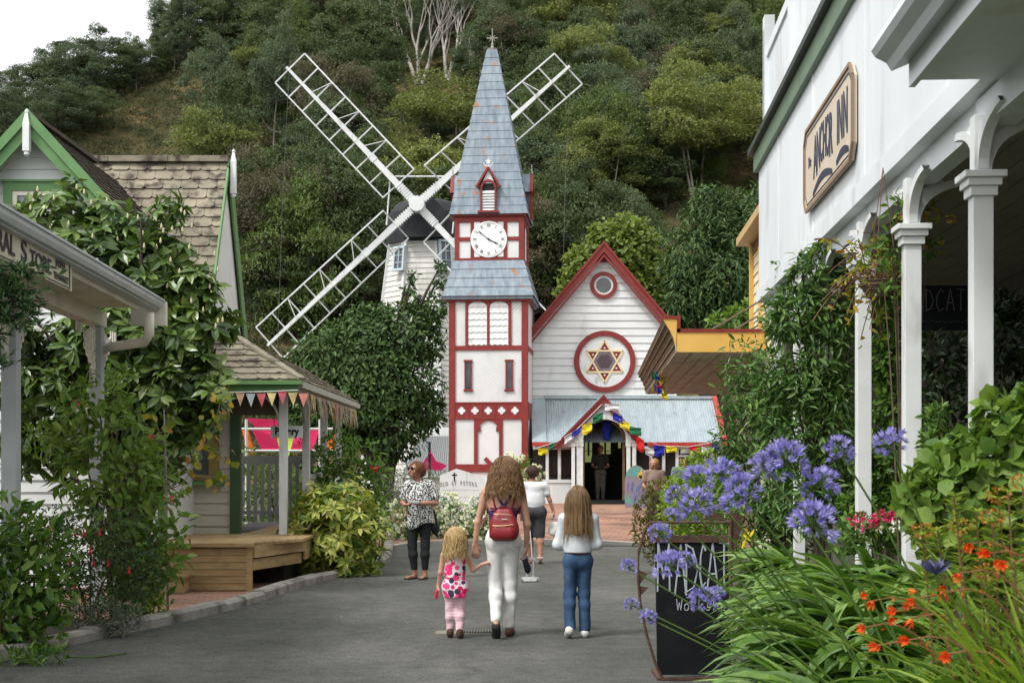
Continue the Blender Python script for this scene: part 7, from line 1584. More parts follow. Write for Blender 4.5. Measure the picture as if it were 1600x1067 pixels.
def strands(name,root_c,radii,n,length,m,parent,seed,wave=.012,freq=9,r0=.0028,back=(0,-1),fall=1.0,cap_h=.3,taper=.5,spread=1.0,seg=14,cmin=-.75,sway=0,nolow=None,body_s=None):
 """hair: tapering locks rooted on the skull, falling and clinging to the head and back"""
 r = rng(seed); mb = MB(); c = np.array(root_c,float); rad = np.array(radii,float); bk = np.array([back[0],back[1],0.0])
 for i in range(n):
  d = unit(r,1)[0]
  if d[2]<cmin*.3: d[2] = abs(d[2])
  fr = d@bk
  if fr<cmin: continue
  p = c+d*rad; pts = [p.copy()]; L = length*r.uniform(.7,1.05); v = d*.7+np.array([0,0,.1]); ph = r.rand()*6.28; ph2 = r.rand()*6.28; st = L/seg; out = d*[1,1,0]; out/=np.linalg.norm(out)+1e-6
  for j in range(seg):
   v = v*.55+np.array([0,0,-1.0])*.55*fall+out*.02*spread; v/=np.linalg.norm(v); p = p+v*st
   q = (p-c)/(rad*1.03); nq = np.linalg.norm(q)
   if nq<1: p = c+q/nq*rad*1.03
   if body_s is not None and p[2]<c[2]-rad[2]*.6:
    dd = float(body_s.ev(p[None])[0])
    if dd<.012: p = p+(bk*(.012-dd)*1.0)
   w = wave*min(1,j/4); t_ = j/seg*freq; pts.append(p+np.array([math.sin(t_+ph)*w,math.cos(t_*.8+ph2)*w*.7,0]))
  rr = r0*r.uniform(.7,1.3)*np.concatenate([np.full(seg-3,1.0),[.85,.65,.4,.2]]); b0_ = .1+r.rand()*.32; mb.tube(pts,rr,3,False); mb.var[-1] = np.clip(np.repeat(b0_+.5*(np.arange(seg+1)/seg)**1.3+.06*r.normal(),3),0,1)
 return mb.build(name,m,parent,smooth=True,var=True)if mb.n else None
def hairmat(name,cols):
 m = bpy.data.materials.new(name); m.use_nodes = True; nt = m.node_tree; b = nt.nodes["Principled BSDF"]; b.inputs["Roughness"].default_value = .42; b.inputs["Specular IOR Level"].default_value = .4
 at = nt.nodes.new("ShaderNodeAttribute"); at.attribute_name = "var"; tc = nt.nodes.new("ShaderNodeTexCoord"); nz = nt.nodes.new("ShaderNodeTexNoise"); nz.inputs["Scale"].default_value = 14; nt.links.new(tc.outputs["Object"],nz.inputs["Vector"])
 ad = nt.nodes.new("ShaderNodeMath"); ad.operation = 'MULTIPLY_ADD'; ad.inputs[1].default_value = .6; nt.links.new(at.outputs["Fac"],ad.inputs[0]); m2 = nt.nodes.new("ShaderNodeMath"); m2.operation = 'MULTIPLY'; m2.inputs[1].default_value = .4; nt.links.new(nz.outputs["Fac"],m2.inputs[0]); nt.links.new(m2.outputs[0],ad.inputs[2])
 nt.links.new(_ramp(nt,ad.outputs[0],cols),b.inputs["Base Color"]); return m
class U:
 def __init__(s,a,b,off): s.a = a; s.b = b; s.off = off
 def ev(s,p): return np.minimum(s.a.ev(p),s.b.ev(p)-s.off)
 def bounds(s,pad): return s.a.bounds(pad+.03)
def sub_body(b,keep):
 s = S(); s.p = [q for q,t in zip(b.p,b.tags)if t in keep]; return s
def limb_clip(z0,z1): return lambda p: np.maximum(z0-p[:,2],p[:,2]-z1)
def person(label,x,y,rz=0): return thing("person",label,"person",(x,y,float(ground_z(x,y))+.004),rz,None,local=True)
def shoe(par,he,to,m,w=.036,sole=None,lift=0,up=.028,name="shoe"):
 s = S(); he = np.array(he,float); to = np.array(to,float); s.cone(he,to,w,w*1.02,.03,(1,1,1)); s.cone(he+[0,0,up*.6],he*.7+to*.3+[0,0,up],w*.95,w*.8,.03); return solid(name,s,m,par,.006)
def sub(p,o): p.parent = o; return p
# ---------------------------------------------------------------- mother
def legs_of(J,W):
 s = S()
 for L in 'LR': s.cone(J['hip'+L],J['kn'+L],W['thigh'],W['calf']*1.02,.05); s.ell(J['hip'+L]+[0,0,.02],(W['thigh']*1.05,)*2+(W['thigh']*1.1,),.05); s.cone(J['kn'+L],J['an'+L]+[0,0,.0],W['calf']*.98,W['calf']*.72,.03)
 s.ell(J['pelvis'],(W['hip'][0],W['hip'][1],.11*W['s']),.05); return s
MX,MYm = (786-800)/F*13.05,13.05
pm = person("curly-haired woman with a red backpack and white jeans, holding the small girl's hand",MX,MYm)
J = joints(1.66); H = 1.66
J['head'] = np.array([.018,.015,1.545]); J['neck'] = np.array([.005,0,1.40])
J['hipL'] = np.array([-.075,0,.87]); J['knL'] = np.array([-.072,.03,.47]); J['anL'] = np.array([-.062,-.20,.16]); J['heL'] = np.array([-.062,-.235,.145]); J['toL'] = np.array([-.062,-.135,.035])
J['hipR'] = np.array([.078,0,.87]); J['knR'] = np.array([.07,.06,.48]); J['anR'] = np.array([.055,.05,.085]); J['heR'] = np.array([.055,.03,.04]); J['toR'] = np.array([.075,.19,.03])
J['shL'] = np.array([-.165,0,1.335]); J['elL'] = np.array([-.232,.02,1.06]); J['wrL'] = np.array([-.262,.05,.845]); J['shR'] = np.array([.172,0,1.335]); J['elR'] = np.array([.225,-.01,1.04]); J['wrR'] = np.array([.215,.07,.83])
W_ = dict(s=1.0,chest=(.142,.098),waist=(.118,.088),hip=(.126,.094),head=.105,arm=.040,thigh=.072,calf=.052,nk=.9,
  hands=[(J['wrL'],(.05,.05,-1),1,(0,1,.1),dict(curl=.75)),(J['wrR'],(.0,.12,-1),-1,(-1,0,0),dict(curl=.9))])
bs = body(J,W_); solid("body",bs,sk_b,pm,.0058)
m_wj = fabric("white_jeans",[(.60,.60,.57),(.70,.70,.67)],scale=6,bump=.4,dirt=((.5,.5,.47),20,.5,.75,(1,1,.4)))
js = S()
for L in 'LR': js.cone(J['hip'+L],J['kn'+L],.080,.062,.03); js.ell(J['hip'+L]+[0,-.015,.03],(.080,.10,.10),.04); js.cone(J['kn'+L],J['an'+L]+[0,0,.02],.062,.052,.03)
js.ell(J['pelvis']+[0,0,.0],(.136,.102,.12),.05); js.cone(J['pelvis'],J['waist']-[0,0,.02],.125,.115,.05,(1,.8,1))
def fold_noise(p,fr=22): return .0035*(np.sin(p[:,2]*fr*6+np.sin(p[:,0]*30)*2)*np.clip((.95-p[:,2])*2,0,1))
class FN:
 def __init__(s,b,fn): s.b = b; s.fn = fn
 def ev(s,p): return s.b.ev(p)-s.fn(p)
 def bounds(s,pad): return s.b.bounds(pad+.01)
def cuff(J,low):
 def c(p):
  return np.maximum(p[:,2]-low[2],np.where(p[:,0]<low[3],low[0],low[1])-p[:,2])
 return c
solid("jeans",FN(U(js,sub_body(bs,"l"),.009),lambda p: .005*wob(p*[1.4,1,2.6],22,3)*np.clip((.62-p[:,2])*3,.15,1)+.003*np.sin(p[:,2]*60+p[:,0]*90)*np.exp(-((p[:,2]-.80)/.05)**2)),m_wj,pm,.007,clip=cuff(J,(.16,.075,1.0,0)))
MB().add([(-.10,-.0,0),(0,0,0),(0,0,0)],[])
pk = MB()
for sx in(-1,1): pk.box(sx*.085-.045,sx*.085+.045,-.125,-.121,.84,.845)
m_pur = fabric("purple_top",[(.050,.018,.075),(.085,.035,.12)],scale=10)
solid("top",bs,m_pur,pm,.007,off=.012,hollow=None,clip=lambda p: np.maximum.reduce([.95-p[:,2],p[:,2]-np.where(p[:,1]<0,1.13+.05*np.abs(p[:,0])/.15,1.24),np.abs(p[:,0])-.152]),box=((-.2,-.2,.93),(.2,.2,1.3)))
def on_back(s,x,z,off=.006,y0=-.3):
 y = y0
 for _ in range(60):
  d = float(s.ev(np.array([[x,y,z]]))[0])
  if d<off: break
  y+=max(d-off,.0008)
 return np.array([x,y,z])
st = MB()
for pts in([(-.10,1.37),(-.055,1.29),(-.005,1.215),(.05,1.175),(.11,1.16)],[(-.085,1.37),(-.04,1.29),(.005,1.225),(.05,1.19),(.12,1.185)],[(.115,1.37),(.07,1.29),(.02,1.215),(-.03,1.175),(-.11,1.165)],[(.10,1.37),(.055,1.29),(.01,1.225),(-.04,1.19),(-.12,1.19)],[(-.10,1.14),(0,1.125),(.11,1.14)],[(-.11,1.105),(0,1.10),(.11,1.105)]):
 n = 14; xs = np.interp(np.linspace(0,1,n),np.linspace(0,1,len(pts)),[p[0]for p in pts]); zs = np.interp(np.linspace(0,1,n),np.linspace(0,1,len(pts)),[p[1]for p in pts]); st.tube([on_back(bs,a,b,.008)for a,b in zip(xs,zs)],.0065,6)
st.build("strap",m_pur,pm,smooth=True)
m_bag = mat("red_bag",[(.17,.009,.012),(.25,.017,.02)],rough=.42,scale=6,bump=.3,bscale=60,spec=.4); m_bagd = mat("bag_seam",(.12,.008,.01),rough=.5); m_gold2 = mat("brass_zip",(.45,.30,.16),rough=.35,metal=.6)
bag = thing("backpack","small red leather backpack on the curly-haired woman's back","backpack",(MX,MYm-.16,1.0),R(-6),local=True)
b = S(); b.cone((-.055,0,-.04),(.075,0,-.035),.062,.065,.03,(1,.8,1)); b.cone((-.045,.0,.09),(.055,.0,.09),.058,.055,.04,(1,.75,1)); b.cone((-.05,-.005,.02),(.07,-.005,.02),.07,.07,.05,(1,.8,1)); b.cone((-.03,.01,.16),(.045,.01,.16),.035,.035,.04,(1,.8,1))
solid("bag_body",b,m_bag,bag,.006,noise=(.003,(3,3,3),4))
p_ = S(); p_.cone((-.05,-.045,-.045),(.065,-.045,-.04),.045,.047,.02,(1,.6,1)); p_.cone((-.05,-.045,-.0),(.065,-.045,.0),.045,.045,.03,(1,.6,1)); solid("front_pocket",p_,m_bag,bag,.006)
z = MB(); z.tube(bez((-.085,-.072,.04),(0,-.085,.035),(.10,-.068,.05),8),.0045,5); z.tube(bez((-.08,-.055,.145),(0,-.065,.15),(.085,-.05,.135),8),.004,5); z.build("zip",m_gold2,bag); z = MB(); z.box(-.005,.045,-.072,-.066,.095,.105); z.build("badge",mat("silver_badge",(.6,.6,.58),rough=.3,metal=.5),bag)
z = S(); z.cone((-.108,.0,-.05),(-.108,.0,-.01),.03,.03,.02,(.6,1,1)); z.cone((.118,.0,-.05),(.118,.0,-.01),.03,.03,.02,(.6,1,1)); solid("side_pocket",z,m_bagd,bag,.006)
stp = MB()
for pts in([(-.115,1.385),(-.105,1.33),(-.085,1.25),(-.06,1.15)],[(.135,1.385),(.12,1.33),(.10,1.25),(.065,1.15)],[(-.15,1.20),(-.14,1.12),(-.10,1.02)],[(.16,1.22),(.155,1.12),(.12,1.02)]):
 n = 12; xs = np.interp(np.linspace(0,1,n),np.linspace(0,1,len(pts)),[p[0]for p in pts]); zs = np.interp(np.linspace(0,1,n),np.linspace(0,1,len(pts)),[p[1]for p in pts])
 q = np.array([on_back(bs,a,b_,.012)for a,b_ in zip(xs,zs)]); rz_ = Matrix.Rotation(R(6),3,'Z'); q = q-[0,-.16,1.0]; q = np.array([rz_@Vector(v)for v in q]); stp.tube(q,.008,6)
stp.build("shoulder_strap",m_bag,bag,smooth=True); h_ = MB(); h_.tube(bez((-.03,.0,.18),(.01,-.01,.25),(.05,.0,.18),8),.006,5); h_.build("handle",m_bag,bag)
h_curl = hairmat("curly_hair",[(.05,.025,.012),(.16,.085,.035),(.34,.20,.09),(.50,.34,.17)])
hb_ = S(); hb_.ell((.018,-.008,1.56),(.082,.098,.106),.04); hb_.ell((.015,-.045,1.45),(.105,.06,.11),.05); hb_.ell((.01,-.06,1.37),(.085,.04,.07),.05)
solid("hair",hb_,mat("hair_under",[(.10,.05,.022),(.20,.115,.05)],rough=.6,scale=30,stretch=(2,2,.4),bump=1,bscale=30),pm,.009,noise=(.008,(9,9,4),5))
strands("locks",(.018,-.005,1.56),(.088,.106,.114),1350,.34,h_curl,pm,5,wave=.017,freq=19,r0=.0023,cmin=-.45,spread=4.2,body_s=bs,fall=.8)
m_sand = fabric("brown_leather",[(.08,.03,.018),(.14,.055,.035)],scale=10,rough=.5); m_sole = mat("dark_sole",(.035,.034,.033),rough=.8)
s = S(); s.cone((-.062,-.245,.125),(-.062,-.145,.035),.040,.044,.02,(1,.6,1)); solid("sole",s,m_sole,pm,.006); s = S(); s.cone((-.062,-.215,.14),(-.062,-.125,.05),.036,.038,.02); solid("shoe",s,m_sand,pm,.006)
shoe(pm,(.055,.03,.032),(.078,.17,.028),m_sand)
# ---------------------------------------------------------------- little girl
GX,GY_ = (711-800)/F*12.95,12.95
pg = person("small blonde girl in a pink and white patterned dress holding the woman's hand",GX,GY_)
J = joints(1.02,child=1); J['head'] = np.array([.005,.0,.915]); J['neck'] = np.array([0,0,.80])
J['shL'] = np.array([-.108,0,.755]); J['shR'] = np.array([.108,0,.755]); J['elL'] = np.array([-.135,0,.60]); J['wrL'] = np.array([-.158,.03,.475]); J['elR'] = np.array([.165,.02,.62]); J['wrR'] = np.array([.245,.05,.672])
for L,s_ in(('L',-1),('R',1)): J['hip'+L] = np.array([s_*.05,0,.45]); J['kn'+L] = np.array([s_*.045,.02,.26]); J['an'+L] = np.array([s_*.045+.0,.0+s_*-.03,.06]); J['he'+L] = np.array([s_*.045,-.02+s_*-.03,.03]); J['to'+L] = np.array([s_*.05,.07+s_*-.03,.025])
W_ = dict(s=.62,chest=(.088,.066),waist=(.082,.064),hip=(.092,.07),head=.098,arm=.027,thigh=.052,calf=.036,nk=1.0,
  hands=[(J['wrL'],(-.1,.1,-1),1,(1,.2,0),dict(curl=1.0,sc=.66)),(J['wrR'],(1,.1,.35),1,(0,.3,-1),dict(curl=.9,sc=.66))])
bg_ = body(J,W_); solid("body",bg_,sk_b,pg,.005)
def patterned(name,base,cols,scale,thr=.5,kind='F1',fill=.34,z_=1):
 m = bpy.data.materials.new(name); m.use_nodes = True; nt = m.node_tree; b = nt.nodes["Principled BSDF"]; b.inputs["Roughness"].default_value = .8
 tc = nt.nodes.new("ShaderNodeTexCoord"); vo = nt.nodes.new("ShaderNodeTexVoronoi"); vo.inputs["Scale"].default_value = scale; vo.inputs["Randomness"].default_value = .75; nt.links.new(tc.outputs["Object"],vo.inputs["Vector"])
 sep = nt.nodes.new("ShaderNodeSeparateColor"); nt.links.new(vo.outputs["Color"],sep.inputs[0]); r = nt.nodes.new("ShaderNodeValToRGB"); r.color_ramp.interpolation = 'CONSTANT'; el = r.color_ramp.elements
 while len(el)<len(cols): el.new(.5)
 for i,(e,c)in enumerate(zip(el,cols)): e.position = i/len(cols); e.color = (*c,1)
 nt.links.new(sep.outputs[0],r.inputs[0]); st_ = nt.nodes.new("ShaderNodeMath"); st_.operation = 'LESS_THAN'; st_.inputs[1].default_value = fill; nt.links.new(vo.outputs["Distance"],st_.inputs[0]); mx = nt.nodes.new("ShaderNodeMix"); mx.data_type = 'RGBA'; mx.inputs[6].default_value = (*base,1); nt.links.new(st_.outputs[0],mx.inputs[0]); nt.links.new(r.outputs[0],mx.inputs[7]); nt.links.new(mx.outputs[2],b.inputs["Base Color"]); return m
m_dress = patterned("dress_print",(.72,.62,.66),[(.70,.02,.14),(.70,.02,.14),(.02,.02,.05),(.75,.05,.2),(.70,.02,.14)],19,fill=.56)
ds = S(); ds.cone((0,0,.70),(0,0,.62),.085,.082,.03,(1,.78,1)); ds.cone((0,0,.62),(0,0,.40),.083,.104,.05,(1,.85,1)); ds.cone((-.055,0,.74),(.055,0,.74),.05,.05,.03,(1,1,1))
solid("dress",FN(U(ds,sub_body(bg_,'tl'),.007),lambda p: .005*np.sin(np.arctan2(p[:,1],p[:,0])*9)*np.clip((.62-p[:,2])*5,0,1)),m_dress,pg,.006,clip=lambda p: np.maximum(.375-p[:,2],p[:,2]-.775+.6*np.clip(np.abs(p[:,0])-.075,0,1)))
m_tight = fabric("pink_leggings",[(.62,.40,.43),(.70,.50,.52)],scale=30); lg = S()
for L in 'LR': lg.cone(J['hip'+L],J['kn'+L],.054,.044,.03); lg.cone(J['kn'+L],J['an'+L]+[0,0,.01],.044,.036,.02)
solid("leggings",FN(U(lg,sub_body(bg_,"l"),.006),lambda p: .0025*wob(p*[1,1,3],35,2)),m_tight,pg,.006,clip=limb_clip(.05,.46))
m_boot = fabric("brown_boot",[(.045,.025,.018),(.08,.045,.03)],scale=20)
for L in 'LR': shoe(pg,J['he'+L]+[0,0,.005],J['to'+L]+[0,-.01,0],m_boot,.031,up=.05,name="boot")
h_bl = hairmat("blonde_hair",[(.20,.12,.045),(.40,.27,.11),(.60,.44,.21),(.72,.57,.32)])
hb_ = S(); hb_.ell((.005,-.008,.925),(.082,.095,.10),.03); hb_.ell((0,-.045,.83),(.086,.045,.085),.04); solid("hair",hb_,mat("blonde_under",[(.30,.19,.08),(.46,.32,.15)],rough=.6,scale=30,stretch=(2,2,.3),bump=1,bscale=30),pg,.008,noise=(.005,(9,9,4),6))
strands("locks",(.005,-.003,.92),(.086,.100,.104),850,.25,h_bl,pg,8,wave=.007,freq=9,r0=.0024,cmin=-.4,spread=1.5,body_s=bg_)
toy = S(); toy.cone((-.168,.02,.43),(-.175,.03,.375),.017,.02,.01,(.8,1,1)); o = solid("toy",toy,mat("pink_plastic",(.65,.02,.07),rough=.35,spec=.5),None,.005); o.location = (GX,GY_,.004); tag(o,"small pink-red toy in the little girl's free hand","toy")
# ---------------------------------------------------------------- older girl
TX,TY = (903-800)/F*12.95,12.95
pt_ = person("girl with long straight light-brown hair, pale cardigan and blue jeans, walking away",TX,TY)
J = joints(1.40,child=.35); J['head'] = np.array([0,.01,1.29]); J['neck'] = np.array([0,0,1.155])
J['shL'] = np.array([-.135,0,1.085]); J['shR'] = np.array([.135,0,1.085]); J['elL'] = np.array([-.185,.0,.86]); J['wrL'] = np.array([-.12,.16,.84]); J['elR'] = np.array([.18,.0,.86]); J['wrR'] = np.array([.10,.17,.85])
J['hipL'] = np.array([-.068,0,.70]); J['knL'] = np.array([-.075,.02,.40]); J['anL'] = np.array([-.078,-.05,.095]); J['heL'] = np.array([-.08,-.075,.06]); J['toL'] = np.array([-.09,.05,.025]); J['hipR'] = np.array([.068,0,.70]); J['knR'] = np.array([.06,.05,.40]); J['anR'] = np.array([.065,.04,.075]); J['heR'] = np.array([.065,.02,.032]); J['toR'] = np.array([.08,.15,.026])
W_ = dict(s=.84,chest=(.118,.085),waist=(.105,.08),hip=(.098,.080),head=.100,arm=.032,thigh=.056,calf=.045,hands=[(J['wrL'],(.5,.7,.1),-1,(0,0,-1),dict(curl=.7,sc=.82)),(J['wrR'],(-.5,.7,.1),1,(0,0,-1),dict(curl=.7,sc=.82))])
bt_ = body(J,W_); solid("body",bt_,sk_b,pt_,.006)
m_jean = fabric("blue_denim",[(.015,.038,.082),(.033,.074,.145),(.065,.12,.205)],scale=5,stretch=(1,1,.5),bump=.4)
js = S()
for L in 'LR': js.cone(J['hip'+L],J['kn'+L],.064,.054,.025); js.ell(J['hip'+L]+[0,-.006,.03],(.062,.072,.085),.03); js.cone(J['kn'+L],J['an'+L],.055,.052,.03)
js.ell(J['pelvis'],(.104,.083,.10),.04); js.cone((-.03,0,.69),(.03,0,.69),.065,.065,.03)
solid("jeans",FN(U(js,sub_body(bt_,"l"),.007),lambda p: .0045*wob(p*[1.3,1,2.4],26,7)*(.3+np.exp(-((p[:,2]-.14)/.09)**2)+.7*np.exp(-((p[:,2]-.42)/.09)**2))),m_jean,pt_,.007,clip=cuff(J,(.085,.06,.84,0)))
sw = S(); sw.cone((0,0,1.02),(0,.0,.88),.128,.122,.05,(1,.78,1)); sw.cone((0,0,.88),(0,0,.80),.118,.124,.05,(1,.8,1)); sw.cone(J['shL']*.8+J['neck']*.2,J['shR']*.8+J['neck']*.2,.06,.06,.05)
for L in 'LR': sw.cone(J['sh'+L],J['el'+L],.052,.048,.04); sw.cone(J['el'+L],J['wr'+L],.048,.036,.03)
solid("cardigan",FN(U(sw,sub_body(bt_,'t'),.007),lambda p: .007*wob(p*[1,1,1.6],13,4)),fabric("pale_cardigan",[(.46,.50,.52),(.60,.63,.65)],scale=12,bump=.5),pt_,.007,clip=lambda p: np.maximum(.785-p[:,2],p[:,2]-1.15))
hs_ = S(); hs_.cone((-.038,0,.785),(.038,0,.785),.084,.084,.03,(1,.98,1)); solid("undershirt",hs_,fabric("brown_hem",[(.045,.025,.025),(.07,.04,.04)]),pt_,.007,clip=limb_clip(.74,.80))
h_lb = hairmat("light_brown_hair",[(.07,.040,.018),(.16,.095,.045),(.30,.19,.09),(.46,.32,.16)])
hb_ = S(); hb_.ell((0,-.006,1.295),(.080,.096,.104),.03); hb_.ell((.0,-.055,1.17),(.10,.05,.12),.05); hb_.ell((.0,-.085,1.05),(.095,.04,.11),.05); solid("hair",hb_,mat("brown_under",[(.09,.052,.024),(.17,.10,.048)],rough=.6,scale=30,stretch=(3,3,.3),bump=1,bscale=30),pt_,.008,noise=(.003,(12,9,1),7))
strands("locks",(0,-.002,1.295),(.085,.101,.108),1000,.44,h_lb,pt_,9,wave=.004,freq=5,r0=.0023,cmin=-.3,spread=1.0,body_s=sw,seg=16)
m_ws = fabric("white_shoe",[(.55,.54,.50),(.66,.65,.61)],scale=10); shoe(pt_,(-.08,-.075,.07),(-.088,.02,.035),m_ws,.036); shoe(pt_,(.065,.02,.034),(.08,.13,.03),m_ws,.036)
# ---------------------------------------------------------------- lady in the black and white tunic, facing left-front
LX,LY = (655-800)/F*19.6,19.6
pl = person("woman in sunglasses and a black and white spotted tunic holding a white tray",LX,LY)
J = joints(1.62,fy=-1); fdir = np.array([-.72,-.69,0]); J['head'] = np.array([-.045,-.02,1.505]); J['neck'] = np.array([-.02,0,1.36])
J['shL'] = np.array([-.15,-.03,1.295]); J['shR'] = np.array([.17,.03,1.295]); J['elL'] = np.array([-.225,-.06,1.06]); J['wrL'] = np.array([-.185,-.25,1.04]); J['elR'] = np.array([.235,.0,1.055]); J['wrR'] = np.array([.02,-.22,1.055])
J['hipL'] = np.array([-.09,0,.84]); J['hipR'] = np.array([.09,0,.84]); J['knL'] = np.array([-.095,-.02,.46]); J['knR'] = np.array([.085,-.02,.46]); J['anL'] = np.array([-.06,.0,.075]); J['anR'] = np.array([.08,.0,.075]); J['heL'] = np.array([-.05,.02,.035]); J['heR'] = np.array([.085,.02,.035]); J['toL'] = np.array([-.16,-.13,.025]); J['toR'] = np.array([.045,-.16,.025])
W_ = dict(s=1.0,chest=(.155,.12),waist=(.150,.12),hip=(.165,.125),head=.110,arm=.046,thigh=.085,calf=.054,hands=[(J['wrL'],(.75,-.35,.05),-1,(0,0,1),dict(curl=.5)),(J['wrR'],(-.95,-.25,.05),1,(0,0,1),dict(curl=.5))])
bl_ = body(J,W_); facef(bl_,J,W_,fdir/np.linalg.norm(fdir)); solid("body",bl_,sk_c,pl,.0062)
m_tun = patterned("spot_print",(.62,.62,.60),[(.01,.01,.012)]*3+[(.012,.012,.014)],42,fill=.50)
tn = S(); tn.cone((0,0,1.22),(0,-.01,1.10),.165,.165,.05,(1,.82,1)); tn.cone((0,-.01,1.10),(.01,0,.80),.165,.205,.08,(1,.78,1)); tn.cone(J['shL']*.8+J['neck']*.2,J['shR']*.8+J['neck']*.2,.075,.075,.05)
for L in 'LR': tn.cone(J['sh'+L],J['sh'+L]*.35+J['el'+L]*.65,.068,.072,.04)
solid("tunic",FN(U(tn,sub_body(bl_,'t'),.008),lambda p: .008*np.sin(np.arctan2(p[:,1],p[:,0])*7)*np.clip((1.1-p[:,2])*4,0,1)),m_tun,pl,.008,clip=lambda p: np.maximum(.735+.05*np.sin(p[:,0]*12)-p[:,2],p[:,2]-1.40+.9*np.clip(.10-np.hypot(p[:,0]+.02,p[:,1]+.03),0,1)))
lg = S()
for L in 'LR': lg.cone(J['hip'+L],J['kn'+L],.09,.060,.05); lg.cone(J['kn'+L],J['an'+L],.060,.042,.03)
lg.ell(J['pelvis'],(.165,.125,.11),.05); solid("leggings",U(lg,sub_body(bl_,"l"),.008),fabric("black_leggings",[(.010,.011,.013),(.018,.02,.022)]),pl,.008,clip=limb_clip(.13,.88))
h_au = hairmat("auburn_hair",[(.07,.022,.010),(.17,.06,.025),(.30,.13,.055)]); hb_ = S(); hc = J['head']+np.array([.018,.018,.03]); hb_.ell(hc,(.10,.108,.105),.03); hb_.ell(hc+[.035,.03,-.07],(.075,.07,.06),.03)
solid("hair",hb_,mat("auburn_under",[(.08,.028,.012),(.17,.065,.028)],rough=.6,scale=30,bump=1,bscale=40),pl,.008,noise=(.006,(12,12,6),9),clip=lambda p: ((p-hc)@(fdir/np.linalg.norm(fdir)))-.075-.6*np.clip(p[:,2]-hc[2]-.02,0,1))
strands("locks",tuple(hc),(.101,.108,.106),700,.10,h_au,pl,11,wave=.006,freq=5,r0=.0028,back=(.72,.69),cmin=-.75,seg=8)
gl = MB(); f = fdir/np.linalg.norm(fdir); u = np.array([-f[1],f[0],0]); hh = J['head']+np.array([0,0,.035])
for k in(-1,1):
 c0 = hh+f*.098+u*k*.036; t = np.linspace(0,6.283,13)[:-1]; gl.prism([c0+u*.029*math.cos(a)+np.array([0,0,.023*math.sin(a)])for a in t],f*.006); gl.bar(hh+f*.098+u*k*.062,hh+f*.0+u*k*.088,.006,.008)
gl.bar(hh+f*.103-u*.02,hh+f*.103+u*.02,.005,.006); gl.build("sunglasses",mat("dark_lens",(.008,.008,.01),rough=.15,spec=.7),pl)
ty = MB(); ty.box(-.125,.02,-.33,-.24,1.065,1.085); ty.box(-.13,.025,-.335,-.235,1.085,1.092); o = ty.build("food_tray",m_trimwhite,None); o.location = (LX,LY,.004); tag(o,"small white tray held by the woman in sunglasses","tray")
sc2 = S(); sc2.cone((.19,.05,.93),(.215,.03,.70),.035,.06,.03,(1,.6,1)); sc2.cone((.215,.03,.70),(.24,.02,.60),.05,.02,.03); o = solid("scarf",sc2,mat("black_cloth",[(.010,.010,.012),(.02,.02,.024)],rough=.9,scale=8),None,.008,noise=(.006,(6,6,3),2)); o.location = (LX,LY,.004); tag(o,"black cloth bag hanging at the side of the woman in the spotted tunic","bag")
m_sand2 = fabric("black_sandal",[(.02,.018,.016),(.05,.04,.03)])
for L in 'LR':
 a,b_ = J['he'+L],J['to'+L]; sd_ = MB(); sd_.bar(np.array([a[0],a[1],.012]),np.array([b_[0],b_[1],.012])+(b_-a)*.12*[1,1,0],.08,.02); sd_.build("sandal",m_sand2,pl); sd_ = MB(); m0 = a*.35+b_*.65; sd_.tube(bez(m0+[-.036,0,-.01],m0+[0,-.02,.045],m0+[.036,0,-.01],8),.006,5); sd_.build("sandal_strap",m_sand2,pl)
# ---------------------------------------------------------------- woman ahead in the white tee and grey shorts
RX,RY = (836-800)/F*22.6,22.6
pr_ = person("short-haired woman in a white tee and dark grey cropped trousers carrying a white bag",RX,RY)
J = joints(1.55); J['head'] = np.array([-.045,.02,1.455]); J['neck'] = np.array([-.04,0,1.33])
J['shL'] = np.array([-.175,0,1.25]); J['shR'] = np.array([.15,0,1.25]); J['elL'] = np.array([-.22,.03,1.01]); J['wrL'] = np.array([-.17,-.10,.86]); J['elR'] = np.array([.235,.0,1.02]); J['wrR'] = np.array([.30,.02,.83])
J['hipL'] = np.array([-.10,0,.81]); J['hipR'] = np.array([.07,0,.81]); J['knL'] = np.array([-.09,.1,.45]); J['knR'] = np.array([.075,.0,.45]); J['anL'] = np.array([-.07,.12,.08]); J['anR'] = np.array([.08,-.16,.11]); J['heL'] = np.array([-.07,.1,.035]); J['toL'] = np.array([-.08,.24,.025]); J['heR'] = np.array([.08,-.19,.085]); J['toR'] = np.array([.085,-.08,.03])
W_ = dict(s=.98,chest=(.155,.115),waist=(.150,.118),hip=(.17,.135),head=.106,arm=.044,thigh=.092,calf=.06,hands=[(J['wrL'],(0,-.2,-1),1,(0,1,0),dict(curl=1.0)),(J['wrR'],(.05,.05,-1),-1,(-1,0,0),dict(curl=1.2))])
br_ = body(J,W_); solid("body",br_,sk_c,pr_,.007)
te = S(); te.cone((-.015,0,1.17),(-.015,0,1.02),.162,.158,.05,(1,.8,1)); te.cone((-.015,0,1.02),(-.015,0,.93),.158,.168,.05,(1,.82,1)); te.cone(J['shL']*.8+J['neck']*.2,J['shR']*.8+J['neck']*.2,.07,.07,.05)
for L in 'LR': te.cone(J['sh'+L],J['sh'+L]*.5+J['el'+L]*.5,.064,.062,.04)
solid("shirt",FN(U(te,sub_body(br_,"t"),.008),lambda p: .006*wob(p*[1,1,1.5],13,5)),fabric("white_tee",[(.62,.63,.66),(.74,.75,.77)],scale=8),pr_,.008,clip=lambda p: np.maximum.reduce([.90-p[:,2],p[:,2]-1.315]))
sh_ = S()
for L in 'LR': sh_.cone(J['hip'+L],J['kn'+L]+[0,0,-.02],.108,.085,.06); sh_.ell(J['hip'+L]+[0,-.03,.02],(.105,.12,.11),.05)
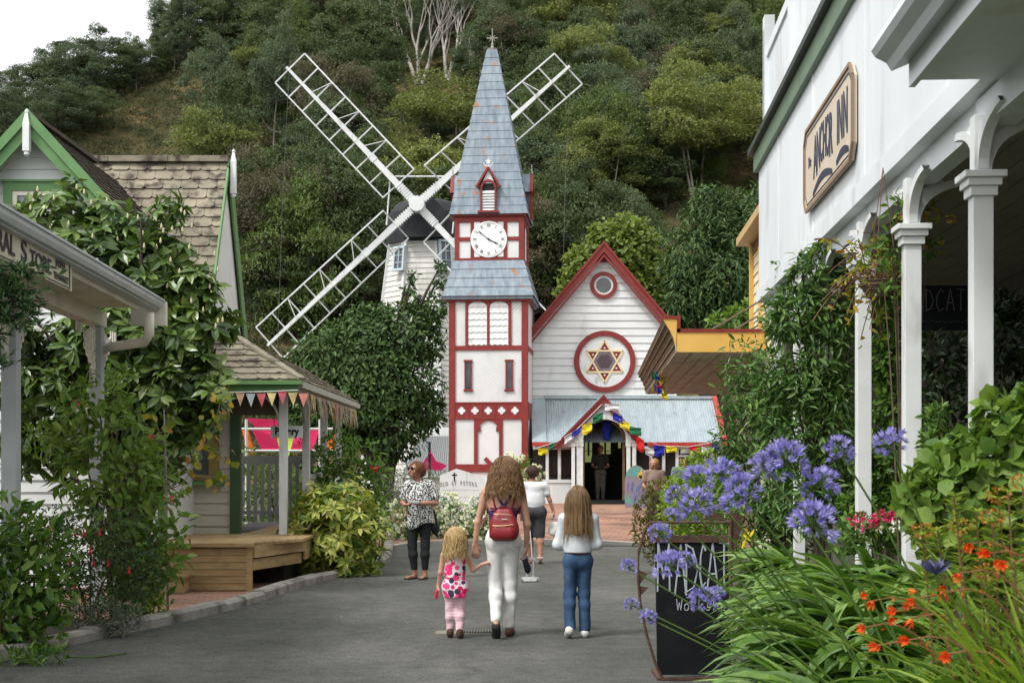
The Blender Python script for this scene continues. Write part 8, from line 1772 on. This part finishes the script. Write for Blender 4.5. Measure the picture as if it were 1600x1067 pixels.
sh_.ell(J['pelvis']+[0,-.01,.0],(.175,.14,.12),.05); solid("trousers",U(sh_,sub_body(br_,"l"),.008),fabric("grey_trousers",[(.035,.036,.042),(.065,.066,.075)],scale=10),pr_,.008,clip=limb_clip(.42,.93),noise=(.003,(5,5,5),3))
h_db = hairmat("dark_brown_hair",[(.03,.014,.009),(.08,.038,.022),(.14,.07,.04)]); hb_ = S(); hc = J['head']+np.array([0,-.01,.025]); hb_.ell(hc,(.092,.103,.10),.03); hb_.ell(hc+[0,-.045,-.06],(.065,.05,.055),.03); solid("hair",hb_,mat("dark_under",[(.03,.015,.009),(.07,.035,.02)],rough=.6,scale=30),pr_,.008,noise=(.004,(12,12,6),9)); strands("locks",tuple(hc),(.095,.106,.103),260,.08,h_db,pr_,12,wave=.004,r0=.004,cmin=-.5,seg=7)
for L,dz in(('L',.0),('R',.02)): sd_ = MB(); a,b_ = J['he'+L],J['to'+L]; sd_.bar(a-[0,.01,.028-dz*0],b_-[0,0,.012],.08,.018); sd_.build("sandal",mat("pale_sandal",(.5,.47,.42),rough=.6),pr_); sd_ = MB(); q = a*.5+J['an'+L]*.5; t = np.linspace(0,6.28,11); sd_.tube([q+[.05*math.cos(k),.05*math.sin(k),.01]for k in t],.008,5,False); sd_.build("sandal_strap",m_trimwhite,pr_)
bgw = thing("shopping_bag","white cloth carrier bag hanging from the hand of the woman in grey trousers","bag",(RX+.32,RY+.02,.004),0,None,True); q = S(); q.cone((-.04,0,.50),(.09,0,.50),.06,.06,.03,(1,.6,1)); q.cone((-.02,0,.62),(.05,0,.62),.055,.055,.05,(1,.5,1)); solid("bag_body",q,fabric("white_cloth",[(.55,.55,.50),(.66,.66,.61)],scale=8),bgw,.008,noise=(.008,(5,5,5),3)); hn = MB(); hn.tube([(-.05,0,.66),(-.02,0,.80),(-.005,0,.66+.13)],.006,5); hn.tube([(.07,0,.66),(.02,0,.80),(-.02,0,.78)],.006,5); hn.build("handle",m_trimwhite,bgw)
# ---------------------------------------------------------------- luggage trolley behind her
tr_ = thing("luggage_trolley","small folding trolley on white wheels between the woman with the backpack and the one ahead","trolley",P(828,910,19.1)*[1,1,0]+[0,0,.0]); TX0 = P(828,910,19.1)[0]; m_alu = mat("aluminium",(.55,.56,.56),rough=.35,metal=.7)
t = MB(); t.box(TX0-.09,TX0+.09,19.05,19.15,.02,.065); t.build("base",m_trimwhite,tr_)
for sx in(-1,1):
 t = MB(); t.lathe([(.0001,0),(.035,0),(.035,.02),(.0001,.02)],(TX0+sx*.105-.01,19.1,.036),14,'x'); t.build("wheel",mat("wheel_grey",(.3,.29,.26),rough=.6),tr_)
 t = MB(); t.tube([(TX0+sx*.045,19.1,.06),(TX0+sx*.045,19.12,.30)],.010,7); t.tube([(TX0+sx*.045,19.1,.06),(TX0+sx*.045,19.1,.10)],.02,7); t.tube([(TX0+sx*.045,19.12,.27),(TX0+sx*.045,19.12,.31)],.017,7); t.build("rail",m_alu,tr_)
t = MB(); t.box(TX0-.08,TX0+.08,19.10,19.14,.30,.33); t.tube([(TX0-.03,19.12,.33),(TX0-.03,20.5,.62),(RX-.19,22.35,.80)],.008,6); t.tube([(TX0+.03,19.12,.33),(TX0+.02,20.5,.62),(RX-.15,22.35,.80)],.008,6); t.build("handle",m_alu,tr_)
hbag = thing("handbag","black and pale blue bag in the free hand of the woman with the backpack","bag",(MX+.215,MYm+.09,.70)); q = S(); q.cone((MX+.205,MYm+.09,.70),(MX+.23,MYm+.13,.62),.035,.045,.02,(.7,1,1)); solid("bag_body",q,mat("navy_cloth",[(.015,.018,.03),(.03,.035,.055)],rough=.8,scale=9),hbag,.008); [setattr(c_,"location",(-(MX+.215),-(MYm+.09),-.70))for c_ in hbag.children]
MBh = MB(); MBh.tube(bez((MX+.20,MYm+.08,.73),(MX+.20,MYm+.12,.84),(MX+.235,MYm+.13,.70),8),.008,5); MBh.build("handle",mat("pale_blue_cloth",(.3,.42,.5),rough=.8),hbag)
# ---------------------------------------------------------------- half-hidden people
def bust(label,px,py_head,Y,fdir,skin,shirt,hairm,H=1.7,hat=False,underm=None,rz=0):
 X = (px-800)/F*Y; g = float(ground_z(0,Y)); t = person(label,X,Y); J = joints(H,fy=-1 if fdir[1]<0 else 1); zt = EYE-(py_head-HY)*Y/F; J['head'] = np.array([0,0,H*.93]); fd = np.array([*fdir,0.0]); fd/=np.linalg.norm(fd)
 for L,s_ in(('L',-1),('R',1)): J['wr'+L] = J['el'+L]+np.array([-s_*.06,.2*(1 if fdir[1]>0 else-1),-.04])
 W_ = dict(s=1.0,chest=(.16,.115),waist=(.14,.11),hip=(.155,.115),head=.11,arm=.046,thigh=.085,calf=.054,hands=[(J['wrL'],(.3,.6 if fdir[1]>0 else-.6,0),-1,(0,0,1),dict(curl=.6)),(J['wrR'],(-.3,.6 if fdir[1]>0 else-.6,0),1,(0,0,1),dict(curl=.6))])
 s = body(J,W_); facef(s,J,W_,fd); solid("body",s,skin,t,.009)
 sh = S(); sh.cone((0,0,H*.74),(0,0,H*.60),.165,.155,.05,(1,.78,1)); sh.cone(J['shL']*.8+J['neck']*.2,J['shR']*.8+J['neck']*.2,.07,.07,.05)
 for L in 'LR': sh.cone(J['sh'+L],J['sh'+L]*.45+J['el'+L]*.55,.065,.066,.04)
 solid("shirt",sh,shirt,t,.011,clip=lambda p: np.maximum(H*.56-p[:,2],p[:,2]-H*.85))
 lg = S()
 for L in 'LR': lg.cone(J['hip'+L],J['kn'+L],.095,.07,.05); lg.cone(J['kn'+L],J['an'+L],.07,.055,.05)
 lg.ell(J['pelvis'],(.165,.125,.11),.05); solid("trousers",U(lg,sub_body(s,"l"),.01),fabric("dull_trousers",[(.07,.065,.05),(.11,.10,.08)]),t,.012,clip=limb_clip(.08,H*.60))
 hb = S(); hc = J['head']+np.array([0,0,.03])-fd*.02; hb.ell(hc,(.098,.106,.105),.03); hb.ell(hc-fd*.05+[0,0,-.07],(.07,.07,.07),.04); solid("hair",hb,underm,t,.009,noise=(.005,(12,12,6),9),clip=lambda p: ((p-hc)@fd)-.07)
 if hat:
  hm = MB(); hm.lathe([(.0001,.17),(.07,.175),(.098,.155),(.108,.06),(.175,.035),(.185,.02),(.17,.022),(.10,.045)],tuple(hc),28); hm.build("hat",fabric("grey_felt",[(.17,.16,.14),(.25,.24,.21)],scale=20),t,smooth=True); hm = MB(); hm.lathe([(.109,.06),(.111,.09),(.105,.10)],tuple(hc),28); hm.build("hat_band",mat("hat_band",(.06,.055,.05),rough=.8),t)
 return t
bust("man in a grey brimmed hat and blue-grey shirt behind the lime bush",1070,715,27.5,(-.9,-.35),sk_c,fabric("slate_shirt",[(.13,.17,.20),(.19,.24,.28)]),None,H=1.72,hat=True,underm=mat("grey_hair",(.10,.08,.06),rough=.7))
bust("fair-haired woman glancing sideways behind the bronze-olive bush",1022,738,30,(-.85,-.5),sk_c,fabric("dull_top",[(.20,.15,.12),(.28,.2,.16)]),None,H=1.56,underm=mat("dark_blonde",[(.20,.11,.05),(.36,.22,.11)],rough=.6,scale=30))
bust("man in pale shorts standing in the dark church doorway",938,695,42.6,(.1,-1),sk_c,fabric("black_shirt",[(.02,.02,.02),(.03,.03,.03)]),None,H=1.72,underm=mat("black_hair",(.02,.015,.012),rough=.7))
# ================================================================== SIGNS AND SMALL THINGS
# church notice board
nb = thing("church_notice","white pointed notice board lettered Old St Peters in front of the tower","notice board",P(720,800,30.5)*[1,1,0]+[0,0,.15]); NY = 30.5
V = [P(687,822,NY),P(755,826,NY),P(757,745,NY),P(713,732,NY),P(687,743,NY)]; mb = MB(); mb.prism(V,(0,.05,0)); mb.build("board",m_trimwhite,nb)
m_gtx = mat("notice_grey",(.22,.22,.22),rough=.7); mb = MB(); c = P(710,743,NY); mb.box(c[0]-.014,c[0]+.014,NY-.006,NY-.001,c[2]-.12,c[2]+.07); mb.box(c[0]-.055,c[0]+.055,NY-.0065,NY-.001,c[2]+.005,c[2]+.03); mb.build("cross",m_black,nb)
import math as _m
txt = "OLD ST PETERS"; cx_,cz2 = P(711,753,NY)[0],P(711,757,NY)[2]
for i,ch in enumerate(txt):
 if ch==' ': continue
 a = (i-6)/6; text("lettering",ch,.125,m_gtx,nb,(cx_+.07+a*.38,NY-.006,cz2+.03*(1-a*a)),(R(90),-a*.2,0),sx=.55,off=.002)
mb = MB(); r_ = rng(2)
for k in range(9):
 z = P(0,766+k*5.6,NY)[2]; x = P(692,0,NY)[0]; xe_ = P(750,0,NY)[0]-(.25*r_.rand()if k in(2,6,8)else .02)
 if k in(1,3): continue
 while x<xe_: w = r_.uniform(.02,.07); mb.box(x,min(x+w,xe_),NY-.003,NY-.001,z,z+.014); x+=w+.018
mb.build("small_print",mat("print_grey",(.42,.42,.42),rough=.7),nb); mb = MB()
for px in(694,749): q = P(px,822,NY); mb.box(q[0]-.035,q[0]+.035,NY+.05,NY+.1,.15,q[2]+.1)
mb.build("post",m_trimwhite,nb)
# painted board beside the door
pb = thing("painted_board","arched grey board painted with a golden leaf emblem leaning by the church door","board",P(995,790,37.5)); BY2 = 37.5
t = np.linspace(0,math.pi,16); cxb = P(994,0,BY2)[0]; hwb = 17.5/F*BY2; zs2 = P(0,752,BY2)[2]; zb2 = P(0,793,BY2)[2]
V = [np.array([cxb-hwb,BY2,zb2])]+[np.array([cxb-hwb*math.cos(a),BY2,zs2+.43*math.sin(a)])for a in t]+[np.array([cxb+hwb,BY2,zb2])]; mb = MB(); mb.prism(V,(0,.04,0))
m_mur = mat("mural",[(.12,.22,.45),(.10,.35,.30),(.22,.20,.24),(.26,.22,.27),(.30,.25,.30),(.40,.15,.35)],rough=.7,scale=1.6,detail=3,pos=[.30,.38,.46,.54,.62,.70]); mb.build("panel",m_mur,pb)
mb = MB(); cz3 = P(0,747,BY2)[2]; cx3 = P(1002,0,BY2)[0]+.0
for a,L in((90,.30),(62,.20),(118,.20),(38,.15),(142,.15),(12,.10),(168,.10)):
 a = math.radians(a); d = np.array([math.cos(a),0,math.sin(a)]); nn = np.array([-d[2],0,d[0]]); o_ = np.array([cx3,BY2-.01,cz3]); mb.prism([o_-nn*.012,o_+d*L*.45-nn*.035,o_+d*L,o_+d*L*.45+nn*.035,o_+nn*.012],(0,.008,0))
mb.build("leaf_emblem",mat("gold_leafpaint",(.72,.48,.08),rough=.5),pb)
mb = MB(); rb2 = rng(6)
for k in range(12): a = rb2.uniform(-.28,.22); z = zb2+rb2.rand()*.7; q = bez((cxb+a,BY2-.004,z),(cxb+a+rb2.uniform(-.1,.1),BY2-.004,z+.12),(cxb+a+rb2.uniform(-.1,.1),BY2-.004,z+.22),6); mb.tube(q,.010,4)
mb.build("swirls",mat("swirl_blue",[(.05,.25,.45),(.25,.10,.45)],rough=.6,scale=3),pb)
# prayer flags across the porch
pf_ = thing("prayer_flags","string of coloured prayer flags looped over the porch gable and along the church eaves","flag string",P(940,700,41)); fcols = [((.012,.02,.32),'blue'),((.60,.60,.60),'white'),((.55,.015,.015),'red'),((.012,.13,.05),'green'),((.62,.52,.02),'yellow')]; fm = {n: mat("flag_"+n,[tuple(v*.75 for v in c),c],rough=.8,scale=10)for c,n in fcols}
def flag(mb,a,w,h,seed,Y=None):
 r = rng(seed); a = np.array(a,float); n = 5; V = []
 for j in range(n):
  for i in range(4): V.append(a+[i/3*w[0]+r.uniform(-.01,.01),-.03*r.rand()-.02*math.sin(j*2+i),i/3*w[1]-h*j/(n-1)*(1+.1*math.sin(i*2+seed))+r.uniform(-.01,.01)])
 mb.add(V,[(j*4+i,j*4+i+1,(j+1)*4+i+1,(j+1)*4+i)for j in range(n-1)for i in range(3)])
FL = [('yellow',841,700,14,0,10),('green',858,692,16,-3,10),('red',874,688,12,-6,10),('white',882,684,14,-8,10),('blue',893,676,14,-10,9),('yellow',910,664,15,-5,16),('green',926,650,16,-6,12),('white',945,630,22,2,10),('blue',958,643,14,8,12),('yellow',968,655,16,6,12),('green',984,666,18,3,12),('red',994,680,12,8,20),('white',1008,697,14,4,12),('blue',1022,696,16,0,16),('yellow',1041,697,17,0,9),('red',1076,697,18,0,9),('white',1096,698,14,0,10),('blue',1112,692,12,-2,10)]
for i,(cn,px,py,w,dz,h)in enumerate(FL):
 Y = 41.2 if 880<px<1000 else 41.7; k = Y/F; mb = MB(); flag(mb,P(px,py,Y),(w*k,-dz*k),h*k,i); mb.build("flag",fm[cn],pf_)
mb = MB(); mb.tube([P(838,700,41.7),P(870,690,41.4),P(900,672,41.2),P(940,632,41.2),P(965,645,41.2),P(1000,682,41.3),P(1030,696,41.7),P(1075,698,41.7),P(1120,690,41.7)],.008,4); mb.build("string",m_trimwhite,pf_)
sc3 = S(); c = P(948,672,41.9);
for dx,a in((-.07,.05),(.07,-.05)): sc3.cone(c+[dx,0,.22],c+[dx+a,0,-.2],.06,.075,.05,(1,.5,1))
sc3.cone(c+[-.06,0,-.02],c+[.06,0,-.02],.06,.06,.04); V = sc3; o = solid("flag_bundle",V,fm['blue'],None,.014,noise=(.012,(4,4,4),3)); tag(o,"bunched bright blue flag hanging in the top of the church doorway","flag")
fb = thing("flag_bunch","tangled bunch of coloured flags tied under the yellow verandah's corner","flag bunch",P(1036,590,31)); r_ = rng(19); cn = ['yellow','yellow','red','green','blue','red','green','blue','green','yellow']
for i in range(22):
 px,py = 1040+r_.uniform(-6,6),568+i*2.1; px+=(-14+r_.uniform(-10,10))*(i/22); mb = MB(); a = P(px,py,31); flag(mb,a,(r_.uniform(-.12,.12),r_.uniform(-.08,.08)),r_.uniform(.08,.22),i); mb.build("flag",fm[cn[i%10]if i>5 else 'yellow'],fb)
# blackboard sign on a curved iron frame
cbs = thing("chalkboard_sign","standing blackboard chalked Madcat on a curved rusty iron frame","sign",(1.4,10.5,0)); SY = 10.4; m_rust = mat("rusty_iron",[(.045,.025,.018),(.11,.06,.04)],rough=.8,scale=14,bump=.4)
x0,x1 = (1026-800)/F*SY,(1141-800)/F*SY; z0,z1 = EYE-(1054-HY)*SY/F,EYE-(846-HY)*SY/F
mb = MB(); mb.prism([(x0+.005,SY,z0+.03),(x0+.03,SY,z0),(x1+.01,SY,z0+.005),(x1-.02,SY,z1),(x0-.012,SY,z1)][::1],(0,.02,0)); mb.build("board",m_bb,cbs)
mb = MB(); mb.box(x0-.02,x1-.02,SY-.012,SY+.03,z1-.005,z1+.045); mb.build("top_rail",m_rust,cbs)
tp = lambda px,py: P(px,py,SY)
mb = MB(); mb.tube([tp(1142,816),tp(1015,816),tp(1008,826),tp(998,860),tp(997,900),tp(1000,940),tp(1010,990),tp(1024,1036),tp(1034,1058)],.011,7); mb.tube([tp(1142,812),tp(1142,900),tp(1146,1000),tp(1150,1062)],.012,7); mb.bar(tp(1030,1060),tp(1152,1059),.03,.02)
mb.bar(tp(1100,816)+[0,0,0],tp(1100,846),.01,.01); mb.bar(tp(1050,816),tp(1050,846),.01,.01); mb.prism([tp(1141,800),tp(1160,806),tp(1158,830),tp(1145,870)],(0,.02,0))
for(a,b_,c_)in(((998,890),(1012,896),(1000,912)),((999,915),(1013,918),(1001,930)),((1095,812),(1115,800),(1140,812))): mb.prism([tp(*a),tp(*b_),tp(*c_)],(0,.02,0))
mb.bar(tp(1030,1060),tp(1030,1060)+[0,.45,0],.03,.02); mb.bar(tp(1150,1060),tp(1150,1060)+[0,.45,0],.03,.02); mb.build("frame",m_rust,cbs)
mb = MB(); mb.prism([tp(1028,1064),tp(1034,1052),tp(1042,1064)],(0,.04,0)); mb.prism([tp(1140,1064),tp(1148,1052),tp(1156,1064)],(0,.04,0)); mb.build("foot",m_rust,cbs)
L6 = [("M",1027,1046,924,848),("A",1054,1072,930,850),("D",1070,1090,926,850),("C",1093,1102,918,850),("A",1104,1122,926,848),("T",1124,1138,928,848)]
mb = MB(); rc = rng(3)
for ch,pa,pb2,bot,top in L6:
 for st_ in CH_[ch]:
  pts = [tp(pa+(pb2-pa)*a,bot+(top-bot)*b2)+[0,-.004,0]for a,b2 in st_]; q = [pts[0]]
  for a,b2 in zip(pts[:-1],pts[1:]): q+=[a+(b2-a)*.5,b2]
  mb.tube(q,.0042,5); mb.tube([v+[.006,.001,.004]for v in q],.0026,5)
mb.build("chalk_title",m_chalk,cbs); mb = MB(); chalk(mb,"WorkshoW"[:7],tp(1057,0)[0],SY-.004,tp(0,953)[2],.085,.042,.012,.003); chalk(mb,"p",tp(1057,0)[0]+.378,SY-.004,tp(0,953)[2],.085,.042,.012,.003); mb.build("chalk_word",m_chalk,cbs)
# fallen bits on the asphalt
sm_ = thing("fallen_stalk","long green agapanthus stalk lying on the asphalt by the near kerb","stalk",(-3.6,12.2,0)); MB().tube([P(110,1029,11.62)*[1,1,0]+[0,0,.014],P(150,1030,11.58)*[1,1,0]+[0,0,.014],P(198,1022,11.85)*[1,1,0]+[0,0,.014]],.007,6).build("stem",m_stem,sm_)
r_ = rng(44); n = 260; t_ = r_.rand(n); kk = kl[(t_*(len(kl)-1)).astype(int)]; px_ = kk[:,0]+np.abs(r_.normal(size=n))*.25+.03; py_ = kk[:,1]+r_.normal(size=n)*.2
m__ = 150; px_ = np.concatenate([px_,r_.uniform(-3,1.9,m__)]); py_ = np.concatenate([py_,r_.uniform(10.5,24,m__)]); ok = px_>np.interp(py_,kl[:,1],kl[:,0])+.02; px_,py_ = px_[ok],py_[ok]; n = len(px_); pos = np.stack([px_,py_,np.full(n,.012)],1); V,Fs,vv = inst(SMALL,pos,frames(unit(r_,n)*[1,1,.1],np.tile([0,0,1.0],(n,1))+unit(r_,n)*.2),.028*(.4+r_.rand(n)),r_.rand(n)); o = leafmesh("leaf_litter",V,Fs,vv,leafmat("dry_leaf",[(.12,.07,.03),(.25,.17,.07),(.10,.14,.04),(.35,.28,.15)]),None); tag(o,"scattered dry leaves along the foot of the kerb",None,None,'stuff')
